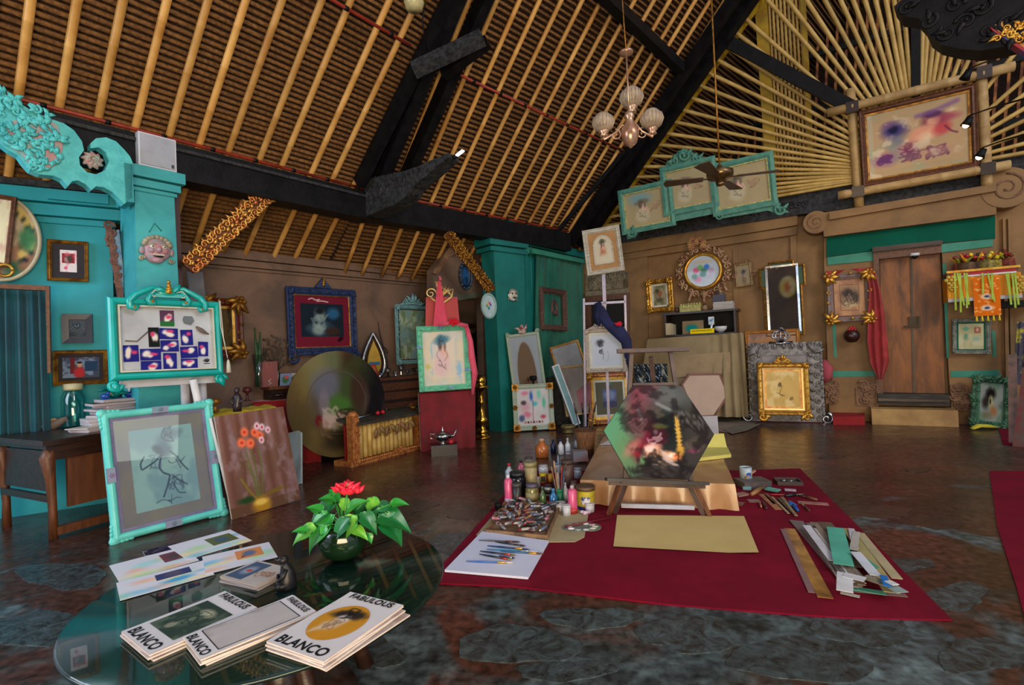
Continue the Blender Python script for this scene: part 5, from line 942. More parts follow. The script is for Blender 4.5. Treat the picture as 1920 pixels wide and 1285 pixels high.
obj('lid', MB().add([(.06, hI-.03, .07), (L-.02, hI-.03, .07), (L+.04, hI+.02, -.24), (-.0, hI+.02, -.24), (.06, hI+.0, .07), (L-.02, hI+.0, .07), (L+.04, hI+.05, -.24), (-.0, hI+.05, -.24)], [(3, 2, 1, 0), (4, 5, 6, 7), (0, 1, 5, 4), (1, 2, 6, 5), (2, 3, 7, 6), (3, 0, 4, 7)]), mat('charcoal_lacquer', (46, 44, 42), c2=(70, 66, 58), rough=.4, scale=9), r)
obj('plinth_crest', MB().rosette(L*.62, .07, .05, 6, .05).scroll(L*.55, .06, .04, 1.1, th=.3, z=.05).scroll(L*.69, .06, .04, 1.1, th=.3, z=.05, sgn=-1), M_gc, r)
MI = ip.mat(); one('cue_stick', MB().tube([(.12, hI+.035, -.1), (.6*L, hI+.06, -.17)], [.012, .007], 8), M_silver, 'pale stick lying across the lid of the bamboo instrument', 'stick', MI)
for i, x in enumerate((.40, .47)): one('red_ball', MB().ball((0, 0, 0), .028, 12), mat('red_gloss', (176, 22, 40), rough=.25), ['left', 'right'][i]+' of the two red balls on the bamboo instrument lid', 'ball', MI @ Matrix.Translation((x*L, hI+.065, -.06)))
P = (MI @ Vector((L-.04, hI+.03, -.1))); r = thing('oil_lamp', 'small bronze oil lamp on the right end of the bamboo instrument', 'lamp', TM(P)); obj('bowl', MB().lathe([(.02, 0), (.03, .01), (.04, .03), (.03, .04), (0, .04)], 12), M_goldd, r); obj('handle', MB().scroll(0, 0, .03, 1, th=.2, X=TM((-.03, 0, .05)) @ Matrix.Rotation(PI/2, 4, 'X')), M_goldd, r)
# ================================================================ red draped easel with the mint frame
a, b = onz(792, 846), onz(888, 838); rp = Plane(a, b-a, lean=0); Mv = mat('red_velvet', (128, 10, 26), c2=(96, 6, 18), rough=.85, scale=5, sheen=.5)
r = thing('draped_easel', 'tall easel covered in crimson velvet behind the mint frame', 'easel', rp.mat()); w0 = np.linalg.norm(b-a)
(u0, v0), (u1, v1) = rp.at(786, 738), rp.at(890, 732)
mb = MB(); mb.grid(lambda u, v: ((-.02+u*(w0+.04))*(1-v)+(u0+u*(u1-u0))*v, v*v0*1.0, .02+.022*(1-v)*math.sin(u*30+v*2)+.012*math.sin(u*13+1)+.02*(1-v)), 64, 14); mb.grid(lambda u, v: ((-.02+(1-u)*(w0+.04)), v*v0, -.18), 4, 3); mb.grid(lambda u, v: (w0+.02+0*u, v*v0, .02-.2*u), 6, 4); mb.grid(lambda u, v: (-.02, v*v0, -.18+.2*u), 6, 4); obj('lower_drape', mb, Mv, r)
(a0, b0), (a1, b1), (a2, b2), (a3, b3) = rp.at(799, 557), rp.at(858, 556), rp.at(866, 620), rp.at(795, 620)
obj('upper_board', MB().prism([(a3, b3-.3), (a2, b2-.3), (a1, b1), (a0, b0)], -.1, -.04), mat('scarlet_satin', (186, 14, 34), c2=(160, 8, 26), rough=.45, scale=4), r)
r0_ = r
obj('easel_leg', MB().bar((w0/2, .9, -.1), (w0/2, 0, -.45), .05, .05, (0, 0, 1)), M_wood, r)
pm = Plane(rp.O+rp.Z*.09, rp.X, lean=3); q = pm.quad((781, 613), (877, 609), (884, 728), (785, 737))
p = Pic(.8, 1, (206, 202, 190), 100, 71); p.wash((220, 206, 180), .5, .7, 3); p.wash((150, 190, 214), .66, .8, 4); p.rect(.22, .12, .78, .86, (226, 210, 190), .8); p.lady(.46, .66, .85, dress=(226, 190, 190), hat=(70, 120, 140)); p.blob(.1, .35, .06, .05, (190, 190, 90), .7)
MINT = mat('mint_paint', (118, 204, 166), c2=(96, 184, 150), rough=.5, scale=12, bump=.25)
r = framed('mint green frame with a lady in a blue hat on the red velvet easel', q, .075, MINT, p, cat='framed picture', depth=.05, orn=lambda w, h: ornament_rails(w, h, .07, .075, .024, .04, 9, 0, kind='leaf'))
M, w, h = q; M_bb = mat('blue_ribbon', (60, 110, 170), c2=(120, 160, 190), rough=.5, scale=14)
for (x, y) in ((-w*.04, h/2-.03), (w*.1, -h/2+.035), (-w/2+.03, h*.18), (w/2-.04, -h*.2)): obj('ribbon_mark', MB().box((x, y, .045), (.07, .035, .02)), M_bb, r)
mb = MB(); u, v = rp.at(826, 548, -.02); mb.scroll(u-.13, v-.02, .075, 1.3, th=.16, z=.0);
for i in range(4): mb.tube([(u-.02, v-.1, 0), (u+.03*i, v-.02+.01*i, .01), (u+.02+.045*i, v+.08-.015*i, .0)], .009, 6)
mb.tube([(u-.14, v-.07, 0), (u-.06, v-.13, 0), (u+.04, v-.14, .0), (u+.14, v-.07, 0), (u+.17, v+.04, 0)], [.012, .018, .02, .016, .006], 8); mb.leaf(u-.02, v+.03, .12, PI/2+.1, .5, .01); mb.rosette(u-.01, v+.12, .03, 5)
for i in range(3): mb.tube([(u+.02+.04*i, v+.06-.02*i, 0), (u+.08+.03*i, v+.01-.03*i, 0), (u+.13, v-.05, 0)], .007, 6)
obj('crown', mb, mat('pale_gilding', (236, 200, 130), metal=.5, rough=.35), r0_, 'pale gilded openwork crown')
M_pk = mat('pink_chiffon', (226, 84, 110), c2=(206, 56, 90), rough=.6, scale=5, sheen=.3)
(a0, b0), (a1, b1), (a2, b2), (a3, b3) = rp.at(820, 528, .03), rp.at(826, 528, .03), rp.at(840, 612, .1), rp.at(812, 612, .1)
mb = MB(); mb.grid(lambda u, v: ((a3*(1-u)+a2*u)*(1-v)+(a0*(1-u)+a1*u)*v, (b3*(1-u)+b2*u)*(1-v)+(b0*(1-u)+b1*u)*v, .06+.06*(1-v)+.012*math.sin(u*25)), 24, 8)
P = [rp.at(874, 612, .1), rp.at(882, 640, .1), rp.at(884, 668, .1), rp.at(890, 700, .1), rp.at(886, 740, .1)]
mb.tube([(x, y, .1) for x, y in P], [.03, .035, .045, .04, .015], 10); mb.tube([(*rp.at(826, 526), .02), (*rp.at(824, 518), .0)], [.02, .012], 6); mb.tube([(*rp.at(820, 610, .1), .14), (*rp.at(850, 606, .1), .15), (*rp.at(876, 612, .1), .12)], [.02, .025, .03], 8)
one('pink_scarf', mb, M_pk, 'sheer pink scarf knotted over the gilt crown and down beside the mint frame', 'scarf', rp.mat())
mb = MB(); u, v = rp.at(851, 604, .16); g = random.Random(3)
for i in range(16): a = i*2.4; rr = .012+.004*i; mb.ball((u+rr*math.cos(a), v+rr*.6*math.sin(a), .17+.01*math.cos(i)), (.022, .018, .018), 6)
one('red_flower', mb, mat('scarlet_petals', (230, 22, 44), c2=(190, 8, 40), rough=.6, scale=40), 'red fabric flower on the top edge of the mint frame', 'flower', rp.mat())
a, b = onz(809, 857), onz(858, 853); bw = np.linalg.norm(b-a); bp = Plane(a, b-a); bh = bp.at(812, 838)[1]
one('dark_box', MB().box((bw/2, bh/2, -.1), (bw, bh, .2)).box((bw/2, bh+.004, -.1), (bw+.01, .008, .21)), mat('ebony', (18, 20, 30), c2=(34, 34, 44), rough=.3), 'black lacquered box on the floor in front of the red velvet', 'box', bp.mat())
P = bp.pt(bw*.48, bh+.008, -.1); s = .6; r = thing('teapot', 'silver teapot with a curved handle on the black box', 'teapot', TM(P)); obj('pot_body', MB().lathe([(.05, 0), (.06, .01), (.03, .03), (.09, .07), (.11, .1), (.09, .13), (.03, .15), (.012, .16), (.016, .175), (.004, .2), (0, .23)], 20), M_silver, r)
obj('spout', MB().tube([(.09, 0, .09), (.14, 0, .1), (.17, 0, .17)], [.022, .015, .01], 8), M_silver, r); obj('pot_handle', MB().tube([(-.09, 0, .12), (-.15, 0, .13), (-.15, 0, .07), (-.1, 0, .07)], .008, 8), M_silver, r)
one('apple', MB().ball((0, 0, .03), (.035, .035, .032), 12).tube([(0, 0, .06), (.004, 0, .072)], .003, 5), mat('red_gloss', (1, 1, 1)), 'small red apple leaning on the silver teapot', 'fruit', TM(bp.pt(bw*.78, bh+.008, -.03)))
P = onz(905, 822); hc = hpx(P, 118); f = hc/.92; one('brass_candlestick', MB().lathe([(x*f, z*f) for x, z in [(.12, 0), (.125, .02), (.08, .04), (.07, .08), (.09, .1), (.05, .13), (.045, .2), (.08, .24), (.085, .28), (.05, .32), (.04, .4), (.03, .5), (.055, .53), (.03, .56), (.028, .68), (.05, .7), (.12, .74), (.125, .76), (.06, .77), (.08, .82), (.085, .86), (.07, .9), (.03, .92), (0, .92)]], 22), M_brass, 'tall turned brass candlestick standing beside the red velvet easel', 'candlestick', TM(P))
q = CWp.quad((1010, 541), (1059, 543), (1060, 620), (1011, 620), .06); M, w, h = q; M_dr = mat('driftwood_relief', (112, 82, 70), c2=(78, 54, 50), rough=.75, scale=10, bump=.4, stretch=(1, 4, 1))
r = thing('carved_relief', 'rough driftwood frame with a carved flower relief on the green curtain', 'relief', M); obj('frame', mould([(x+.012*math.sin(7*y), y+.01*math.sin(9*x)) for x, y in rectp(w, h)], P_(.1, .06)), M_dr, r); mb = MB()
for i in range(3): mb.tube([((.09-.02*i)*math.cos(t)+.03, (.16-.03*i)*math.sin(t)+.02, .02) for t in np.linspace(-.5, PI+.6, 12)], .01, 6)
for i in range(5): mb.leaf(.05, -.1, .1, .4+i*.5, .35, .03)
obj('flower_relief', mb, mat('rose_wood', (140, 90, 92), c2=(90, 60, 60), rough=.6), r)
M_gcur = mat('green_curtain', (14, 112, 92), c2=(8, 84, 72), rough=.8, scale=2, sheen=.2)
one('green_curtain', cloth(CWp, [(1002, 474), (1046, 482), (1012, 830), (996, 850)], .035, 4, off=.03, nu=40, seed=3), M_gcur, 'green curtain gathered to the left beside the teal pillar', 'curtain', CWp.mat())
one('green_curtain', cloth(CWp, [(1030, 478), (1092, 490), (1094, 800), (1020, 810)], .02, 6, off=.01, nu=50, seed=5), mat('green_curtain_flat', (40, 118, 96), c2=(24, 96, 80), rough=.8, scale=2, sheen=.2), 'flat green curtain hanging behind the driftwood relief', 'curtain', CWp.mat())
one('curtain_rail', plate(CWp, [(1000, 466), (1095, 487), (1095, 494), (1000, 475)], .1, .14), M_teall, 'pale green rail above the green curtains', 'rail', CWp.mat())
u, v = TP.at(959, 554, .0); maskhead('pig_mask', 'small white animal mask on the teal pillar', TP.mat(u, v, .02), .09, (mat('mask_white', (1, 1, 1)), mat('mask_grey', (150, 140, 130), rough=.6), mat('mask_dark', (30, 22, 26))))
one('cord_line', MB().tube([CWp.pt(*CWp.at(988, 462), .08), CWp.pt(*CWp.at(992, 560), .06)], .004, 5), M_teall, 'thin cord hanging down the teal wall beside the mask', 'cord')
# ================================================================ corner: scroll, mirror, small pictures, canvases
def leanq(BL, BR, lean, TL, TR, z=0): pl = lean_plane(BL, BR, lean, z); return pl.quad(TL, TR, BR, BL)
def P_text(w, h, base, seed): p = Pic(w, h, base, 90, seed); return p
q = leanq((928, 804), (950, 804), 3, (933, 647), (950, 645)); M, w, h = q; r = thing('scroll_painting', 'tall narrow white painted scroll board leaning beside the brass candlestick', 'scroll', M)
p = Pic(w, h, (206, 208, 226), 60, 3); p.blob(.5, .57, .18, .02, (200, 60, 150)); p.blob(.45, .08, .3, .03, (210, 130, 50));
for i in range(7): p.curve([(.25, .42-.035*i), (.8, .44-.035*i)], .02, (150, 150, 170), .7)
for i in range(4): p.curve([(.2, .9-.06*i), (.5, .91-.06*i), (.8, .88-.06*i)], .02, (160, 160, 180), .6)
picgrid('painted_surface', p, w, h, r, None, .021); obj('board', MB().box((0, 0, 0), (w, h, .04)), M_white, r)
q = face_plane(992, 712, 8.12, 12, 2).quad((940, 628), (1003, 625), (1040, 797), (978, 801)); M, w, h = q; M_sage = mat('sage_frame', (150, 172, 156), c2=(170, 180, 160), rough=.6, scale=9)
p = Pic(w, h, (150, 160, 170), 70, 5, .04); p.blob(.5, .53, .34, .4, (112, 92, 74), 1, .03, 0, .02); p.blob(.5, .5, .03, .03, (60, 40, 34)); p.blob(.5, .47, .06, .015, (140, 90, 80), .7)
r = framed('tall sage frame with a brown oval, leaning against the teal wall', q, .05, M_sage, p); g = random.Random(5)
mb = MB().ball((0, h/2+.03, .03), (.07, .05, .03), 9).ball((0, h/2+.1, .04), (.035, .04, .03), 9).leaf(-.03, h/2+.05, .1, 2.4, .4, .03).leaf(.03, h/2+.05, .1, .7, .4, .03); obj('cherub_crest', mb, mat('painted_cherub', (196, 190, 180), c2=(150, 60, 60), rough=.5, scale=24), r)
for s_ in (-1, 1): obj('corner_scroll', MB().scroll(s_*(w/2-.03), h/2+.01, .035, 1.2, th=.35, z=.03, sgn=s_), M_sage, r)
q = face_plane(1000, 764, 7.95, 8, 4).quad((960, 722), (1033, 718), (1042, 805), (963, 808)); M, w, h = q; p = Pic(.85, 1, (206, 204, 206), 80, 6)
for (x, y, rx, ry, c_) in ((.45, .8, .05, .12, (40, 90, 190)), (.25, .88, .1, .05, (230, 120, 160)), (.7, .85, .06, .12, (110, 210, 180)), (.85, .6, .05, .14, (80, 190, 150)), (.55, .58, .08, .06, (70, 190, 200)), (.25, .5, .15, .12, (210, 160, 180)), (.3, .3, .12, .08, (220, 110, 140)), (.12, .2, .08, .08, (60, 80, 130)), (.8, .22, .08, .05, (190, 60, 80)), (.2, .62, .08, .06, (60, 50, 60))): p.blob(x, y, rx, ry, c_, .85, .5)
p.curve([(.48, .1), (.5, .7)], .012, (150, 80, 110), .6)
for i in range(7): p.rect(.2+.09*i, .05, .26+.09*i, .11, (70, 40, 40) if i % 2 else (180, 90, 60), .8)
r = framed('sage and gold frame with a bright multicoloured picture in front of the oval one', q, .075, M_sage, p, depth=.03)
g4 = []
for sx in (-1, 1):
 for sy in (-1, 1): obj('gilt_corner', MB().box((sx*(w/2-.045), sy*(h/2-.045), .035), (.1, .1, .02)).rosette(sx*(w/2-.045), sy*(h/2-.045), .04, 6, .05), M_goldd, r)
for (x, y) in ((0, -h/2+.03), (-w/2+.035, 0), (w/2-.035, 0)): obj('gilt_rosette', MB().rosette(x, y, .045, 6, .04), M_goldd, r)
P = (M @ Vector((.02, h/2, .03))); one('black_bud_vase', MB().lathe([(.02, -.05), (.012, -.02), (.045, .0), (.06, .04), (.05, .07), (0, .075)], 14), M_black, 'small black cup on the top edge of the multicoloured picture', 'cup', TM((P[0], P[1], P[2]+.05)))
q = leanq((1042, 798), (1075, 793), 12, (1026, 710), (1057, 704)); M, w, h = q; r = thing('carved_board', 'dark grey carved panel leaning right of the multicoloured picture', 'panel', M); M_gy = mat('grey_carving', (88, 90, 92), c2=(56, 54, 56), rough=.7, scale=14, bump=.5)
obj('panel', mould(rectp(w, h), P_(.06, .05)), M_gy, r); obj('inner_panel', MB().box((0, 0, .01), (w-.1, h-.1, .02)), M_gy, r); obj('carving', ornament_rails(w, h, .06, .07, .025, .045, 3, 1.2), M_gy, r, kind='stuff')
q = leanq((1062, 775), (1104, 768), 10, (1024, 650), (1083, 640)); M, w, h = q
for i, (TL, TR, BR, BL, c_, fr, lab) in enumerate([((1024, 652), (1082, 640), (1102, 695), (1050, 704), (150, 154, 160), M_goldd, 'grey canvas with a gilt wooden edge against the green curtain'), ((1045, 690), (1096, 682), (1106, 775), (1062, 782), (140, 132, 124), mat('raw_pine', (178, 148, 96), rough=.7), 'raw canvas back on pine stretchers below the grey canvas'), ((1030, 688), (1042, 686), (1092, 792), (1078, 798), (126, 170, 176), M_white, 'pale blue board leaning edge-on in front of the raw canvas')]):
 D = 8.35-.12*i; fp = face_plane((TL[0]+BR[0])/2, (TL[1]+BR[1])/2, D, 25, 8); M, w, h = fp.quad(TL, TR, BR, BL); r = thing('stretched_canvas', lab, 'canvas', M); obj('canvas', MB().box((0, 0, 0), (w, h, .025)), mat('canvas_%d' % i, c_, rough=.8), r)
 obj('edge_strip', mould(rectp(w, h), [(0, -.01), (0, .03), (.03 if i < 2 else .02, .03), (.03 if i < 2 else .02, .0)]), fr, r)
P = onz(1066, 812); one('brass_bowl', MB().lathe([(.07, 0), (.1, .015), (.06, .04), (.1, .07), (.11, .1), (.1, .12), (.08, .1), (0, .08)], 18), mat('aged_brass', (140, 124, 78), metal=.6, rough=.4), 'squat aged brass bowl beside the grey carved panel', 'bowl', TM(P))
P = onz(1099, 850); rb_ = hpx(P, 20); r = thing('brush_basket', 'woven brown basket holding long brushes behind the paint bottles', 'basket', TM(P)); bh = hpx(P, 44)
obj('basket', MB().lathe([(rb_*.72, 0), (rb_*.8, bh*.3), (rb_*.92, bh*.7), (rb_, bh), (rb_*.92, bh), (rb_*.75, .02), (0, .02)], 20), mat('wicker', (150, 100, 60), c2=(110, 68, 36), rough=.7, scale=10, stretch=(8, 8, 1), bump=.5), r); obj('rim', MB().tube([(rb_*math.cos(t), rb_*math.sin(t), bh) for t in np.linspace(0, 2*PI, 22)], .008, 6), M_wood, r)
for i, (a, c_) in enumerate([(-.25, (90, 60, 50)), (-.05, (60, 44, 44)), (.15, (110, 60, 50)), (.3, (70, 60, 60))]): L = hpx(P, 95); one('long_brush', MB().tube([(a*.1, .02*i-.03, .03), (a*.4, .02*i-.03, L*.8)], [.006, .008], 6).tube([(a*.4, .02*i-.03, L*.8), (a*.5, .02*i-.03, L)], [.014, .008], 7), mat('brush_%d' % i, c_, rough=.5), ['leftmost', 'second', 'third', 'rightmost'][i]+' long brush standing in the woven basket', 'brush', TM(P), 'brushes in the basket')
al = mat('aluminium', (178, 172, 196), metal=.5, rough=.4); ap = Plane(atd(1135, 620, 7.7), A(1, -.25, 0)); r = thing('easel', 'silvery metal easel with a tall mast by the corner doorway', 'easel', ap.mat())
def ebar(n_, x0, y0, x1, y1, w_, o=0.): a, b = ap.at(x0, y0, o), ap.at(x1, y1, o); obj(n_, MB().bar((*a, o), (*b, o), w_, .03, (0, 0, 1)), al, r)
ebar('mast', 1131, 495, 1134, 575, .05); ebar('crossbar', 1096, 570, 1174, 566, .035); ebar('mast', 1134, 575, 1142, 800, .04, -.02); ebar('side_post', 1095, 560, 1098, 800, .03); ebar('side_post', 1172, 554, 1178, 800, .03)
q = ap.quad((1091, 435), (1163, 420), (1169, 507), (1102, 519), .05); M, w, h = q; M_ww = mat('whitewashed_wood', (196, 190, 176), c2=(160, 150, 130), rough=.7, scale=12, stretch=(1, 4, 1)); kraft = mat('kraft_mat', (176, 132, 82), c2=(160, 116, 70), rough=.8)
r = thing('framed_picture', 'whitewashed frame with an arched drawing at the top of the metal easel', 'framed picture', M); obj('frame', mould(rectp(w, h), P_(.07, .035)), M_ww, r); obj('mat_board', MB().box((0, 0, .004), (w-.12, h-.12, .008)), kraft, r)
aw, ah = (w-.3)/2, h-.32; poly = [(-aw, -ah/2), (aw, -ah/2), (aw, ah*.15)]+[(aw*math.cos(t), ah*.15+aw*1.25*math.sin(t)) for t in np.linspace(0, PI, 14)[1:-1]]+[(-aw, ah*.15)]
p = Pic(.7, 1, (204, 192, 168), 60, 8); p.lady(.5, .62, .9, dress=(190, 130, 100), hat=(90, 90, 70)); picpoly('picture', p, poly, r, None, .014); obj('arch_moulding', mould(poly[::1], [(-.02, .008), (-.02, .018), (0, .018), (0, .01)]), M_ww, r)
q = ap.quad((1096, 617), (1171, 616), (1178, 696), (1100, 700), .1); p = Pic(1, 1.1, (196, 202, 214), 90, 9, .02); p.blob(.3, .75, .13, .1, (80, 80, 90), .6, .6); p.scribble(.32, .72, .16, 24, .008, (50, 50, 60), .8, 1); p.scribble(.34, .45, .1, 14, .01, (60, 60, 70), .8, 2); p.curve([(.36, .6), (.42, .4), (.38, .2)], .006, (80, 80, 90), .8); p.curve([(.55, .5), (.6, .3), (.5, .12)], .005, (120, 120, 130), .7)
M_bone = mat('bone_carved', (168, 158, 148), c2=(200, 180, 160), rough=.6, scale=20, bump=.25)
r = framed('bone white carved frame with a pencil portrait on the metal easel', q, .06, M_bone, p, inner=.03, innerm=M_cr, orn=lambda w, h: ornament_rails(w, h, .05, .07, .02, .035, 5, 1.3))
M, w, h = q; obj('crest', crestmb(w*.8, .14, 3, .03, h/2), M_bone, r); obj('crest_finial', MB().ball((-.02, h/2+.2, .03), (.03, .05, .03), 8).ball((-.02, h/2+.28, .03), .04, 8).ball((-.02, h/2+.34, .03), (.02, .03, .02), 8), mat('pinkish_gold', (206, 160, 126), metal=.4, rough=.4), r)
mb = MB(); pts = [(1120, 568, .12), (1128, 590, .15), (1142, 610, .18), (1160, 622, .17), (1174, 640, .16), (1178, 665, .14), (1181, 690, .12)]; mb.tube([(*ap.at(x, y, o), o) for x, y, o in pts], [.05, .09, .07, .1, .08, .06, .03], 12, flat=.5); pts = [(1122, 572, .12), (1120, 592, .14), (1124, 612, .14)]; mb.tube([(*ap.at(x, y, o), o) for x, y, o in pts], [.04, .06, .02], 8)
one('blue_scarf', mb, mat('navy_cloth', (28, 34, 84), c2=(18, 22, 60), rough=.8, scale=6), 'dark blue scarf wound over the metal easel and down beside the pencil portrait', 'scarf', ap.mat())
u, v = ap.at(1160, 608, .22); mb = MB()
for i in range(12): a = i*2.4; rr = .008+.004*i; mb.ball((u+rr*math.cos(a), v+rr*.5*math.sin(a), .25), (.02, .016, .016), 6)
one('red_flower', mb, mat('scarlet_petals', (1, 1, 1)), 'small red fabric flower pinned on the dark blue scarf', 'flower', ap.mat())
q = leanq((1103, 798), (1187, 792), 5, (1098, 702), (1183, 696)); M, w, h = q; p = Pic(1, 1, (100, 96, 78), 60, 4, .05); p.rect(.25, .22, .75, .78, (92, 100, 136)); p.blob(.5, .6, .2, .14, (140, 156, 190), .8); p.rect(.25, .22, .75, .4, (70, 64, 84), .7); p.blob(.5, .94, .1, .03, (60, 150, 150))
r = framed('rose and gold frame with a tiny blue picture below the pencil portrait', q, .075, mat('rose_gilt', (168, 84, 78), c2=(190, 130, 70), rough=.4, metal=.3, scale=8), p, inner=.045, innerm=M_gold, matw=.035, matm=M_cr, orn=lambda w, h: ornament_rails(w, h, .07, .4, .03, .035, 5, 1.5), ornm=M_gold, depth=.04)
obj('crest_leaf', MB().leaf(-.02, h/2, .09, PI/2, .8, .04).leaf(-.05, h/2, .07, 2.3, .5, .04).leaf(.03, h/2, .07, .8, .5, .04), M_gold, r)
one('pink_cushion_panel', board([(-.12, -.2), (.12, -.1), (.12, .25), (-.12, .1)], 0, .03), mat('mauve_board', (150, 90, 96), rough=.7), 'mauve board corner showing left of the rose and gold frame', 'board', face_plane(1094, 745, 8.25, 10, 6).mat())
# ================================================================ pictures on the ochre wall
q = RW.quad((1211, 526), (1260, 521), (1264, 582), (1215, 588), .06); p = Pic(.8, 1, (160, 150, 120), 60, 5); p.wash((120, 120, 90), .4, .7, 3); p.blob(.5, .6, .2, .16, (170, 90, 60), .8); p.blob(.3, .75, .15, .1, (60, 70, 50), .8); p.blob(.5, .25, .3, .12, (90, 80, 60), .7); p.scribble(.5, .4, .3, 14, .01, (60, 50, 40), .6)
framed('ornate gilt frame with a reddish floral drawing on the ochre wall', q, .09, M_gold, p, inner=.03, innerm=M_cr, orn=lambda w, h: ornament_rails(w, h, .08, .07, .028, .04, 5, 1.5, 1.2))
M = RW.mat(*RW.at(1318, 509, .08), .08); rr = .27; r = thing('porcelain_plate', 'round porcelain flower plate in an ornate gilt ring with a carved flower crest', 'plate', M); p = Pic(1, 1, (186, 196, 206), 80, 5)
for (x, y, c_) in ((.3, .55, (220, 70, 130)), (.42, .62, (110, 170, 90)), (.62, .62, (50, 110, 200)), (.52, .5, (60, 120, 80)), (.75, .5, (180, 150, 180)), (.35, .25, (220, 120, 170)), (.25, .35, (80, 130, 110)), (.7, .32, (190, 180, 200)), (.5, .4, (70, 120, 120))): p.blob(x, y, .09, .09, c_, .95)
p.blob(.5, .8, .25, .05, (200, 170, 130), .6); picpoly('painted_face', p, ellp(rr, rr, 44), r, paintmat('glazed_paint', .2, .4), .02); obj('gilt_ring', mould(ellp(rr+.05, rr+.05, 44), roundP(.06, .05)), M_gold, r)
M_shell = mat('shell_gilt', (190, 160, 120), metal=.3, rough=.45, c2=(130, 70, 60), scale=14)
for i in range(22): a = 2*PI*i/22+.1; mb = MB(); mb.scroll((rr+.12)*math.cos(a), (rr+.12)*math.sin(a), .06, 1.1, a0=a, sgn=(-1)**i, th=.35, z=.02); mb.leaf((rr+.1)*math.cos(a+.1), (rr+.1)*math.sin(a+.1), .09, a, .5, .02); obj('ring_ornament', mb, M_shell, r)
mb = MB(); g = random.Random(1)
for i in range(16): mb.rosette(g.uniform(-.2, .08), rr+.2+g.uniform(-.06, .12), .045, 5, .06)
obj('flower_crest', mb, mat('painted_blossoms', (170, 90, 100), c2=(210, 170, 90), rough=.5, scale=20), r, kind='stuff')
for (x, y, a) in ((-.2, -.42, -2.2), (.0, -.44, -1.57), (.24, -.38, -.9), (.3, -.3, -.7)): obj('spike_ornament', MB().tube([(x, y+.08, .03), (x+.07*math.cos(a), y+.0+.07*math.sin(a), .04), (x+.16*math.cos(a), y+.16*math.sin(a), .02)], [.03, .03, .008], 7), M_shell, r)
q = RW.quad((1377, 497), (1408, 492), (1413, 535), (1381, 539), .05); p = Pic(.8, 1, (150, 136, 108), 50, 5); p.lady(.5, .5, .9, dress=(130, 110, 90), skin=(170, 150, 130), hat=(80, 80, 80))
r = framed('small beige twig frame left of the green and gold mirror', q, .035, mat('beige_twig', (176, 146, 104), c2=(130, 100, 70), rough=.6, scale=14), p); M, w, h = q
for s_ in (-1, 1): obj('side_scroll', MB().scroll(s_*(w/2+.02), 0, .04, 1.2, th=.3, z=.02, sgn=s_).scroll(s_*w*.3, h/2+.02, .03, 1, th=.3, z=.02), M_shell, r)
q = RW.quad((1421, 495), (1511, 485), (1514, 628), (1431, 634), .07); M, w, h = q; r = thing('wall_mirror', 'tall green and gold mirror with notched corners on the ochre wall', 'mirror', M)
n_ = .09; poly = [(-w/2+.05, -h/2), (w/2-.05, -h/2), (w/2-.05, h/2-.42), (w/2, h/2-.42), (w/2, h/2-.08), (w*.28, h/2-.08), (w*.28, h/2), (-w*.28, h/2), (-w*.28, h/2-.08), (-w/2, h/2-.08), (-w/2, h/2-.42), (-w/2+.05, h/2-.42)]
obj('frame', mould(poly, [(0, 0), (0, .05), (.02, .06), (.035, .04)]), M_goldd, r); obj('green_band', MB().prism(poly, 0, .038), mat('green_lacquer', (24, 62, 40), c2=(36, 80, 50), rough=.4, scale=8), r)
iw, ih = w*.62, h*.84; obj('inner_frame', mould(rectp(iw+.06, ih+.06), [(0, .03), (0, .06), (.03, .055), (.04, .03)]), M_silver, r)
mg = bpy.data.materials.new('mirror_glass'); mg.use_nodes = True; mg.node_tree.nodes['Principled BSDF'].inputs['Metallic'].default_value = 1; mg.node_tree.nodes['Principled BSDF'].inputs['Roughness'].default_value = .04; mg.node_tree.nodes['Principled BSDF'].inputs['Base Color'].default_value = (.75, .75, .7, 1)
obj('mirror_glass', MB().box((0, 0, .042), (iw, ih, .006)), mg, r)
P = onp(1478, 538, RW.O+RW.Z*.12, RW.Z); d = nz(P-CAM); d = d-2*(d@RW.Z)*RW.Z; P = P+d*((-3.45-P[1])/d[1]); r = thing('round_painting', 'round cream and yellow painting seen only as a reflection in the green and gold mirror', 'painting', Matrix.Translation(Vector(P)) @ Matrix.Rotation(PI, 4, 'Z') @ Matrix.Rotation(PI/2, 4, 'X')); p = Pic(1, 1, (240, 210, 120), 40, 4); p.blob(.5, .5, .2, .25, (230, 120, 70)); p.wash((250, 236, 190), .5, .7, 3); picpoly('picture', p, ellp(.36, .42, 32), r, None, .03, 12); obj('panel', MB().prism(ellp(.36, .42, 32), 0, .029), M_goldd, r)
q = RW.quad((1551, 517), (1633, 509), (1637, 600), (1552, 606), .2); M, w, h = q; p = Pic(1, 1, (196, 150, 112), 90, 5); p.wash((176, 128, 100), .5, .7, 3); p.blob(.5, .55, .3, .28, (120, 104, 90), .7, .5); p.blob(.45, .62, .16, .12, (60, 54, 54), .8, .5); p.blob(.5, .52, .06, .08, (180, 150, 130), .8); p.blob(.7, .5, .12, .16, (70, 66, 64), .7, .5); p.blob(.5, .3, .25, .08, (206, 180, 140), .8); p.scribble(.5, .5, .3, 26, .008, (50, 44, 44), .6, 9); p.line([(.2, .15), (.8, .13), (.82, .85), (.18, .87), (.2, .15)], .006, (110, 80, 60))
framed('gilt rococo frame with a smoky portrait sketch left of the door', q, .07, mat('mauve_grey_frame', (136, 116, 116), c2=(120, 96, 90), rough=.5), p, inner=.02, innerm=M_wood, orn=lambda w, h: ornament_rails(w, h, .05, .16, .04, .045, 7, 1.6), ornm=M_gold)
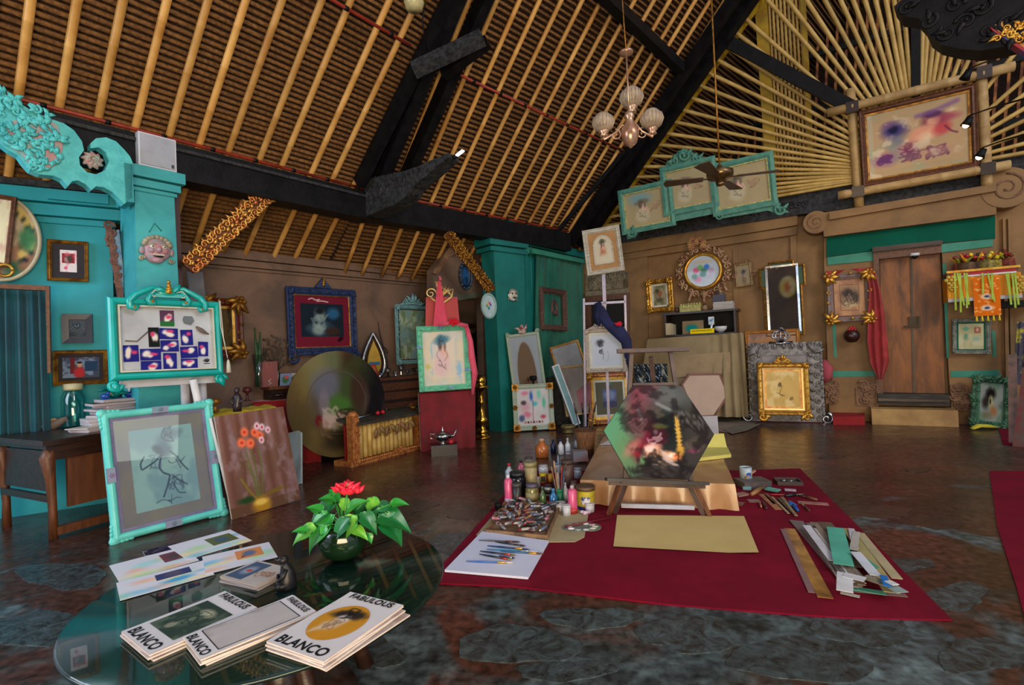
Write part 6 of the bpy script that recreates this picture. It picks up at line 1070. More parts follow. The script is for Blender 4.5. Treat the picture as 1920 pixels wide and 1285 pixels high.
M_rc = mat('red_batik', (150, 18, 24), c2=(186, 50, 50), rough=.7, scale=5, lo=.5, hi=.75, sheen=.3)
mb = MB(); (a0, b0), (a1, b1) = RW.at(1548, 516, .24), RW.at(1636, 508, .24)
mb.grid(lambda u, v: (a0+(a1-a0)*u, b0+(b1-b0)*u+.05-.14*(1-v)*(.5+.5*math.cos(u*6.3)), .27+.02*math.sin(u*20)), 30, 4)
pts = [(1634, 512, .05), (1640, 545, .07), (1643, 590, .1), (1645, 640, .12), (1649, 680, .11), (1651, 712, .03)]; L = [np.array([*RW.at(x, y, .26), .26]) for x, y, w_ in pts]; W_ = [w_ for *_, w_ in pts]
def rcf(u, v):
 t = v*(len(L)-1); i = min(int(t), len(L)-2); f = t-i; c = L[i]*(1-f)+L[i+1]*f; ww = W_[i]*(1-f)+W_[i+1]*f; return (c[0]+(u-.5)*2*ww, c[1], c[2]+.025*math.sin(u*16+v*3))
mb.grid(lambda u, v: rcf(1-u, v), 24, 20); one('red_batik_cloth', mb, M_rc, 'long red batik cloth draped over the portrait frame beside the door', 'cloth', RW.mat())
P = RW.pt(*RW.at(1597, 630, .24), .24); r = thing('hanging_pot', 'dark round wall pot with red flowers below the smoky portrait', 'pot', TM(P)); obj('pot', MB().lathe([(0, -.1), (.06, -.09), (.1, -.03), (.1, .03), (.07, .08), (.06, .08), (.08, .02), (0, 0)], 18), mat('dark_lacquer_pot', (66, 28, 22), c2=(40, 16, 14), rough=.3), r); mb = MB()
for i in range(7): mb.ball((-.05+.015*i, -.02, .09+.015*(i % 3)), (.022, .02, .02), 6)
obj('red_flowers', mb, mat('red_gloss', (1, 1, 1)), r)
P = RW.pt(*RW.at(1715, 480, .24), .24); r = thing('security_camera', 'small white dome camera above the double door', 'camera', TM(P)); obj('mount', MB().lathe([(.055, 0), (.055, .035), (0, .035)], 16), M_white, r); obj('dome', MB().ball((0, 0, 0), (.042, .042, .045), 12), mat('smoked_dome', (20, 20, 24), rough=.1), r)
SH = mat('shelf_yellow', (236, 160, 16), c2=(214, 130, 8), rough=.6, scale=3); (a0, b0), (a1, b1) = RW.at(1782, 520, .42), RW.at(1905, 503, .42); _, bb = RW.at(1784, 566, .42)
r = thing('offering_shelf', 'wall shelf skirted in yellow cloth for offerings right of the door', 'shelf', RW.mat()); by = (b0+b1)/2
obj('shelf_board', MB().box(((a0+a1)/2, by+.02, .26), (a1-a0+.06, .04, .3)), M_wood, r); obj('gilt_edge', MB().box(((a0+a1)/2, by+.045, .42), (a1-a0+.08, .03, .02)), M_gold, r); obj('red_trim', MB().box(((a0+a1)/2, by+.005, .425), (a1-a0, .035, .012)), mat('red_cloth', (1, 1, 1)), r); obj('white_trim', MB().box(((a0+a1)/2, by-.025, .425), (a1-a0, .02, .012)), M_white, r)
mb = MB(); mb.grid(lambda u, v: (a0-.04+(a1-a0+.08)*u, bb+(by-.03-bb)*v, .415+.012*math.sin(u*40)+.004*math.sin(u*90)), 60, 4); mb.grid(lambda u, v: (a0-.04, bb+(by-.03-bb)*v, .12+.3*u), 6, 3); obj('yellow_skirt', mb, SH, r); obj('skirt_hem', MB().box(((a0+a1)/2, bb+.015, .43), (a1-a0+.08, .045, .014)), mat('lilac_hem', (190, 186, 196), rough=.7), r)
u0, v0 = RW.at(1848, 520, .45); u1, v1 = RW.at(1852, 592, .45); p = Pic(.4, 1, (224, 110, 20), 70, 4);
for (x, y) in ((.5, .5), (.5, .2)): p.blob(x, y, .22, .07, (240, 220, 200)); p.blob(x, y, .1, .035, (60, 70, 110))
for i in range(40): g = random.Random(i); p.blob(g.random(), g.random(), .05, .02, (250, 190, 120), .9)
bn = picgrid('banner', p, .26, v0-v1, r, None, 0); bn.location = (u0, (v0+v1)/2, .45)
for i in range(5): obj('banner_tassel', MB().tube([(u0-.11+.055*i, v1, .45), (u0-.11+.055*i, v1-.07, .45)], [.006, .016], 6), mat('yellow_tassel', (240, 210, 40), rough=.7), r)
GRN = mat('palm_green', (176, 200, 60), c2=(140, 170, 40), rough=.6, scale=6); g = random.Random(8)
for i, (x, L) in enumerate([(1790, 70), (1795, 62), (1800, 74), (1808, 60), (1813, 66), (1842, 40), (1852, 55), (1860, 50), (1887, 60), (1890, 52), (1898, 66), (1903, 60)]):
 u, v = RW.at(x, 512, .46); _, v2 = RW.at(x, 512+L, .46); mb = MB(); dx_ = g.uniform(-.03, .05); mb.bar((u, v, .46), (u+dx_, v2, .47+.01*(i % 3)), .02, .004, (0, 0, 1)); obj('palm_streamer', mb, GRN, r)
for i, (x, y, s, c1, lab) in enumerate([(1800, 505, .07, (150, 60, 40), 'small woven offering tray at the left end of the yellow shelf'), (1812, 488, .1, (120, 84, 50), 'straw offering basket with palm ribs left of centre on the yellow shelf'), (1834, 492, .11, (96, 60, 36), 'dark woven offering basket in the middle of the yellow shelf'), (1850, 478, .1, (170, 150, 70), 'pale green offering bundle in the middle of the yellow shelf'), (1872, 480, .12, (196, 170, 60), 'tall offering of yellow and white stacked trays on the yellow shelf'), (1888, 486, .09, (150, 56, 30), 'red offering basket at the right end of the yellow shelf')]):
 u, _ = RW.at(x, 505, .3); rr_ = thing('offering_basket', lab, 'offering', Matrix.Translation(Vector(RW.pt(u, by+.042, .26+.05*(i % 2)))), 'offerings on the yellow shelf'); mm = mat('offering_%d' % i, c1, c2=tuple(int(v_*.5) for v_ in c1), rough=.7, scale=24, bump=.4)
 obj('basket', MB().lathe([(s*.7, 0), (s, .04), (s*.9, .06), (s*.95, .09), (s*.8, .12), (0, .13)], 12), mm, rr_)
 for j in range(5): a = j*1.3+i; obj('palm_leaf', MB().tube([(0, 0, .1), (.06*math.cos(a), .05*math.sin(a), .17), (.13*math.cos(a), .1*math.sin(a), .18+.03*(j % 3))], [.014, .02, .004], 5, flat=.3), [GRN, mm, SH][j % 3], rr_)
 for j in range(4): a = j*1.6+i; obj('blossom', MB().ball((.05*math.cos(a), .05*math.sin(a), .16+.02*j), .028, 6), [mat('red_gloss', (1, 1, 1)), mat('yellow_tassel', (1, 1, 1)), mm][(i+j) % 3], rr_)
for s_, x in ((0, 1782), (1, 1910)):
 u, v = RW.at(x, 522, .42); obj('pompom', MB().rosette(u, v-.03, .08, 6, .44).rosette(u+.02, v-.13, .06, 6, .44), mat('marigold', (226, 150, 40), c2=(190, 190, 90), rough=.8, scale=30), r)
one('dark_shelf', plate(RW, [(1868, 566), (1960, 560), (1960, 572), (1870, 578)], .05, .36), M_black, 'dark wooden wall shelf below the right end of the yellow skirt', 'shelf', RW.mat())
q = RW.quad((1784, 598), (1856, 598), (1858, 664), (1786, 664), .18); p = Pic(1.05, 1, (190, 184, 140), 70, 5, .04); p.blob(.3, .8, .12, .08, (80, 170, 140), .8); p.blob(.3, .5, .08, .12, (90, 150, 130), .8); p.blob(.7, .4, .14, .08, (130, 180, 170), .6); p.rect(.62, .62, .88, .86, (170, 110, 90)); p.blob(.75, .76, .05, .07, (214, 180, 160)); p.wash((210, 206, 180), .5, .7, 4, amt=.6)
framed('silver frame with a pale green sketch hanging under the offering shelf', q, .05, mat('weathered_silver', (150, 152, 140), c2=(96, 104, 92), rough=.5, scale=20, metal=.2), p, inner=.015, innerm=M_teald, orn=lambda w, h: ornament_rails(w, h, .04, .12, .02, .03, 5, 1))
q = leanq((1814, 800), (1890, 804), 9, (1829, 708), (1906, 707)); p = Pic(.85, 1, (142, 150, 140), 90, 5); p.wash((110, 140, 116), .5, .7, 2); p.blob(.45, .7, .2, .18, (24, 18, 18), 1, .4); p.blob(.25, .5, .16, .16, (40, 30, 26), .9, .5); p.blob(.48, .5, .1, .16, (186, 180, 130), .9, .4); p.blob(.6, .28, .14, .12, (170, 100, 50), .8, .6, -.6); p.blob(.45, .52, .03, .08, (20, 20, 16), .9); p.blob(.3, .15, .2, .1, (110, 96, 60), .6, .6)
M_vg = mat('verdigris', (40, 84, 60), c2=(66, 110, 80), rough=.6, scale=8)
r = framed('dark green frame with a shadowy painted head leaning right of the door step', q, .085, M_vg, p, orn=lambda w, h: ornament_rails(w, h, .07, .3, .04, .035, 5, 1, 1.4))
P = onz(1846, 806); one('yellow_cloth_scrap', MB().tube([(-.16, 0, .02), (-.05, .02, .05), (.06, 0, .04), (.17, .01, .02)], [.03, .05, .05, .02], 8, flat=.5), mat('yellow_scrap', (206, 190, 50), c2=(160, 150, 40), rough=.8), 'yellow cloth scrap on the floor before the green framed head', 'cloth', TM(P))
for i, (TL, TR, BR, BL, c_, lab) in enumerate([((1911, 668), (1925, 664), (1890, 838), (1872, 836), (140, 104, 96), 'dull pink plank leaning at the right edge of the room'), ((1920, 690), (1945, 690), (1912, 850), (1896, 846), (120, 40, 40), 'dark red plank leaning at the far right edge')]):
 fp = face_plane((TL[0]+BR[0])/2, (TL[1]+BR[1])/2, 5.7-.2*i, -10, 6); M, w, h = fp.quad(TL, TR, BR, BL); one('leaning_plank', MB().box((0, 0, 0), (w, h, .04)), mat('plank_%d' % i, c_, c2=(90, 80, 74), rough=.7, scale=12), lab, 'plank', M)
fp = Plane(RW.O+RW.Z*.4, RW.X); M, w, h = fp.quad((1906, 604), (1940, 600), (1935, 715), (1900, 720)); one('embroidered_hanging', cloth(fp, [(1906, 604), (1945, 600), (1940, 720), (1898, 722)], .02, 4, seed=8), mat('grey_yellow_textile', (70, 66, 84), c2=(180, 170, 60), rough=.8, scale=9, lo=.5, hi=.6), 'grey and yellow embroidered hanging at the right edge under the shelf', 'textile', fp.mat())
def floorpoly(name, pxs, z0, z1, m, label, cat, group=None, zz=0.):
 pts = [onz(x, y, zz+z0)[:2] for x, y in pxs]; a = sum(pts[i][0]*pts[(i+1) % len(pts)][1]-pts[(i+1) % len(pts)][0]*pts[i][1] for i in range(len(pts)))
 if a < 0: pts = pts[::-1]
 return one(name, MB().prism(pts, zz+z0, zz+z1), m, label, cat, None, group)
M_car = mat('crimson_carpet', (120, 2, 36), c2=(100, 1, 30), rough=.95, scale=3, bump=.25, bscale=260, spec=.2)
floorpoly('red_mat', [(1562, 797), (1562, 785), (1622, 785), (1622, 797)], .0, .12, mat('red_cloth_step', (150, 14, 20), rough=.8), 'red cloth covered block on the floor left of the door step', 'step')
floorpoly('red_runner', [(1868, 790), (1940, 790), (1960, 840), (1880, 834)], .001, .008, M_car, 'small red floor cloth in the right corner under the planks', 'rug')
floorpoly('red_runner', [(1412, 792), (1545, 794), (1552, 785), (1412, 783)], .001, .006, mat('dull_red_cloth', (90, 14, 18), rough=.9), 'dull red cloth on the floor beneath the silver carved frame', 'rug')
(a0, b0), (a1, b1) = RW.at(1246, 592, .38), RW.at(1378, 578, .38); sh = (b0+b1)/2; r = thing('wall_cabinet', 'dark open cabinet full of odds and ends behind the beige draped panel', 'cabinet', RW.mat()); ww = a1-a0; um = (a0+a1)/2
obj('cabinet_top', MB().box((um, sh, .2), (ww+.08, .035, .4)), M_dwood, r)
for x in (a0+.01, a1-.01): obj('side_panel', MB().box((x, sh/2, .2), (.03, sh, .36)), M_dwood, r)
obj('back_panel', MB().box((um, sh/2, .03), (ww, sh, .02)), mat('doorway_dark', (1, 1, 1)), r); s2 = RW.at(1300, 628, .38)[1]; obj('shelf', MB().box((um, s2, .2), (ww, .03, .34)), M_dwood, r)
def onc(x, lev, z=.3): return Matrix.Translation(Vector(RW.pt(RW.at(x, 590, z)[0], lev+.018, z)))
g = random.Random(3); Yr = Matrix(((RW.X[0], -RW.Z[0], 0, 0), (RW.X[1], -RW.Z[1], 0, 0), (0, 0, 1, 0), (0, 0, 0, 1)))
for i, (x, wd, ht, c_, lab) in enumerate([(1254, .08, .2, (200, 184, 150), 'leftmost cream book standing in the dark cabinet'), (1261, .05, .18, (180, 166, 136), 'second cream book standing in the dark cabinet')]): one('book', MB().box((0, 0, ht/2), (wd, .2, ht)), mat('bookcloth_%d' % i, c_, rough=.7), lab, 'book', onc(x, s2) @ Yr, 'books in the dark cabinet')
r = thing('small_canvas', 'small teal canvas leaning inside the dark cabinet', 'canvas', onc(1298, s2) @ Yr @ Matrix.Translation((0, 0, .11)) @ Matrix.Rotation(PI/2-.12, 4, 'X')); p = Pic(1.4, 1, (140, 120, 90), 40, 3); p.blob(.45, .45, .3, .28, (20, 130, 130)); picgrid('picture', p, .34, .22, r, None, .012); obj('stretcher', MB().box((0, 0, 0), (.34, .22, .02)), M_cr, r)
r = thing('note_pad', 'bright yellow pad propped at the front of the dark cabinet', 'pad', onc(1315, s2, .37) @ Yr @ Matrix.Translation((0, 0, .035)) @ Matrix.Rotation(PI/2-.3, 4, 'X')); p = Pic(4, 1, (240, 210, 20), 60, 3, .02)
for i in range(12): p.rect(.08+.07*i, .45, .12+.07*i, .7, (40, 40, 20), .8)
picgrid('printed_face', p, .38, .08, r, None, .006); obj('pad', MB().box((0, 0, 0), (.38, .08, .01)), M_cr, r)
one('blue_card', MB().box((0, 0, .1), (.09, .01, .13)).box((0, -.006, .1), (.07, .004, .06)), mat('blue_white_card', (70, 130, 190), c2=(210, 214, 220), rough=.5, scale=14, lo=.45, hi=.5), 'blue and white card hanging inside the dark cabinet', 'card', onc(1333, s2+.1, .37) @ Yr)
one('white_bowl', MB().lathe([(.03, 0), (.09, .05), (.1, .1), (.09, .1), (.07, .05), (0, .01)], 16), M_white, 'white bowl on the right of the dark cabinet shelf', 'bowl', onc(1350, s2) @ Yr)
one('pewter_vase', MB().lathe([(.04, 0), (.05, .04), (.03, .1), (.045, .16), (.02, .2), (0, .2)], 14), M_silver, 'small pewter vase in the middle of the dark cabinet', 'vase', onc(1333, s2, .25) @ Yr)
r = thing('carved_box', 'cream and yellow carved box on top of the dark cabinet', 'box', onc(1296, sh) @ Yr); M_cy = mat('cream_yellow', (206, 190, 120), c2=(120, 130, 70), rough=.6, scale=26); obj('box_body', MB().box((0, 0, .055), (.34, .16, .11)), M_cy, r); mb = MB()
for i in range(8): mb.ball((-.15+.043*i, -.05, .125), (.024, .03, .02), 6)
obj('box_crest', mb, M_cy, r, kind='stuff')
zb = sh
for i, (c_, n_) in enumerate([((170, 110, 130), 'pink'), ((130, 140, 170), 'grey blue'), ((200, 200, 206), 'white'), ((110, 100, 120), 'mauve')]): magazine('book', '%s book in the stack on the right end of the dark cabinet top' % n_, (0, 0, 0), .3, .2, .03, 0, mat('cover_c%d' % i, c_, rough=.5), 'book', 'books stacked on the dark cabinet', (190+i, 186, 180), onc(1358, sh+.031*i) @ Yr @ TM((0, 0, 0), g.uniform(-.2, .2)))
one('grey_camera_bag', MB().box((0, 0, .06), (.18, .12, .12)).tube([(-.08, 0, .12), (0, 0, .17), (.08, 0, .12)], .01, 6), mat('slate_bag', (80, 80, 96), rough=.7), 'small slate grey bag on the book stack on the cabinet', 'bag', onc(1350, sh+.125) @ Yr)
for i, (x, c_, lab) in enumerate([(1270, (90, 60, 40), 'small dark wooden pot left of the carved box'), (1322, (150, 120, 90), 'small beige pot right of the carved box')]): one('small_pot', MB().lathe([(.03, 0), (.05, .03), (.05, .06), (.03, .08), (.035, .09), (0, .09)], 12), mat('pot_%d' % i, c_, rough=.5), lab, 'pot', onc(x, sh) @ Yr)
dp = Plane(RW.pt(RW.at(1300, 790, .75)[0], 0, .75), RW.X, lean=4); M_can = mat('beige_canvas_cloth', (158, 140, 106), c2=(138, 120, 88), rough=.9, scale=2.5, sheen=.1)
(x0, y0), (x1, y1), (x2, y2), (x3, y3) = dp.at(1215, 636), dp.at(1393, 624), dp.at(1402, 782), dp.at(1192, 780)
def dfn(u, v):
 bx, by_ = x3+(x2-x3)*u, y3+(y2-y3)*u; tx, ty = x0+(x1-x0)*u, y0+(y1-y0)*u; f = max(0, (u-.62)/.38); return (bx*(1-v)+tx*v, by_*(1-v)+ty*v, .03+f*(1-v*.75)*(.07*math.sin(u*70+v*2)+.04*math.sin(u*31)+.06)+.01*math.sin(u*8+v*5))
mb = MB(); mb.grid(dfn, 120, 16); mb.grid(lambda u, v: dfn(1-u, v)[:2]+(-.1,), 6, 4); mb.grid(lambda u, v: (x0+(x1-x0)*u, y0+(y1-y0)*u+.0, .04-.14*v), 6, 2); r = one('draped_board', mb, M_can, 'large panel covered by beige canvas cloth with folds at its right', 'panel', dp.mat())
obj('patch', plate(dp, [(1262, 668), (1368, 660), (1374, 700), (1268, 708)], .045, .05), mat('tan_patch', (170, 146, 112), rough=.9), r)
fp = face_plane(1218, 705, 5.2, 0, 6); M, w, h = fp.quad((1189, 684), (1252, 682), (1252, 740), (1191, 742)); mb = MB(); g = np.random.default_rng(4); bump_ = g.random((20, 20))
mb.grid(lambda u, v: ((u-.5)*w, (v-.5)*h, .02+.015*math.sin(u*7+v*4)*math.sin(u*12-v*3)+.006*math.sin(u*30+v*22)), 30, 24); mb.box((0, 0, 0), (w, h, .02)); one('wrapped_board', mb, mat('black_plastic', (8, 20, 24), rough=.12, c2=(16, 30, 34)), 'board wrapped in shiny black plastic behind the hexagonal painting', 'parcel', M)
fp = lean_plane((1300, 800), (1340, 797), 10); pts = [fp.at(*p_) for p_ in ((1280, 722), (1292, 705), (1347, 704), (1362, 740), (1338, 778), (1303, 780))]; a = sum(pts[i][0]*pts[(i+1) % 6][1]-pts[(i+1) % 6][0]*pts[i][1] for i in range(6)); pts = pts[::-1] if a < 0 else pts
r = thing('blank_canvas', 'blank pinkish polygonal canvas leaning in front of the beige drape', 'canvas', fp.mat()); obj('canvas', MB().prism(pts, 0, .015), mat('pink_primer', (196, 170, 150), c2=(184, 156, 138), rough=.8, scale=2), r); obj('stretcher', mould(pts, [(-.03, -.02), (-.03, .02), (.0, .02), (.0, .0)]), mat('stretcher_wood', (130, 86, 70), rough=.6), r); obj('prop_leg', MB().bar((*fp.at(1362, 742), -.03), (*fp.at(1332, 790), .03), .03, .03, (0, 0, 1)), M_wood, r)
floorpoly('cardboard_sheet', [(1318, 785), (1345, 778), (1422, 792), (1368, 812), (1322, 806)], .004, .01, mat('cardboard', (136, 118, 104), c2=(120, 104, 92), rough=.9), 'grey brown cardboard sheet lying below the beige drape', 'cardboard')
floorpoly('cardboard_sheet', [(1355, 806), (1400, 794), (1425, 796), (1400, 808), (1372, 814)], .012, .018, mat('cardboard_grey', (110, 104, 92), rough=.9), 'small cardboard flap at the right end of the larger sheet', 'cardboard')
q = leanq((1404, 790), (1547, 792), 6, (1404, 645), (1540, 640)); M, w, h = q; M_sv = mat('silvered_carving', (150, 146, 144), c2=(96, 92, 92), rough=.45, metal=.3, scale=18, bump=.3)
r = thing('silver_frame', 'large silvered carved frame with a crown, behind the golden picture', 'frame', M); obj('frame', mould(rectp(w, h), flatP(.2, .03)), M_sv, r); obj('panel', MB().box((0, 0, -.002), (w-.3, h-.3, .02)), mat('silver_panel', (136, 132, 136), c2=(110, 106, 110), rough=.5, metal=.3, scale=4), r)
g = random.Random(11)
for s_ in (-1, 1):
 for i in range(9):
  mb = MB(); y = -h/2+.06+(h-.1)*i/8.5; mb.scroll(s_*(w/2-.07), y, .05, 1.3, a0=i, sgn=s_*(-1)**i, th=.22, z=.04); mb.leaf(s_*(w/2-.14), y, .1, PI/2+s_*.4, .4, .04); mb.leaf(s_*(w/2-.03), y+.04, .08, PI/2-s_*.6, .4, .04); obj('side_carving', mb, M_sv, r)
for i in range(7): mb = MB(); x = -w/2+.15+(w-.3)*i/6; mb.scroll(x, h/2-.06, .055, 1.3, a0=i, sgn=1 if x < 0 else -1, th=.22, z=.04); mb.leaf(x, h/2-.1, .1, PI/2, .4, .04); obj('top_carving', mb, M_sv, r)
for s_ in (-1, 1):
 for j in range(6): obj('acanthus', MB().leaf(s_*(w/2-.12), h/2-.16, .16, PI/2+s_*(.2-.35*j), .3, .05), M_sv, r)
mb = MB()
for i in range(5): a = PI*(i+.5)/5; mb.tube([(-.04+.0*i, h/2, .03), (.13*math.cos(a)-.04, h/2+.09, .05), (.1*math.cos(a)-.04, h/2+.16, .04), (-.04, h/2+.2, .03)], .012, 6)
mb.tube([(-.2, h/2+.0, .03), (-.04, h/2-.02, .06), (.12, h/2, .03)], .02, 8); mb.ball((-.04, h/2+.22, .03), .022, 8); obj('crown', mb, M_silver, r)
for s_ in (-1, 1): obj('scroll_foot', MB().scroll(s_*(w/2+.02), -h/2+.06, .09, 1.3, th=.3, z=.04, a0=PI/2, sgn=-s_), M_silver, r)
q = leanq((1420, 779), (1516, 778), 6, (1419, 683), (1515, 679), .135); M, w, h = q; M = M @ Matrix.Translation((0, 0, .02)); p = Pic(1, 1, (214, 176, 104), 90, 5, .05); p.wash((232, 204, 140), .5, .7, 3); p.scribble(.42, .62, .08, 16, .008, (70, 50, 40), .7, 3); p.curve([(.42, .7), (.46, .5), (.38, .35), (.5, .3)], .006, (80, 60, 44)); p.curve([(.3, .4), (.42, .34), (.56, .3)], .006, (80, 60, 44)); p.scribble(.75, .22, .06, 12, .008, (90, 60, 40), .7, 5)
r = framed('golden frame with a faint pencil dancer on gilt feet', (M, w, h), .075, M_gold, p, inner=.02, innerm=mat('pale_gilding', (1, 1, 1)), matw=.03, matm=M_gl, orn=lambda w, h: ornament_rails(w, h, .06, .1, .022, .04, 5, 1.4), depth=.05)
obj('crest', crestmb(w*.35, .14, 4, .03, h/2), M_gold, r)
for s_ in (-1, 1): obj('gilt_foot', MB().scroll(s_*(w/2-.05), -h/2-.03, .06, 1.1, th=.4, z=.05, sgn=s_).leaf(s_*(w/2-.08), -h/2, .1, -PI/2-s_*.9, .5, .05), M_gold, r)
fp = Plane(RW.O+RW.Z*.12, RW.X); q = fp.quad((1396, 622), (1500, 616), (1502, 700), (1402, 702)); p = Pic(1, .8, (190, 150, 120), 40, 3); p.blob(.45, .7, .25, .15, (214, 150, 90)); p.wash((150, 120, 110), .5, .7, 4)
framed('orange bamboo style frame showing above the silver carved frame', q, .05, mat('orange_bamboo', (196, 130, 50), c2=(150, 90, 30), rough=.5, scale=10), p)
fp = Plane(RW.O+RW.Z*.2, RW.X); u, v = fp.at(1545, 690); one('pink_cloth', MB().tube([(u, v+.12, 0), (u+.03, v, .02), (u+.02, v-.14, .01), (u-.02, v-.24, 0)], [.03, .09, .08, .01], 10, flat=.5), mat('rose_cloth', (170, 70, 84), rough=.8), 'rose pink cloth hanging behind the right side of the silver frame', 'cloth', fp.mat())
# ================================================================ carpet and papers
floorpoly('crimson_carpet', [(800, 1095), (985, 884), (1380, 884), (1500, 880), (1785, 1165), (1590, 1162), (1400, 1148), (1240, 1135), (1100, 1118), (960, 1102)], .001, .009, M_car, 'crimson carpet spread on the floor under the painting easel', 'carpet')
floorpoly('crimson_runner', [(1855, 885), (1990, 885), (2060, 1240), (1935, 1210), (1905, 1100), (1870, 990)], .001, .009, M_car, 'crimson runner carpet at the right edge of the floor', 'carpet')
CZ = .009
M_ypap = mat('yellow_sheet', (200, 176, 118), c2=(190, 166, 106), rough=.85, scale=2)
a, b, c, d = [onz(x, y, CZ+.004) for x, y in ((1150, 1027), (1423, 1040), (1395, 968), (1157, 966))]
one('yellow_sheet', MB().grid(lambda u, v: tuple((a*(1-u)+b*u)*(1-v)+(d*(1-u)+c*u)*v+A(0, 0, .012*max(0, u-.8)*5*(1-v)+.008*max(0, .15-v)*6*(1-u))), 20, 12), M_ypap, 'large blank yellow ochre sheet lying on the crimson carpet', 'paper')
floorpoly('kraft_sheet', [(948, 940), (893, 1004), (1000, 1018), (1078, 1017), (1096, 1008), (1104, 960), (1100, 945)], 0, .004, mat('putty_paper', (166, 152, 118), c2=(150, 138, 106), rough=.85), 'putty coloured sheet under the tray of paint tubes', 'paper', zz=CZ)
floorpoly('white_board', [(904, 1000), (1029, 1018), (990, 1087), (834, 1073)], .005, .018, mat('white_foamboard', (206, 212, 236), c2=(198, 204, 230), rough=.6), 'white foam board with paint brushes lying on it', 'board', zz=CZ)
WZ = CZ+.019
def brush_at(p, q, z, hc, fc, bc, label, r=.006, grp=None):
 P, Q = onz(*p, z+r), onz(*q, z+r); L = np.linalg.norm(Q-P); D = nz(Q-P); a = math.atan2(D[1], D[0]); t = thing('paint_brush', label, 'brush', TM(P, a), grp)
 obj('handle', MB().tube([(0, 0, 0), (L*.3, 0, 0), (L*.66, 0, 0)], [r*.35, r*.9, r*.8], 8), mat('h_%d_%d_%d' % hc, hc, rough=.3), t); obj('ferrule', MB().tube([(L*.66, 0, 0), (L*.84, 0, 0)], [r*.85, r], 8), mat('f_%d_%d_%d' % fc, fc, rough=.3, metal=.7), t); obj('bristles', MB().tube([(L*.84, 0, 0), (L*.93, 0, 0), (L, 0, 0)], [r, r*1.2, r*.4], 8, flat=.6), mat('b_%d_%d_%d' % bc, bc, rough=.8), t); return t
zb2 = lambda x, y: (860+x/8, 980+y/8)
for i, (p, q, hc, fc, bc, lab) in enumerate([((300, 265), (920, 292), (90, 84, 90), (120, 80, 70), (70, 50, 44), 'thin grey handled brush nearest the tray of tubes'), ((545, 290), (1000, 352), (22, 30, 34), (90, 70, 66), (60, 44, 40), 'thick black handled brush below the tray corner'), ((430, 350), (1060, 405), (24, 52, 98), (230, 170, 60), (60, 80, 120), 'navy brush with a yellow ferrule'), ((420, 402), (1180, 440), (50, 130, 170), (206, 208, 214), (226, 226, 230), 'long teal brush with white bristles'), ((620, 428), (1275, 470), (40, 90, 130), (226, 160, 60), (110, 80, 60), 'blue brush reaching over the right edge of the white board'), ((320, 430), (860, 492), (20, 30, 56), (200, 80, 60), (140, 110, 60), 'black brush with a red ring and brown bristles'), ((310, 475), (800, 560), (16, 30, 46), (190, 60, 50), (150, 120, 70), 'black brush slanting below the red ringed one'), ((600, 500), (840, 535), (60, 60, 90), (170, 170, 180), (40, 50, 90), 'short lilac brush between the black brushes'), ((110, 580), (820, 606), (60, 104, 180), (226, 180, 90), (226, 210, 200), 'pale blue brush nearest the front edge of the white board')]): brush_at(zb2(*p), zb2(*q), WZ, hc, fc, bc, lab, .0065, 'brushes on the white board')
tz = CZ+.006; tc = [onz(*p_, tz) for p_ in ((912, 1001), (1026, 1012), (1052, 948), (950, 942))]
r = thing('tube_tray', 'shallow brown tray heaped with crushed paint tubes', 'tray', TM((0, 0, 0))); M_tray = mat('tray_wood', (150, 116, 84), c2=(90, 64, 50), rough=.7, scale=12)
obj('tray_base', MB().prism([tuple(p_[:2]) for p_ in tc], tz, tz+.008), M_tray, r)
for i in range(4): obj('tray_rim', MB().bar(tc[i]+A(0, 0, .014), tc[(i+1) % 4]+A(0, 0, .014), .012, .028), M_tray, r)
g = random.Random(21); tcols = [(200, 204, 214), (186, 190, 200), (60, 40, 46), (150, 60, 60), (90, 110, 150), (210, 200, 190), (40, 60, 66), (180, 120, 60), (170, 150, 160), (206, 120, 140)]
tm = [mat('tube_%d' % i, c_, c2=(120, 122, 130), rough=.28, metal=.35, scale=26, bump=.5, lo=.4, hi=.6) for i, c_ in enumerate(tcols)]; capm = [mat('cap_black', (20, 22, 26), rough=.4), mat('cap_white', (214, 214, 218), rough=.4), mat('red_gloss', (1, 1, 1))]; tubeme = {}
for i in range(78):
 u, v = g.uniform(.08, .92), g.uniform(.06, .94); P = (tc[0]*(1-u)+tc[1]*u)*(1-v)+(tc[3]*(1-u)+tc[2]*u)*v; z = tz+.02+.012*g.randrange(4); k = i % 10
 if k not in tubeme: L = .07+.006*(k % 4); tubeme[k] = (MB().tube([(-L/2, 0, 0), (-L/4, .004*(k % 3), .002), (L/4, 0, 0), (L/2-.008, 0, 0)], [.006, .013, .014, .011], 8, flat=.55+.04*k).mesh('tube_body'), MB().tube([(L/2-.006, 0, 0), (L/2+.008, 0, 0)], .006, 7).mesh('cap'))
 t = thing('paint_tube', 'one of the crumpled silver and coloured paint tubes heaped in the brown tray', 'paint tube', TM((P[0], P[1], z), g.random()*6.28) @ Matrix.Rotation(g.uniform(-.3, .3), 4, 'Y'), 'paint tubes in the tray'); obj('tube_body', tubeme[k][0], tm[k], t); obj('cap', tubeme[k][1], capm[k % 3], t)
P = onz(935, 960, CZ); one('black_jar', MB().lathe([(.028, 0), (.03, .04), (.026, .05), (0, .05)], 14), M_black, 'small black jar at the left end of the tube tray', 'jar', TM(P+A(0, 0, .02)))
pc_ = onz(1091, 990, CZ+.006); pr_ = (np.linalg.norm(onz(1055, 990, CZ)-onz(1127, 988, CZ)))/2; n = 36; pts = []
for k in range(n): t = 2*PI*k/n; rr = pr_*(1-.28*math.exp(-((t-4.9)/.35)**2)); pts.append((rr*math.cos(t), rr*.72*math.sin(t)))
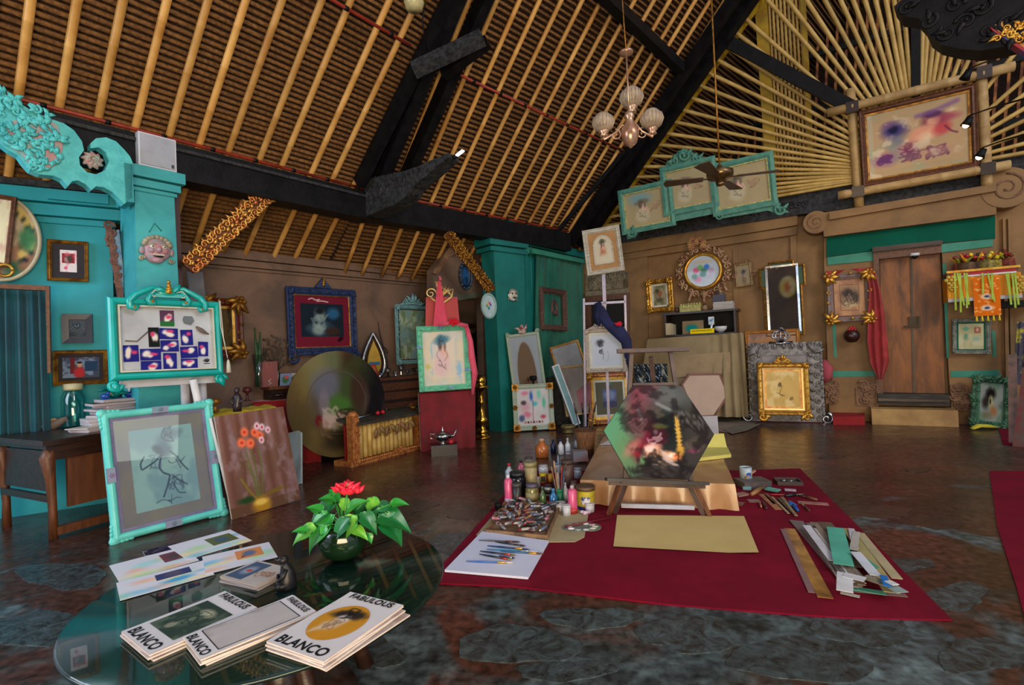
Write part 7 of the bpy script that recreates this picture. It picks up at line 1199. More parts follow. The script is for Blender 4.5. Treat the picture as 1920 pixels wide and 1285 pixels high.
r = thing('palette', 'kidney shaped palette smeared with paint on the putty sheet', 'palette', TM(pc_, -.1)); obj('board', MB().prism(pts, 0, .006), mat('palette_board', (130, 120, 110), c2=(80, 100, 96), rough=.5, scale=30), r)
g = random.Random(5)
for i, c_ in enumerate([(150, 170, 60), (180, 40, 60), (200, 200, 210), (40, 90, 110), (200, 150, 60), (90, 50, 60), (220, 220, 226), (60, 110, 80), (120, 130, 150), (170, 180, 90)]): a = 2*PI*i/10; obj('paint_dab', MB().ball((pr_*.68*math.cos(a), pr_*.46*math.sin(a), .008), (.026, .016, .006), 8), mat('dab_%d' % i, c_, c2=(190, 190, 196), rough=.3, scale=40), r)
P, Q = onz(1060, 988, CZ+.02), onz(1146, 971, CZ+.02); one('maroon_stick', MB().tube([P, Q], [.008, .006], 8), mat('maroon_lacquer', (96, 20, 30), rough=.35), 'maroon painting stick lying across the palette', 'stick')
def standing(kind, zx, zb_, w, top, cols, label, cat='bottle'):
 px, py = 820+zx/4.017, 780+zb_/4.017; base = onz(px, py, CZ if py > 884 else 0); D = depthof(base); R = w/4.017*D/FPX/2; H_ = (zb_-top)/4.017*D/FPX*.98; t = thing(kind, label, cat, TM(base)); c1 = cols[0]; mk = lambda nm, c_, **k: mat('%s_%d_%d_%d' % ((nm,)+tuple(c_)), c_, c2=tuple(int(v*.7) for v in c_), **k)
 if kind == 'spray_can':
  obj('can', MB().lathe([(R*.96, 0), (R, .01), (R, H_*.8), (R*.7, H_*.87), (R*.4, H_*.89), (0, H_*.89)], 18), mk('can', c1, rough=.25, scale=5), t); obj('lower_label', MB().lathe([(R*1.01, H_*.02), (R*1.01, H_*.22)], 18), mk('lbl', cols[2], rough=.4), t); obj('nozzle', MB().lathe([(R*.45, H_*.87), (R*.42, H_*.97), (R*.3, H_), (0, H_)], 12), mk('cap', cols[1], rough=.4), t)
 elif kind in ('glass_jar', 'jar'):
  obj('jar_body', MB().lathe([(R*.9, 0), (R, .01), (R, H_*.75), (R*.85, H_*.85), (0, H_*.86)], 18), mk('jar', c1, rough=.15, scale=8), t); obj('lid', MB().lathe([(R*.9, H_*.84), (R*.92, H_), (0, H_)], 18), mk('cap', cols[1], rough=.4), t)
  if len(cols) > 2: obj('label_band', MB().lathe([(R*1.01, H_*.2), (R*1.01, H_*.6)], 18), mk('lbl', cols[2], rough=.5), t)
 elif kind == 'bottle':
  obj('bottle_body', MB().lathe([(R*.9, 0), (R, .01), (R, H_*.6), (R*.45, H_*.74), (R*.35, H_*.9), (0, H_*.9)], 16), mk('btl', c1, rough=.18, scale=6), t); obj('cap', MB().lathe([(R*.42, H_*.86), (R*.42, H_), (0, H_)], 12), mk('cap', cols[1], rough=.4), t)
  if len(cols) > 2: obj('label_band', MB().lathe([(R*1.01, H_*.12), (R*1.01, H_*.48)], 16), mk('lbl', cols[2], rough=.5), t)
 elif kind in ('paint_pot', 'cup', 'can'):
  obj('wall', MB().lathe([(R*.85, 0), (R*.9, .005), (R, H_), (R*.92, H_), (R*.84, H_*.12), (0, H_*.1)], 20), mk('pot', c1, rough=.4, scale=10), t)
  if len(cols) > 1: obj('rim_band', MB().lathe([(R*1.01, H_*.84), (R*1.03, H_*1.01), (R*.95, H_*1.01)], 20), mk('cap', cols[1], rough=.5), t)
  if len(cols) > 2: obj('label_patch', MB().grid(lambda u, v: (R*1.02*math.cos(-2.2+1.3*u), R*1.02*math.sin(-2.2+1.3*u), H_*(.15+.6*v)), 10, 1), mk('lbl', cols[2], rough=.5), t)
 return t, base, R, H_
PK, WH, NVY = (226, 90, 140), (214, 216, 226), (24, 34, 80)
standing('spray_can', 540, 665, 62, 440, (PK, WH, (200, 170, 200)), 'pink spray can with a white cap at the left front of the paints', 'can')
standing('can', 602, 668, 74, 505, ((34, 34, 36), (70, 70, 72)), 'ribbed black metal tin beside the left pink spray can', 'tin')
standing('jar', 610, 600, 130, 420, ((14, 16, 24), (30, 34, 40)), 'big round black jar behind the ribbed black tin', 'jar')
standing('glass_jar', 717, 662, 100, 510, ((120, 116, 64), (96, 86, 110), (150, 140, 96)), 'wide jar of olive sludge with a purple lid', 'jar')
standing('bottle', 797, 686, 50, 530, ((66, 96, 50), (60, 84, 60)), 'green long necked glass bottle in the front row', 'bottle')
standing('bottle', 878, 684, 62, 545, ((40, 110, 170), (60, 140, 190)), 'bright blue bottle in the front row', 'bottle')
t_, b_, R_, H_ = standing('cup', 925, 655, 58, 552, ((14, 120, 84), (20, 140, 96)), 'green plastic cup full of brushes', 'cup')
for i, (dx_, dz_, c_) in enumerate([(-.05, .30, (150, 110, 90)), (-.03, .34, (190, 150, 120)), (0, .38, (120, 150, 180)), (.02, .3, (170, 60, 50)), (.035, .26, (60, 110, 160)), (-.01, .24, (200, 180, 150)), (.05, .33, (90, 70, 60))]): one('cup_brush', MB().tube([b_+A(dx_*.25, .01*(i % 3)-.01, .01), b_+A(dx_, .02*(i % 3)-.02, dz_*.8)], .004, 6).tube([b_+A(dx_, .02*(i % 3)-.02, dz_*.8), b_+A(dx_*1.2, .02*(i % 3)-.02, dz_)], [.008, .005], 6), mat('stick_%d' % i, c_, rough=.5), 'one of the thin brushes standing in the green plastic cup', 'brush', None, 'brushes in the green cup')
standing('bottle', 968, 640, 46, 500, (WH, (200, 202, 214)), 'slim white bottle between the green cup and the right pink can', 'bottle')
standing('spray_can', 1022, 735, 72, 520, (PK, (190, 180, 190), (206, 60, 60)), 'pink spray can with a red base beside the big yellow tin', 'can')
t_, b_, R_, H_ = standing('can', 1122, 700, 142, 525, ((206, 190, 50), (110, 84, 60)), 'big yellow paint tin with a rusty brown rim', 'tin'); obj('emblem_disc', MB().grid(lambda u, v: ((R_*1.0)*math.cos(-1.75+.9*(u-.5)*1.0), (R_*1.0)*math.sin(-1.75+.9*(u-.5)), H_*(.3+.3*v)), 10, 1), mat('blue_white_emblem', (40, 60, 150), c2=(220, 220, 230), rough=.4, scale=22, lo=.48, hi=.52), t_); obj('blue_band', MB().lathe([(R_*.9, .0), (R_*.92, H_*.18)], 20), mat('blue_band', (40, 40, 120), rough=.4), t_)
standing('cup', 930, 712, 78, 650, ((210, 212, 218), (220, 220, 226)), 'white enamel cup behind the small white cup', 'cup'); standing('cup', 976, 752, 64, 672, ((206, 208, 216), (222, 222, 228)), 'small white cup nearest the putty sheet', 'cup'); standing('cup', 1150, 722, 72, 655, ((214, 216, 226), (220, 220, 230)), 'white plastic cup in front of the big yellow tin', 'cup')
standing('can', 708, 560, 100, 345, ((190, 176, 130), (150, 140, 100)), 'tall beige tin behind the olive jar', 'tin'); standing('jar', 697, 522, 58, 448, ((120, 94, 76), (96, 72, 60)), 'small brown jar on the olive jar side', 'jar')
standing('paint_pot', 797, 500, 52, 432, ((236, 200, 30), (240, 210, 60), (60, 60, 70)), 'bright yellow paint pot in the middle of the paints', 'pot'); standing('paint_pot', 852, 494, 44, 438, ((220, 160, 40), (226, 180, 60)), 'small amber paint pot right of the bright yellow one', 'pot')
standing('jar', 800, 440, 72, 368, (WH, (190, 194, 206)), 'white jar behind the bright yellow pot', 'jar'); standing('bottle', 545, 500, 62, 355, ((190, 196, 206), (190, 40, 50)), 'clear bottle with a red cap at the far left of the paints', 'bottle'); standing('bottle', 633, 440, 54, 335, ((214, 100, 130), (20, 20, 24)), 'pink bottle with a black cap behind the red capped bottle', 'bottle')
standing('bottle', 875, 277, 42, 178, (NVY, (20, 26, 60)), 'navy bottle at the back of the paints', 'bottle'); standing('bottle', 932, 292, 46, 175, (WH, (24, 40, 110)), 'white bottle with a blue cap at the back of the paints', 'bottle'); standing('bottle', 985, 290, 42, 165, (WH, (206, 206, 216), (190, 196, 214)), 'all white bottle right of the blue capped one', 'bottle'); standing('bottle', 1050, 240, 40, 165, ((180, 186, 200), (30, 40, 70)), 'grey bottle with a navy cap behind the blue box', 'bottle')
t_, b_, R_, H_ = standing('bottle', 790, 312, 98, 170, ((196, 110, 50), (200, 160, 130)), 'amber flask with a thin neck at the back left of the paints', 'flask')
standing('jar', 835, 600, 56, 520, ((190, 194, 200), (40, 40, 44), (60, 56, 50)), 'white jar with a dark label behind the blue bottle', 'jar'); standing('can', 985, 520, 92, 330, ((110, 84, 76), (84, 62, 58)), 'tall rusty brown tin behind the right pink can', 'tin'); standing('jar', 1060, 470, 60, 390, ((170, 180, 200), (150, 160, 180)), 'pale blue jar left of the low tan table', 'jar'); standing('jar', 905, 430, 60, 350, ((150, 150, 150), (90, 110, 150)), 'grey jar with a slate blue lid in the middle of the paints', 'jar'); standing('jar', 750, 540, 56, 460, ((176, 176, 170), (200, 200, 204)), 'cloudy glass jar beside the small brown jar', 'jar'); standing('jar', 1030, 560, 50, 490, ((140, 110, 100), (120, 90, 80)), 'little clay coloured jar behind the right pink spray can', 'jar'); standing('paint_pot', 890, 540, 46, 480, ((60, 60, 66), (120, 90, 60)), 'charcoal paint pot right of the amber one', 'pot'); standing('jar', 690, 380, 60, 310, ((130, 120, 110), (80, 76, 74)), 'taupe jar behind the tall beige tin', 'jar')
P = onz(1087, 867); one('blue_grey_box', MB().box((0, 0, .035), (.17, .13, .03)).box((0, 0, .09), (.16, .12, .08)), mat('blue_grey_tin', (96, 120, 136), c2=(150, 100, 96), rough=.5, scale=6), 'blue grey box with a loose lid at the back right of the paints', 'box', TM(P, .1))
P = onz(1098, 966, CZ); mb = MB(); g = random.Random(2)
for i in range(7): mb.ball((g.uniform(-.025, .025), g.uniform(-.015, .015), .012+g.random()*.012), (.02, .014, .012), 6)
one('crumpled_tissue', mb, mat('tissue', (206, 190, 206), c2=(170, 130, 160), rough=.9, scale=30), 'crumpled pinkish tissue by the white plastic cup', 'tissue', TM(P))
# ================================================================ low tan table, easel, hexagonal painting
lz = .2; c0, c1, c2, c3 = onz(1087, 893, lz), onz(1384, 888, lz), onz(1348, 842, lz), onz(1132, 818, lz); c0, c1 = onz(1088, 900, lz), onz(1378, 908, lz)
M_tanp = mat('tan_plastic', (178, 136, 96), c2=(160, 116, 78), rough=.3, scale=3, bump=.12, bscale=9, coat=.15)
P4 = [c0, c1, c2, c3]; r = thing('low_table', 'low table wrapped in shiny tan plastic sheet behind the hexagonal painting', 'table', TM((0, 0, 0))); mb = MB(); top = [p_+A(0, 0, .0) for p_ in P4]
def tp_(u, v): p_ = (P4[0]*(1-u)+P4[1]*u)*(1-v)+(P4[3]*(1-u)+P4[2]*u)*v; return (p_[0], p_[1], lz+.004*math.sin(u*31)*math.sin(v*17))
mb.grid(tp_, 30, 24)
cc = sum(P4)/4
def side(i, j):
 def f(u, v): p_ = P4[i]*(1-u)+P4[j]*u; d = nz((p_-cc)*A(1, 1, 0)); k = (1-v); return (p_[0]+d[0]*(.02*k+.018*k*math.sin(u*40+i)), p_[1]+d[1]*(.02*k+.018*k*math.sin(u*40+i)), .012+(lz-.012)*v)
 return f
for i in range(4): mb.grid(side(i, (i+1) % 4), 40, 5)
obj('plastic_cover', mb, M_tanp, r); obj('table_body', MB().prism([tuple((cc+(p_-cc)*.97)[:2]) for p_ in P4], .01, lz-.008), M_dwood, r)
floorpoly('yellow_paper', [(1288, 868), (1371, 858), (1358, 832), (1290, 835)], 0, .03, mat('lemon_paper', (206, 196, 106), c2=(190, 180, 92), rough=.8), 'pad of lemon yellow sheets on the right of the low tan table', 'paper', zz=lz+.006)
fp = face_plane(1328, 835, 5.0, 8, 35); M, w, h = fp.quad((1298, 818), (1352, 812), (1371, 856), (1290, 862)); one('yellow_paper', MB().box((0, 0, 0), (w, h, .01)), mat('lemon_paper', (1, 1, 1)), 'lemon yellow sheet propped up behind the right tip of the hexagon', 'paper', M)
fp = face_plane(1338, 795, 6.4, 5, 5); M, w, h = fp.quad((1316, 781), (1346, 780), (1347, 815), (1320, 815)); one('white_carton', MB().box((0, 0, -.05), (w, h, .1)), mat('white_card', (190, 184, 188), rough=.7), 'white carton standing behind the right tip of the hexagon', 'box', M)
floorpoly('white_sheet', [(1126, 834), (1148, 824), (1156, 834)], 0, .004, M_white, 'small white sheet on the left of the low tan table', 'paper', zz=lz+.006)
hp = Plane(atd(1232, 812, 3.72), A(1, .03, 0), lean=11); hx = [hp.at(*p_) for p_ in ((1181, 896), (1289, 900), (1337, 815), (1276, 725), (1188, 723), (1131, 808))]
r = thing('hexagonal_painting', 'dark hexagonal still-life painting with shells standing on the easel', 'painting', hp.mat()); p = Pic(1.15, 1, (52, 50, 52), 150, 91, .08)
p.blob(.08, .5, .2, .5, (84, 140, 108), 1, .45, 0, .1); p.blob(.2, .3, .1, .2, (96, 128, 90), .8, .5); p.blob(.5, 1, .5, .2, (84, 90, 92), .9, .6); p.blob(.38, .85, .13, .35, (120, 52, 70), .9, .4, -.25, .1); p.blob(.47, .6, .08, .3, (120, 40, 60), .8, .4, -.5, .1); p.blob(.6, .6, .18, .3, (22, 30, 30), .95, .5); p.blob(.85, .5, .14, .4, (56, 52, 50), .9, .6); p.blob(.62, .85, .2, .12, (104, 110, 112), .7, .7)
p.curve([(.33, .75), (.36, .6), (.44, .5)], .016, (160, 164, 170), .8); p.curve([(.5, .8), (.62, .72), (.72, .68)], .016, (140, 146, 150), .7); p.blob(.47, .48, .1, .11, (120, 24, 56), .95, .25); p.blob(.42, .55, .05, .12, (90, 24, 44), .9); p.blob(.47, .5, .02, .025, (220, 180, 200), .9); p.blob(.5, .56, .05, .025, (160, 170, 90), .95); p.blob(.54, .55, .05, .018, (130, 160, 70), .9); p.blob(.3, .32, .08, .1, (130, 20, 40), .9, .5); p.blob(.24, .35, .1, .04, (170, 120, 110), .8, .5, .8)
p.rect(.66, .3, .69, .66, (186, 144, 60));
for i in range(9): p.blob(.675, .32+.04*i, .026, .014, (206, 166, 80), .9)
p.blob(.675, .3, .035, .05, (196, 150, 60)); p.blob(.41, .31, .1, .06, (206, 150, 130), 1, .3, .5); p.blob(.4, .33, .05, .03, (236, 200, 190)); p.blob(.57, .25, .1, .05, (210, 150, 110), 1, .3, -.3); p.blob(.6, .25, .04, .025, (244, 230, 224)); p.blob(.64, .24, .04, .03, (226, 120, 60), .9)
for i in range(6): p.curve([(.5+.01*i, .32-.01*i), (.51+.012*i, .22), (.53+.02*i, .15)], .006, (200, 180, 180), .8)
for i in range(4): p.curve([(.36+.02*i, .28), (.38+.03*i, .2), (.42+.03*i, .17)], .006, (190, 160, 150), .8)
p.blob(.33, .22, .03, .04, (90, 150, 100), .9); p.blob(.8, .29, .06, .02, (120, 60, 90), .9); p.scribble(.5, .13, .25, 22, .01, (30, 24, 24), .8, 5); p.wash((110, 96, 84), .62, .8, 6, amt=.5); p.wash((22, 18, 22), .5, .62, 9, amt=.6); p.scribble(.45, .42, .1, 16, .006, (210, 180, 190), .6, 8); p.scribble(.8, .55, .14, 14, .006, (110, 110, 112), .6, 9); p.scribble(.3, .55, .12, 14, .007, (140, 90, 100), .5, 10)
picpoly('painted_surface', p, hx, r, paintmat('oil_paint', .6, .04), .021, 44, 14); obj('panel', MB().prism(hx, 0, .02), mat('panel_edge', (1, 1, 1)), r)
ez = thing('painting_easel', 'low dark wooden painting easel holding the hexagonal painting', 'easel', TM((0, 0, 0))); M_ez = mat('easel_wood', (92, 72, 66), c2=(64, 48, 44), rough=.5, scale=6)
def hpt(x, y, o): return hp.pt(*hp.at(x, y, o), o)
obj('ledge', MB().bar(hpt(1136, 899, .0), hpt(1326, 907, .0), .09, .02, hp.Y), mat('ledge_wood', (58, 54, 52), c2=(40, 36, 34), rough=.5), ez); obj('ledge', MB().bar(hpt(1142, 905, -.03), hpt(1322, 912, -.03), .02, .035, hp.Y), M_ez, ez)
for (x, y, bx, by_) in ((1163, 902, 1141, 966), (1303, 908, 1331, 969)):
 for s_, dd in ((0, 0), (1, .07)): obj('front_leg', MB().bar(hpt(x+12*s_*(1 if x < 1200 else -1), y, -.03-dd), onz(bx+12*s_*(1 if x < 1200 else -1), by_-3*s_, CZ), .022, .03), [M_wood, M_ez][s_], ez)
for (x0, y0, x1, y1) in ((1180, 656, 1172, 905), (1252, 655, 1296, 905)): obj('upright', MB().bar(hpt(x0+4, y0, -.03), hpt(x1, y1, -.03), .03, .025, hp.Z), M_ez, ez)
obj('top_bar', MB().bar(hpt(1157, 659, .0), hpt(1292, 655, .0), .025, .03, hp.Y), M_ez, ez); obj('cross_bar', MB().bar(hpt(1186, 722, -.03), hpt(1268, 720, -.03), .035, .02, hp.Y), M_ez, ez); obj('low_bar', MB().bar(onz(1165, 948, .06), onz(1302, 952, .06), .02, .03), mat('pale_bar', (176, 180, 200), rough=.5), ez)
a, b = hpt(1220, 670, -.05), onz(1235, 905, 0); obj('back_leg', MB().bar(a, A(b[0], a[1]+.55, CZ), .03, .03), M_ez, ez)
# ================================================================ strips of mat board on the carpet
g = random.Random(17)
def strip(TLx, TLy, BRx, BRy, wpx, z, c_, label, m=None, cut=0, grp='mat board strips on the carpet', t=.003):
 P, Q = onz(TLx, TLy, z), onz(BRx, BRy, z); D = Q-P; L = np.linalg.norm(D); a = math.atan2(D[1], D[0]); W = wpx*depthof((P+Q)/2)/FPX
 return one('board_strip', MB().prism([(0, -W/2), (L, -W/2+cut), (L, W/2), (cut, W/2)], 0, t), m or mat('strip_%d_%d_%d' % c_, c_, c2=tuple(int(v*.88) for v in c_), rough=.7, scale=5), label, 'strip', TM(P, a), grp)
goldm = mat('gold_foil_board', (214, 160, 84), c2=(130, 92, 50), rough=.35, scale=6, metal=.35)
strip(1480, 992, 1548, 1122, 22, CZ, (0, 0, 0), 'shiny gold board strip at the left of the heap', goldm); strip(1468, 993, 1522, 1112, 10, CZ+.003, (130, 100, 104), 'narrow mauve strip beside the gold one')
strip(1492, 976, 1590, 1098, 26, CZ+.006, (118, 104, 104), 'wide grey mauve strip right of the gold one', cut=.02)
z = CZ+.009; base = [(150, 136, 130), (170, 158, 140), (126, 112, 112), (190, 186, 184), (140, 124, 110), (160, 150, 146)]
for i in range(11): x0 = 1500+g.uniform(0, 22)+i*2; strip(x0, 978+g.uniform(0, 16), 1578+i*4+g.uniform(-6, 8), 1090+g.uniform(-6, 12), g.uniform(10, 20), z, base[i % 6], 'one of the thin grey and beige strips fanned along the left of the heap', grp='thin grey strips in the board heap'); z += .0025
for i, (a_, b_, c_, d_, w_, col, lab) in enumerate([(1545, 980, 1620, 1065, 26, (104, 84, 70), 'dark brown board strip behind the teal one'), (1512, 986, 1562, 1052, 14, (206, 206, 216), 'white strip left of the teal one'), (1590, 992, 1672, 1112, 22, (170, 160, 110), 'olive board strip on the right of the heap'), (1612, 1000, 1682, 1086, 16, (176, 164, 130), 'long beige strip at the right edge of the heap'), (1606, 1040, 1640, 1066, 16, (70, 160, 140), 'short sea green strip under the white ones'), (1596, 992, 1604, 1030, 10, (190, 186, 200), 'white strip with a pink mark near the top'), (1606, 998, 1600, 1032, 12, (180, 176, 170), 'pale grey strip leaning across the top right'), (1566, 990, 1582, 1060, 30, (84, 178, 156), 'broad sea green strip on top of the heap'), (1588, 1102, 1662, 1114, 16, (90, 176, 156), 'sea green strip poking out at the front'), (1600, 1108, 1700, 1118, 12, (120, 100, 96), 'brown strip at the front right corner'), (1620, 1082, 1668, 1098, 24, (128, 122, 104), 'grey green board lying across the front'), (1664, 1096, 1692, 1112, 24, (140, 156, 156), 'pale teal board at the right front corner'), (1604, 1036, 1642, 1080, 18, (206, 212, 228), 'white wedge of board right of the sea green strip'), (1584, 1075, 1584, 1110, 26, (212, 214, 222), 'squarish white board at the front of the heap'), (1582, 1078, 1622, 1088, 22, (200, 202, 212), 'white folded board across the front of the heap'), (1656, 1080, 1664, 1100, 12, (20, 110, 190), 'bright blue strip at the right front'), (1664, 1090, 1680, 1098, 14, (206, 208, 214), 'small white offcut beside the bright blue strip'), (1576, 1112, 1612, 1120, 10, (170, 166, 160), 'grey offcut at the very front of the heap')]): strip(a_, b_, c_, d_, w_, z if b_ < 1100 or 'hite' in lab else CZ+.001+.003*(i % 3), col, lab); z += .0026
# ================================================================ tools to the right of the easel
T = lambda zx, zy: (1360+zx/8, 840+zy/8)
P = onz(*T(310, 460), CZ+.05); t_ = thing('paint_can', 'small paint can with a blue and white label on the grey tin box', 'can', TM(P)); R = .05; obj('can_wall', MB().lathe([(R, 0), (R, .1), (R*.94, .1), (R*.9, .02), (0, .02)], 20), mat('can_white', (176, 196, 206), c2=(150, 170, 190), rough=.35), t_); obj('dark_paint', MB().lathe([(R*.92, .085), (0, .085)], 20), mat('green_black', (8, 34, 28), rough=.2), t_); obj('label_patch', MB().grid(lambda u, v: (R*1.02*math.cos(-1.9+.8*u), R*1.02*math.sin(-1.9+.8*u), .03+.03*v), 8, 1), mat('label_blue', (40, 90, 180), rough=.4), t_)
P = onz(*T(410, 575), CZ); t_ = thing('tin_box', 'flat grey tin box right of the low tan table', 'box', TM(P, .1)); obj('box_body', MB().box((0, 0, .024), (.24, .17, .048)), mat('grey_tin', (110, 104, 104), c2=(84, 74, 76), rough=.45, metal=.3), t_); obj('box_lid', MB().box((0, .0, .052), (.245, .175, .01)), mat('grey_tin', (1, 1, 1)), t_)
P, Q = onz(*T(300, 450), CZ+.07), onz(*T(445, 340), CZ+.12); one('paint_stirrer', MB().bar(P, Q, .02, .012), mat('pale_slat', (170, 130, 110), rough=.6), 'pale wooden slat leaning on the small paint can', 'slat')
P = onz(*T(940, 530), CZ); t_ = thing('metal_tray', 'small dark metal tray of shiny bits on the carpet', 'tray', TM(P, -.25)); obj('tray_body', MB().box((0, 0, .006), (.19, .15, .012)), mat('tray_grey', (80, 74, 76), rough=.4, metal=.4), t_)
for s_, (cx, cy, sx, sy) in enumerate(((0, .075, .19, .01), (0, -.075, .19, .01), (.095, 0, .01, .15), (-.095, 0, .01, .15))): obj('tray_rim', MB().box((cx, cy, .015), (sx, sy, .03)), mat('tray_grey', (1, 1, 1)), t_)
obj('shiny_bits', MB().ball((.02, 0, .02), (.03, .025, .012), 8).ball((-.03, .02, .018), (.025, .02, .01), 7).ball((.04, -.03, .018), (.02, .02, .01), 7), M_silver, t_, kind='stuff')
def tool(a, b, r0, r1, c_, label, cat='tool', flat=1., z=.012, name='hand_tool', c3=None):
 P, Q = onz(*T(*a), CZ+z), onz(*T(*b), CZ+z); t = thing(name, label, cat, TM((0, 0, 0))); m_ = P*.45+Q*.55; obj('handle', MB().tube([P, (P+m_)/2, m_], [r0*.7, r0, r0*.9], 8, flat=flat), mat('t_%d_%d_%d' % c_, c_, rough=.4), t); c3 = c3 or (150, 150, 154); obj('blade', MB().tube([m_, Q], [r1, r1*.5], 6, flat=.4), mat('t_%d_%d_%d' % c3, c3, rough=.3, metal=.6 if c3 == (150, 150, 154) else 0), t); return t
for a, b, r0, r1, c_, lab, c3 in [((1090, 940), (960, 800), .013, .03, (20, 80, 160), 'bright blue handled scraper on the carpet', (30, 90, 170)), ((1265, 945), (1130, 820), .008, .008, (84, 60, 44), 'small brown pointed tool right of the blue scraper', (140, 120, 80)), ((1380, 780), (1080, 700), .012, .016, (110, 70, 50), 'pliers with brown handles near the carpet edge', (60, 46, 40)), ((900, 720), (1180, 690), .014, .01, (24, 20, 30), 'black cylindrical tool above the blue scraper', None), ((620, 915), (560, 790), .012, .008, (60, 30, 34), 'pair of dark snips left of the wooden rulers', (90, 60, 60)), ((680, 700), (890, 705), .006, .008, (190, 40, 50), 'red and orange handled brush beside the white packets', (230, 100, 70)), ((540, 890), (510, 800), .008, .006, (170, 110, 90), 'short copper tool beside the dark snips', (190, 140, 120)), ((390, 700), (640, 540), .02, .02, (150, 110, 70), 'wooden clamp in front of the grey tin box', (90, 60, 40))]: tool(a, b, r0, r1, c_, lab, c3=c3)
def tstrip(a, b, w, c_, lab, name, cat, z=.0, t=.004): P, Q = onz(*T(*a), CZ+z), onz(*T(*b), CZ+z); D = Q-P; L = np.linalg.norm(D); one(name, MB().prism([(0, -w/2), (L, -w/2), (L, w/2), (0, w/2)], 0, t), mat('ts_%d_%d_%d' % c_, c_, c2=tuple(int(v*.75) for v in c_), rough=.5, scale=14), lab, cat, TM(P, math.atan2(D[1], D[0])))
for a in [((540, 700), (800, 930), .05, (176, 120, 84), 'wide wooden ruler running to the front', 'wooden_ruler', 'ruler'), ((700, 740), (950, 990), .018, (170, 150, 116), 'thin pale ruler right of the wide one', 'thin_ruler', 'ruler', .005), ((800, 760), (1000, 960), .022, (90, 84, 70), 'dark steel ruler between the pale ones', 'steel_ruler', 'ruler', .009), ((850, 740), (1065, 1025), .02, (150, 130, 100), 'longest pale ruler pointing to the board strips', 'long_ruler', 'ruler', .013), ((340, 800), (520, 800), .07, (150, 120, 120), 'mauve card scrap left of the rulers', 'card_scrap', 'card'), ((1090, 820), (1545, 850), .06, (170, 120, 110), 'pinkish card strip at the right of the tools', 'card_strip', 'card'), ((620, 620), (800, 655), .07, (110, 196, 190), 'teal and white packet beside the clamp', 'paper_packet', 'packet', .012, .012), ((890, 640), (1060, 650), .035, (196, 176, 206), 'lilac packet beside the teal one', 'paper_packet', 'packet', .006, .012), ((260, 620), (385, 625), .05, (120, 190, 210), 'small blue and white box by the grey tin', 'small_box', 'box', 0, .025), ((120, 830), (270, 850), .09, (130, 90, 80), 'brown card scrap beside the low tan table', 'card_scrap', 'card'), ((160, 730), (310, 700), .06, (170, 130, 120), 'crumpled pinkish card above the brown scrap', 'card_scrap', 'card', .006, .015), ((600, 690), (760, 850), .04, (140, 80, 60), 'reddish brown wooden strip under the wide ruler', 'wood_strip', 'strip', .0)]: tstrip(*a)
# ================================================================ glass table and what lies on it
GZ = .45
L_, R_, N_, F_ = onz(195, 1111, GZ), onz(824, 1097, GZ), onz(460, 1276, GZ), onz(560, 993, GZ); pts = np.array([L_, R_, N_, F_])[:, :2]
Am = np.c_[2*pts, np.ones(4)]; sol = np.linalg.lstsq(Am, (pts**2).sum(1), rcond=None)[0]; tcx, tcy = sol[:2]; tr0 = math.sqrt(sol[2]+tcx**2+tcy**2)
M_tg = glassmat('table_glass', (.84, .92, .89), .015, .0, 1.5)
r = thing('glass_table', 'round smoked glass coffee table on a carved gilded base', 'table', TM((tcx, tcy, 0))); obj('glass_top', MB().lathe([(0, GZ-.014), (tr0-.004, GZ-.014), (tr0, GZ-.010), (tr0, GZ-.004), (tr0-.004, GZ), (0, GZ)], 72, sm=False), M_tg, r)
obj('glass_edge', MB().lathe([(tr0+.0005, GZ-.012), (tr0+.002, GZ-.007), (tr0+.0005, GZ-.002)], 72), mat('edge_green', (14, 34, 32), rough=.15), r)
for i in range(4): a = PI/4+PI/2*i; obj('leg', MB().tube([(.34*math.cos(a), .34*math.sin(a), 0), (.3*math.cos(a), .3*math.sin(a), .12), (.2*math.cos(a), .2*math.sin(a), .25), (.3*math.cos(a), .3*math.sin(a), .4), (.36*math.cos(a), .36*math.sin(a), GZ-.016)], [.035, .025, .03, .022, .03], 8), M_dwood, r)
obj('base_disc', MB().lathe([(.0, 0), (.26, 0), (.27, .02), (.2, .06), (.08, .1), (.06, .24), (.12, .28), (0, .28)], 24), M_dwood, r)
ga = random.Random(8)
for i in range(26): mb = MB(); x, y = -.06+ga.uniform(-.13, .13), -.42+ga.uniform(-.05, .05); mb.leaf(0, 0, .1, ga.random()*6, .4, 0); mb.scroll(0, 0, .03, 1.1, th=.35, a0=ga.random()*6); o = obj('gilt_foliage', mb, M_brass, r); o.location = (x, y, .2+ga.uniform(-.03, .05)); o.rotation_euler = (ga.uniform(-.8, .8), ga.uniform(-.8, .8), 0)
obj('foliage_stem', MB().tube([(-.05, -.42, .2), (0, -.25, .14), (0, -.1, .1)], [.02, .025, .03], 8), M_brass, r)
def flatquad(TL, TR, BR, BL, z=GZ):
 a = [onz(*p_, z) for p_ in (TL, TR, BR, BL)]; c = sum(a)/4; ux = nz((a[1]-a[0])+(a[2]-a[3])); uy = A(-ux[1], ux[0], 0); vy = nz(a[0]-a[3]+a[1]-a[2]); s_ = nz(uy+vy) if uy@vy > 0 else uy; uy = nz(s_); ux = A(uy[1], -uy[0], 0)
 w = (np.linalg.norm(a[1]-a[0])+np.linalg.norm(a[2]-a[3]))/2; h = (np.linalg.norm(a[0]-a[3])+np.linalg.norm(a[1]-a[2]))/2
 return Matrix(((ux[0], uy[0], 0, c[0]), (ux[1], uy[1], 0, c[1]), (0, 0, 1, z), (0, 0, 0, 1))), w, h
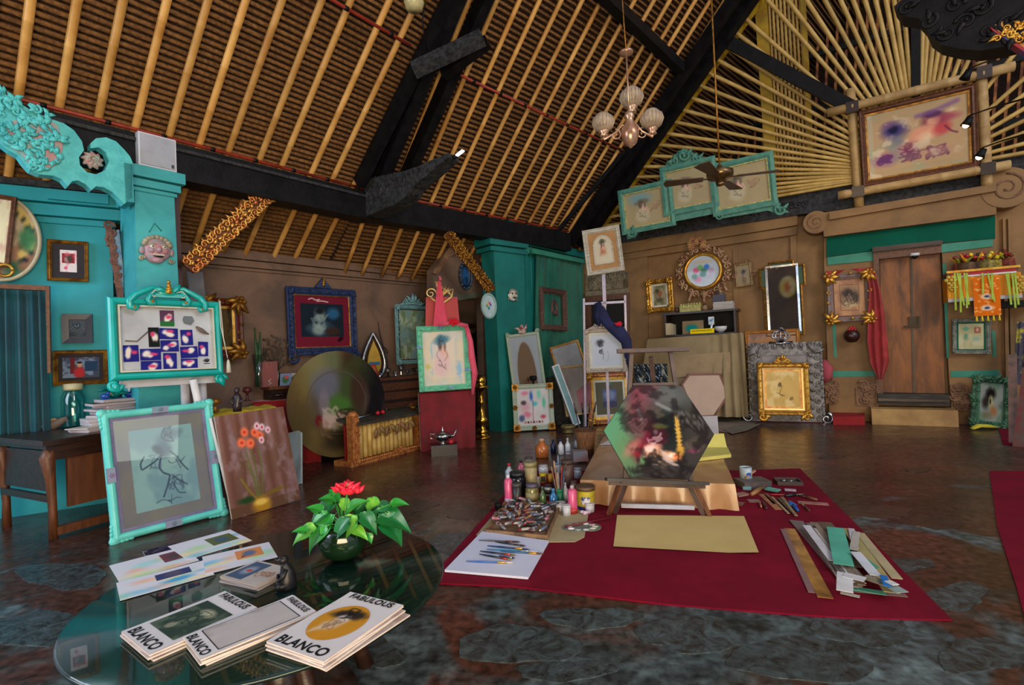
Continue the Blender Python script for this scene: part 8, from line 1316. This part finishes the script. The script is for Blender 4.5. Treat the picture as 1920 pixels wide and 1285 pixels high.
def text(body, size, M0, m, parent, bold=.012, name='lettering', sx=1.):
 cu = bpy.data.curves.new('t', 'FONT'); cu.body = body; cu.size = size; cu.align_x = 'CENTER'; cu.align_y = 'CENTER'; cu.offset = bold*size; cu.shear = 0; cu.space_character = 1.05
 to = bpy.data.objects.new('t', cu); COL.objects.link(to); dg = bpy.context.evaluated_depsgraph_get(); me = bpy.data.meshes.new_from_object(to.evaluated_get(dg)); bpy.data.objects.remove(to)
 me.transform(M0 @ Matrix.Diagonal((sx, 1, 1, 1))); me.materials.clear(); me.materials.append(m); o = bpy.data.objects.new(name, me); COL.objects.link(o); o.parent = parent; return o
INK = mat('print_black', (16, 22, 34), rough=.5); M_cov = mat('magazine_cover', (214, 212, 218), c2=(206, 204, 212), rough=.4)
for s_, (qd, n, cov, lab) in enumerate([(((421, 1123), (486, 1152), (281, 1242), (226, 1197)), 4, 'dark', 'left pile, with a dark framed picture'), (((545, 1128), (592, 1165), (372, 1256), (353, 1214)), 5, 'blank', 'middle pile, with a faded blank panel'), (((656, 1128), (759, 1156), (606, 1262), (502, 1225)), 6, 'oval', 'right pile, with an ochre oval')]):
 M, w, h = flatquad(*qd); g = random.Random(s_); t = .005
 for k in range(n):
  top = k == n-1; Mk = M @ TM((g.uniform(-.012, .012)*(not top), g.uniform(-.014, .014)*(not top), k*t+.0005), g.uniform(-.07, .07)*(not top)); r = thing('magazine', ('top magazine of the %s on its cover' % lab) if top else 'one of the magazines lying under the top one in the %s' % lab.split(',')[0], 'magazine', Mk, 'magazines in the %s' % lab.split(',')[0])
  curl = lambda u, v: .006*(max(0, v-.75)*4)**2*(.4 if s_ == 1 else .3)
  mb = MB(); mb.grid(lambda u, v: ((u-.5)*w, (v-.5)*h, t-.0005+(curl(u, v) if top else 0)), 6, 10); mb.grid(lambda u, v: ((.5-u)*w, (v-.5)*h, 0), 1, 1)
  for (f_) in ((lambda u, v: ((u-.5)*w, -h/2, v*(t-.0005))), (lambda u, v: (w/2, (u-.5)*h, v*(t-.0005+(curl(1, u) if top else 0)))), (lambda u, v: ((.5-u)*w, h/2, v*(t-.0005+(curl(0, 1) if top else 0)))), (lambda u, v: (-w/2, (.5-u)*h, v*(t-.0005+(curl(0, 1-u) if top else 0))))): mb.grid(f_, 10, 1, sm=False)
  obj('pages', mb, mat('magazine_pages', (204, 198, 198), c2=(168, 150, 146), rough=.8, scale=200, stretch=(.1, .1, 12)), r)
  if top:
   obj('cover', MB().grid(lambda u, v: ((u-.5)*w, (v-.5)*h, t+.0006+curl(u, v)), 6, 10), M_cov, r); Z = t+.0016
   if cov != 'blank':
    text('FABULOUS', w*.168, TM((0, h*.43, Z+.0026)), INK, r, .03, sx=.92); text('BLANCO', w*.215, TM((0, -h*.42, Z)), INK, r, .03, sx=.95)
   else: text('FABULOUS', w*.168, TM((0, h*.44, Z+.003)), INK, r, .03, sx=.92); text('BLANCO', w*.215, TM((0, -h*.45, Z)), INK, r, .03, sx=.95)
   if cov == 'dark':
    p = Pic(w*.8, h*.6, (50, 66, 60), 90, 4); p.wash((80, 96, 84), .5, .7, 3); p.blob(.55, .75, .2, .1, (206, 196, 170), .9, .5); p.blob(.5, .5, .16, .25, (110, 130, 110), .7, .5); p.blob(.4, .2, .1, .1, (150, 150, 130), .8); p.scribble(.5, .5, .3, 20, .01, (20, 30, 30), .6)
    picgrid('cover_picture', p, w*.8, h*.56, r, None, Z+.0003)
   elif cov == 'blank':
    p = Pic(w*.86, h*.68, (176, 172, 174), 50, 4, .04); p.wash((150, 140, 140), .6, .8, 3, amt=.5); picgrid('cover_panel', p, w*.86, h*.7, r, None, Z+.0004); obj('panel_line', mould(rectp(w*.88, h*.72), [(0, Z), (0, Z+.0006), (.002, Z+.0006), (.002, Z)]), INK, r)
   else:
    p = Pic(.7, 1, (190, 134, 44), 100, 4, .04); p.blob(.5, .72, .34, .13, (40, 36, 40), .95, .3, .15); p.blob(.5, .58, .15, .13, (206, 196, 190), .95, .3); p.blob(.45, .4, .18, .14, (200, 180, 166), .85, .4, .4); p.blob(.3, .24, .16, .05, (206, 190, 176), .8, .4, .9); p.scribble(.45, .4, .2, 22, .008, (120, 90, 60), .6); p.scribble(.5, .72, .2, 14, .012, (20, 20, 24), .8)
    picpoly('cover_oval', p, [(x, y) for x, y in ellp(w*.36, h*.31, 40)], r, None, Z+.0003)
for i, (qd, lab, seed, pb) in enumerate([(((207, 1060), (343, 1027), (374, 1050), (222, 1096)), 'watercolour card at the far left of the glass table', 3, (.62, .35, .95, .85)), (((314, 1026), (434, 994), (469, 1015), (352, 1052)), 'watercolour card farthest from the camera on the glass table', 4, (.5, .3, .9, .8)), (((222, 1096), (376, 1054), (410, 1080), (221, 1127)), 'watercolour card with a blue splash above the shadow box reflection', 5, (.4, .5, .8, .85)), (((374, 1045), (503, 1023), (522, 1046), (392, 1080)), 'watercolour card with an orange picture beside the black figurine', 6, (.45, .35, .85, .85))]):
 M, w, h = flatquad(*qd); M = M @ TM((0, 0, .0015*i+.0005)); r = thing('picture_card', lab, 'card', M, 'watercolour cards on the glass table'); p = Pic(w, h, (214, 216, 230), 100, seed, .02)
 cs = [(240, 220, 150), (150, 220, 220), (120, 190, 230), (240, 180, 150), (170, 220, 160)]; g = random.Random(seed)
 for j in range(9): p.blob(g.random(), g.random()*.7, g.uniform(.08, .2), g.uniform(.05, .12), cs[(j+seed) % 5], .75, .7, 0, .4)
 p.rect(*pb[:2], *pb[2:], [(110, 60, 76), (90, 100, 60), (50, 60, 110), (214, 140, 90)][i]); p.blob((pb[0]+pb[2])/2, (pb[1]+pb[3])/2, .1, .14, [(70, 60, 66), (60, 90, 120), (90, 80, 110), (80, 110, 160)][i], .9);
 if i == 2: p.blob(.62, .3, .16, .1, (60, 160, 210), .9, .5)
 picgrid('printed_face', p, w, h, r, paintmat('card_print', .3), .0013); obj('card', MB().box((0, 0, .0005), (w, h, .001)), M_white, r)
for k in range(3):
 M, w, h = flatquad((424, 1086), (492, 1058), (526, 1079), (483, 1117)); top = k == 2; M = M @ TM((0, 0, k*.007+.0005), [.06, -.04, 0][k]); r = thing('picture_booklet', ['bottom', 'middle', 'top'][k]+' small picture booklet in the pile left of the black figurine', 'booklet', M, 'booklets on the glass table'); obj('booklet', MB().box((0, 0, .003), (w, h, .006)), mat('booklet_pages', (160, 150, 150), rough=.6), r)
 if top: p = Pic(w, h, (176, 170, 168), 60, 4); p.rect(.08, .5, .92, .94, (70, 90, 120)); p.blob(.5, .72, .2, .12, (140, 150, 170)); p.blob(.5, .7, .06, .06, (190, 60, 60)); p.scribble(.5, .25, .25, 16, .014, (150, 110, 90), .8); picgrid('cover_picture', p, w, h, r, paintmat('card_print', .3), .0064)
M, w, h = flatquad((268, 1034), (330, 1020), (340, 1027), (272, 1045)); r = thing('leaflet', 'dark patterned leaflet under the far watercolour card', 'leaflet', M); p = Pic(w, h, (60, 56, 76), 40, 2); p.wash((120, 130, 120), .5, .6, 6); p.wash((40, 30, 60), .5, .6, 4); picgrid('printed_face', p, w, h, r, None, .0025); obj('sheet', MB().box((0, 0, .001), (w, h, .002)), M_white, r)
P = onz(538, 1103, GZ); D = depthof(P); s = 62*D/FPX; BK = mat('ebony_figure', (14, 14, 18), c2=(26, 25, 30), rough=.4, scale=12, spec=.3); r = thing('seated_figurine', 'glossy black carved seated figurine on the glass table', 'figurine', TM(P, .4) @ Matrix.Scale(s, 4))
obj('body', MB().tube([(0, 0, 0), (0, 0, .08), (.02, 0, .3), (.02, 0, .55), (-.04, 0, .72), (-.06, 0, .78)], [.27, .3, .25, .2, .12, .1], 14), BK, r); obj('head', MB().ball((-.08, 0, .86), (.16, .14, .13), 12).tube([(-.16, 0, .86), (-.27, 0, .9), (-.31, 0, .88)], [.09, .06, .03], 8).ball((-.04, 0, .94), (.1, .12, .06), 8), BK, r)
for s_ in (-1, 1): obj('arm', MB().tube([(.0, s_*.17, .62), (-.1, s_*.24, .42), (-.22, s_*.14, .3), (-.24, s_*.05, .42)], [.07, .065, .055, .04], 8), BK, r); obj('folded_leg', MB().tube([(.1, s_*.15, .12), (-.18, s_*.24, .16), (-.28, s_*.1, .08)], [.11, .1, .07], 8), BK, r)
P = onz(645, 1046, GZ); D = depthof(P); R = 49*D/FPX*.93; r = thing('potted_plant', 'green pothos with a red flower in a dark glass bowl', 'plant', TM(P)); Hb = R*1.35
obj('bowl', MB().lathe([(R*.45, 0), (R*.8, Hb*.18), (R, Hb*.5), (R*.9, Hb*.85), (R*.78, Hb), (R*.74, Hb), (R*.85, Hb*.84), (R*.94, Hb*.5), (R*.74, Hb*.2), (0, .02)], 28), mat('bottle_glass', (10, 24, 12), c2=(16, 40, 20), rough=.08, spec=.7), r); obj('soil', MB().lathe([(R*.86, Hb*.8), (0, Hb*.86)], 20), mat('soil', (30, 22, 18), rough=.95), r)
cx3, cy3 = 640, 1010
Mlf = [mat('leaf_green', (30, 124, 44), c2=(52, 150, 56), rough=.35, scale=14, coat=.2), mat('leaf_deep', (14, 90, 44), c2=(26, 110, 52), rough=.3, scale=12, coat=.2), mat('leaf_lime', (112, 180, 60), c2=(60, 150, 50), rough=.35, scale=16, lo=.4, hi=.6)]
Ppl = np.array(P)
def heart(Mx, s, m, par, fold=.18):
 def f(u, v):
  t = v; wdt = .62*math.sin(PI*min(1, t**.62))*(1-.25*t)+.02; x = (u-.5)*2*wdt*s*.62; y = (t*1.05-.12*(1-abs(u-.5)*2)*(t < .15))*s; return (x, y, abs(u-.5)*2*fold*s*math.sin(PI*t)*.6-.35*s*t*t)
 mb = MB(); mb.grid(f, 8, 10); mb.grid(lambda u, v: tuple(A(*f(1-u, v))-A(0, 0, .0015)), 8, 10); o = obj('leaf', mb, m, par); return o
def place_leaf(px, py, tipx, tipy, dep, k, sc=1.):
 B = atd(px, py, D+dep); Tp = atd(tipx, tipy, D+dep*1.3); y = Tp-B; s = np.linalg.norm(y)*sc; y = nz(y); zc = nz(nz(CAM-B)*.6+A(0, 0, .9)); x = nz(np.cross(y, zc)); z_ = np.cross(x, y); o = heart(None, s*1.38, Mlf[k], r); b = B-Ppl
 o.matrix_local = Matrix(((x[0], y[0], z_[0], b[0]), (x[1], y[1], z_[1], b[1]), (x[2], y[2], z_[2], b[2]), (0, 0, 0, 1)))
 c = A(0, 0, Hb*.8); mb = MB(); mb.tube([c, (c+b)/2+A(0, 0, .015), b], [.0035, .003, .002], 6); obj('stem', mb, Mlf[0], r)
for a in [(628, 946, 582, 972, .03, 1), (636, 940, 608, 930, .05, 0), (625, 968, 578, 1012, -.02, 0), (592, 990, 546, 1010, -.02, 2, .8), (578, 996, 552, 992, -.03, 0, .8), (660, 950, 700, 958, .03, 1), (690, 935, 710, 965, .04, 2, .9), (668, 968, 640, 1002, -.06, 2), (655, 972, 628, 1000, -.07, 1), (676, 962, 700, 985, -.05, 1), (700, 960, 752, 975, 0, 1), (712, 966, 752, 1004, -.01, 1, .9), (700, 952, 742, 962, .05, 1), (730, 946, 770, 938, .02, 0, .6), (640, 935, 655, 960, .0, 2, .8), (650, 958, 672, 940, -.04, 0), (660, 990, 690, 1005, -.06, 2, .7), (612, 985, 600, 1005, -.05, 0, .8), (626, 930, 618, 915, .05, 0, .7), (606, 960, 582, 948, .02, 0, .9), (690, 1000, 700, 1022, -.04, 0, .6)]: place_leaf(*a)
fc = atd(651, 925, D)-Ppl; g = random.Random(4)
for i in range(22): a, rr = i*2.4, .006+.0021*i; mb = MB(); mb.leaf(0, 0, .034, 0, .8, 0); o = obj('petal', mb, mat('red_petal', (214, 14, 46), c2=(240, 50, 80), rough=.5, scale=30), r); o.location = (fc[0]+rr*math.cos(a), fc[1]+rr*math.sin(a)*.5, fc[2]+.012*math.cos(i)+.006); o.rotation_euler = (g.uniform(-.8, .8), -1.0+.3*g.random(), a)
obj('flower_bud', MB().ball(tuple(fc+A(.004, 0, .03)), (.006, .006, .012), 8), Mlf[0], r); obj('flower_stem', MB().tube([(0, 0, Hb*.8), tuple(fc)], .004, 6), Mlf[0], r)
# ================================================================ chandelier, fan, lamps overhead
Dc = 4.3; P0 = atd(1181, 245, Dc); sc_ = Dc/FPX; ch = thing('chandelier', 'brass chandelier with four ribbed glass shades hanging from the roof', 'chandelier', TM(P0)); M_fr = mat('frosted_glass', (196, 178, 156), c2=(170, 150, 130), rough=.25, scale=8, trans=.25); M_cb = mat('rosy_brass', (204, 172, 146), metal=.6, rough=.25, c2=(160, 110, 84), scale=5)
k = sc_
def up(p_): return A(0, 0, p_*k)
obj('body_ball', MB().lathe([(0, -34*k), (4*k, -30*k), (12*k, -24*k), (17*k, -8*k), (16*k, 4*k), (9*k, 14*k), (7*k, 22*k), (10*k, 26*k), (8*k, 34*k), (0, 34*k)], 20), M_cb, ch)
obj('rod', MB().tube([(0, 0, 34*k), (0, 0, 146*k)], 1.6*k, 8), M_cb, ch); obj('ceiling_cup', MB().lathe([(3*k, 142*k), (13*k, 146*k), (13*k, 150*k), (3*k, 154*k), (0, 154*k)], 18), M_cb, ch)
top_ = onp(1168, 2, E1-nB*0, nB) - P0 if 0 else A(0, 0, 262*k)
obj('chain', MB().tube([(0, 0, 152*k), (-2*k, 0, 205*k), (-4*k, 0, 330*k)], 1.1*k, 6), M_goldd, ch)
def shade(c, rr):
 t = obj('shade', MB().lathe([(rr*.45, -rr*.75), (rr*.75, -rr*.55), (rr, -rr*.0), (rr*.88, rr*.5), (rr*.5, rr*.9), (rr*.42, rr*.92), (rr*.82, rr*.46), (rr*.92, 0), (rr*.68, -rr*.5), (rr*.4, -rr*.7)], 20, X=TM(c)), M_fr, ch); mb = MB()
 for i in range(18): a = 2*PI*i/18; mb.tube([(c[0]+q_*math.cos(a), c[1]+q_*math.sin(a), c[2]+z_) for q_, z_ in ((rr*.76, -rr*.55), (rr*1.02, 0), (rr*.9, rr*.48))], rr*.055, 5)
 obj('shade_ribs', mb, M_fr, ch, kind='stuff'); obj('shade_holder', MB().lathe([(rr*.15, -rr*1.35), (rr*.4, -rr*1.25), (rr*.3, -rr*1.05), (rr*.5, -rr*.85), (rr*.48, -rr*.72), (0, -rr*.72)], 16, X=TM(c)), M_cb, ch)
for (x, y, dy_, rr) in ((1131, 231, .0, 19), (1222, 225, .02, 20), (1184, 184, .14, 21), (1176, 205, -.16, 0)):
 if rr == 0: continue
 c = atd(x, y, Dc+dy_)-P0; shade(c, rr*k*1.05); e = c-A(0, 0, rr*k*1.35); m_ = e*.55; a = math.atan2(e[1], e[0])
 obj('arm', MB().tube([(0, 0, 2*k), m_*.5+A(0, 0, 14*k), m_+A(0, 0, 2*k), e+A(0, 0, -10*k)*.6, e+A(0, 0, -3*k), e], [2*k, 2*k, 2*k, 2.2*k, 2.4*k, 2*k], 7), M_cb, ch)
 X = Matrix.Translation(Vector(m_+A(0, 0, -2*k))) @ Matrix.Rotation(a, 4, 'Z') @ Matrix.Rotation(PI/2, 4, 'X'); obj('arm_scroll', MB().scroll(0, 0, 11*k, 1.3, a0=PI/2, th=.16, X=X), M_cb, ch)
Df = 5.2; P0 = atd(1350, 330, Df); k = Df/FPX; fn_ = thing('ceiling_fan', 'brass and wood ceiling fan on a long rod in front of the painted triptych', 'fan', TM(P0)); M_fb = mat('bronze_fan', (150, 120, 80), metal=.8, rough=.3, c2=(90, 70, 46)); M_fw = mat('fan_blade_wood', (84, 60, 40), c2=(54, 38, 28), rough=.3, scale=5, stretch=(1, 6, 1))
obj('motor', MB().lathe([(0, -14*k), (8*k, -13*k), (9*k, -6*k), (22*k, -4*k), (24*k, 2*k), (24*k, 8*k), (18*k, 11*k), (6*k, 13*k), (4*k, 20*k), (0, 20*k)], 24), M_fb, fn_); obj('rod', MB().tube([(0, 0, 18*k), (0, 0, 420*k)], 1.7*k, 8), M_goldd, fn_); obj('lower_cap', MB().lathe([(0, -20*k), (7*k, -18*k), (8*k, -12*k), (0, -12*k)], 16), M_fb, fn_)
for (x, y, rr) in ((1252, 350, 1), (1297, 376, 1), (1424, 313, 1), (1452, 340, 1)):
 zf = P0[2]-6*k; e = onz(x, y, zf)-P0 if y < 320 else onz(x, y, zf)-P0
 a_ = math.atan2({1252: .25, 1297: -.75, 1424: .75, 1452: -.25}[x], {1252: -1, 1297: -.62, 1424: .62, 1452: 1}[x]); e = A(math.cos(a_), math.sin(a_), 0)*98*k
 d = nz(e); s2 = A(-d[1], d[0], .15); w0, w1 = 8*k, 13*k; p0_, p1_ = d*30*k, e; V = [p0_-s2*w0, p1_-s2*w1, p1_+d*4*k, p1_+s2*w1, p0_+s2*w0]; V = [v+A(0, 0, -4*k) for v in V]; V += [v+A(0, 0, 1.5*k) for v in V]
 obj('blade', MB().add(V, [(4, 3, 2, 1, 0), (5, 6, 7, 8, 9)]+[(i, (i+1) % 5, 5+(i+1) % 5, 5+i) for i in range(5)]), M_fw, fn_); obj('blade_iron', MB().bar(d*14*k+A(0, 0, -3*k), d*36*k+A(0, 0, -3.5*k), 7*k, 1.5*k), M_fb, fn_)
P0 = atd(776, -2, 4.6); lp = thing('hanging_lamp', 'small brass and glass lamp hanging at the top edge near the truss', 'lamp', TM(P0)); obj('lamp_body', MB().lathe([(0, -.1), (.07, -.095), (.085, -.05), (.095, -.03), (.085, .0), (.06, .04), (.05, .1), (0, .1)], 20), mat('lamp_cream', (200, 190, 150), c2=(160, 150, 100), rough=.3), lp); obj('rim', MB().lathe([(.1, -.035), (.112, -.028), (.1, -.02)], 20), M_brass, lp); obj('cord', MB().tube([(0, 0, .1), (.03, .05, .6)], .006, 6), M_black, lp)
one('hanging_cable', MB().tube([roofpt(797, 0, 'A', .12), roofpt(792, 40, 'A', .25), roofpt(800, 95, 'A', .3)], .008, 6), M_black, 'dark cable dangling beside the cross tie of the truss', 'cable')
# ================================================================ triptych over the ochre wall
TPl = Plane(RW.O+RW.Z*.34, RW.X, lean=-6); TPl = Plane(TPl.pt(*TPl.at(1300, 400), 0), RW.X, lean=-6)
r = thing('triptych', 'sea green carved triptych of three drawings leaning above the ochre wall', 'framed pictures', TPl.mat()); M_sg = mat('sea_green_frame', (92, 148, 128), c2=(60, 124, 112), rough=.6, scale=10, bump=.15)
op = [(1166, 362), (1240, 338), (1240, 318), (1256, 300), (1270, 286), (1285, 279), (1303, 288), (1330, 300), (1345, 305), (1434, 291), (1452, 342), (1462, 385), (1480, 398), (1458, 402), (1440, 395), (1352, 410), (1345, 400), (1262, 416), (1262, 424), (1200, 432), (1190, 446), (1176, 449)]
obj('back_board', plate(TPl, op, -.03, .0), M_sg, r)
for i, (TL, TR, BR, BL) in enumerate([((1170, 367), (1248, 350), (1256, 414), (1177, 428)), ((1249, 325), (1328, 308), (1337, 378), (1256, 392)), ((1342, 317), (1434, 303), (1447, 372), (1349, 394))]):
 M, w, h = TPl.quad(TL, TR, BR, BL, .01); Ml = TPl.mat().inverted() @ M; p = Pic(w, h, (172, 156, 120), 80, 40+i, .04)
 if i == 0: p.blob(.35, .8, .25, .15, (90, 160, 190), .7, .6)
 p.lady(.4, .55, .75, dress=(190, 180, 150), hat=(120, 110, 90)); p.scribble(.72, .5, .14, 18, .008, (110, 80, 70), .6, i); p.blob(.7, .55, .1, .12, (180, 150, 120), .6)
 o = picgrid('picture', p, w, h, r, None, 0); o.matrix_local = Ml; o2 = obj('gilt_edge', mould(rectp(w+.03, h+.03), [(0, 0), (0, .02), (.018, .02), (.018, 0)]), M_cy, r); o2.matrix_local = Ml; o3 = obj('panel_frame', mould(rectp(w+.2, h+.2), [(0, -.01), (0, .03), (.05, .04), (.085, .02), (.085, -.0)]), M_sg, r); o3.matrix_local = Ml
for (x, y, rr_, s_) in ((1285, 292, .1, 1), (1262, 304, .08, -1), (1308, 298, .08, 1), (1244, 320, .06, 1), (1330, 305, .06, -1), (1464, 394, .09, 1), (1184, 438, .09, -1), (1150+200, 405, .07, 1)): u, v = TPl.at(x, y, .02); mb = MB(); mb.scroll(u, v, rr_, 1.3, a0=PI/2, sgn=s_, th=.25, z=.03); mb.leaf(u, v, rr_*1.6, PI/2+s_*.6, .35, .02); mb.leaf(u, v, rr_*1.5, PI/2-s_*1.2, .35, .02); obj('carved_scroll', mb, M_sg, r)
# ================================================================ big painting in a bamboo frame
BP = Plane(RW.pt(*RW.at(1720, 370, .3), .3), RW.X, lean=-9); q = BP.quad((1609, 209), (1828, 157), (1837, 313), (1618, 350)); M, w, h = q
p = Pic(w, h, (190, 160, 120), 150, 51, .04); p.rect(.04, .05, .97, .97, (206, 178, 140), .0); p.rect(.06, .1, .94, .84, (196, 160, 120)); p.rect(.0, .0, .06, 1, (190, 172, 140)); p.wash((150, 170, 140), .62, .8, 3, amt=.6)
p.blob(.28, .68, .13, .12, (70, 60, 120), .9, .5); p.blob(.27, .7, .05, .06, (30, 30, 60), .9); p.blob(.22, .78, .06, .05, (130, 90, 130), .8, .6); p.blob(.3, .5, .1, .08, (110, 120, 140), .7, .7); p.blob(.68, .7, .12, .12, (130, 60, 80), .9, .4); p.blob(.68, .72, .07, .08, (226, 160, 130), .95, .3); p.blob(.67, .8, .1, .05, (90, 50, 90), .9, .4); p.blob(.57, .55, .17, .1, (236, 160, 130), .95, .3, .55); p.blob(.6, .5, .1, .07, (244, 190, 150), .9, .4, .5); p.blob(.76, .56, .1, .08, (206, 70, 80), .8, .4, .8); p.blob(.82, .72, .1, .06, (170, 70, 90), .8, .5); p.curve([(.5, .82), (.7, .85), (.92, .93)], .03, (130, 90, 140), .7); p.curve([(.78, .6), (.84, .5), (.9, .46)], .012, (120, 50, 70), .8)
p.blob(.42, .36, .1, .09, (190, 120, 130), .9, .5); p.blob(.42, .4, .04, .05, (110, 50, 70), .8); p.blob(.17, .26, .13, .1, (150, 90, 140), .7, .5); p.scribble(.17, .26, .1, 30, .012, (90, 40, 100), .7, 3); p.scribble(.4, .25, .15, 22, .01, (110, 50, 90), .7, 4); p.scribble(.7, .24, .12, 24, .012, (100, 50, 90), .7, 5); p.blob(.7, .25, .14, .05, (200, 140, 130), .6, .6); p.curve([(.3, .4), (.45, .3), (.6, .3), (.8, .33)], .008, (120, 60, 90), .7); p.wash((236, 214, 180), .66, .82, 5, amt=.6)
r = framed('large reclining figure painting in a frame of lashed bamboo poles high over the door', q, .07, M_wood, p, inner=.02, innerm=M_goldd, depth=.05)
Mbl = M.inverted() @ BP.mat(); bf = r; mbm = mat('pale_pole', (196, 160, 104), c2=(160, 124, 74), rough=.5, scale=5)
for i, (x0, y0, x1, y1, o_) in enumerate([(1551, 212, 1902, 124, .02), (1571, 367, 1894, 309, .02), (1594, 167, 1611, 388, -.06), (1838, 116, 1851, 350, -.06)]): a, b = BP.at(x0, y0, o_), BP.at(x1, y1, o_); mb = MB(); bamboo(mb, A(*a, o_), A(*b, o_), .062, .062, i, 10, .35); obj('bamboo_pole', mb, mbm, bf).matrix_local = Mbl
for (x, y) in ((1597, 203), (1842, 138), (1608, 360), (1849, 317)): a = BP.at(x, y, -.02); obj('lashing', MB().box((*a, -.02), (.15, .15, .2)), M_dwood, bf).matrix_local = Mbl
for i, (hx_, hy_, ex, ey, D0, D1_, on, lab) in enumerate([(1816, 134, 1990, 70, 5.4, 3.6, 0, 'upper black spot lamp on a thin arm near the bamboo frame corner'), (1818, 222, 1990, 165, 5.4, 3.6, 1, 'lit middle spot lamp on a thin arm at the right of the large painting'), (1843, 282, 1990, 232, 5.4, 3.6, 1, 'lit lowest spot lamp on a thin arm at the right of the large painting')]):
 a, b = atd(hx_, hy_, D0), atd(ex, ey, D1_); t = thing('spot_lamp', lab, 'lamp', TM((0, 0, 0))); d = nz(A(-.35, .3, -.9)); obj('arm', MB().tube([a+A(0, 0, .03), a*.7+b*.3+A(0, 0, .03), b], .008, 7), M_black, t); obj('head', MB().lathe([(0, -.02), (.03, -.015), (.035, .03), (.05, .08), (.044, .08), (0, .05)], 16, X=Matrix.Translation(Vector(a)) @ Vector(d).to_track_quat('Z', 'Y').to_matrix().to_4x4()), M_black, t)
 if on:
  obj('bulb', MB().ball(tuple(a+d*.07), .03, 10), mat('lit_bulb', (255, 226, 170), em=9), t); l = bpy.data.lights.new('spot', 'SPOT'); l.energy = 9; l.spot_size = 1.6; l.color = (1, .85, .6); l.shadow_soft_size = .03; lo_ = bpy.data.objects.new('spot_light', l); COL.objects.link(lo_); lo_.location = a+d*.11; lo_.rotation_euler = Vector(A(-.1, .9, -.3)).to_track_quat('-Z', 'Y').to_euler()
BB = face_plane(1800, 40, 3.1, 0); pp_ = [(1676, 12), (1690, 0), (1720, -8), (1760, -30), (2000, -60), (2000, 60), (1925, 78), (1880, 88), (1840, 95), (1800, 92), (1765, 84), (1745, 70), (1735, 48), (1722, 34), (1690, 30)]
r = thing('carved_bracket', 'black carved beam end jutting in at the top right corner', 'bracket', BB.mat()); obj('beam_end', plate(BB, pp_, -.16, 0), M_black, r)
for i, (x, y) in enumerate([(1700, 16), (1740, 40), (1775, 62), (1810, 40), (1850, 60), (1890, 40), (1790, 10), (1840, 14), (1900, 70)]): u, v = BB.at(x, y, 0); obj('scroll_relief', MB().scroll(u, v, .05, 1.3, a0=i, sgn=(-1)**i, th=.25, z=.0).leaf(u, v, .08, i*1.3, .35, 0), M_black, r)
BG = face_plane(1900, 70, 2.95, 10); r = thing('gilded_carving', 'gilded carved panel with a blue and red edge at the top right corner', 'carving', BG.mat()); obj('ground', plate(BG, [(1858, 50), (1885, 38), (1990, 20), (1990, 110), (1925, 92)], -.05, 0), M_gl, r); obj('painted_edge', plate(BG, [(1856, 50), (1862, 58), (1925, 100), (1990, 122), (1990, 110), (1925, 92)], -.06, .01), mat('blue_red_edge', (30, 60, 120), c2=(140, 30, 40), rough=.5, scale=9, lo=.45, hi=.55), r)
g = random.Random(3)
for i in range(12): u, v = BG.at(1868+g.random()*70, 44+g.random()*34, .01); obj('gilt_scroll', MB().scroll(u, v, .022, 1.2, a0=i, sgn=(-1)**i, th=.3, z=.01).leaf(u, v, .04, i, .4, .01), M_gold, r)
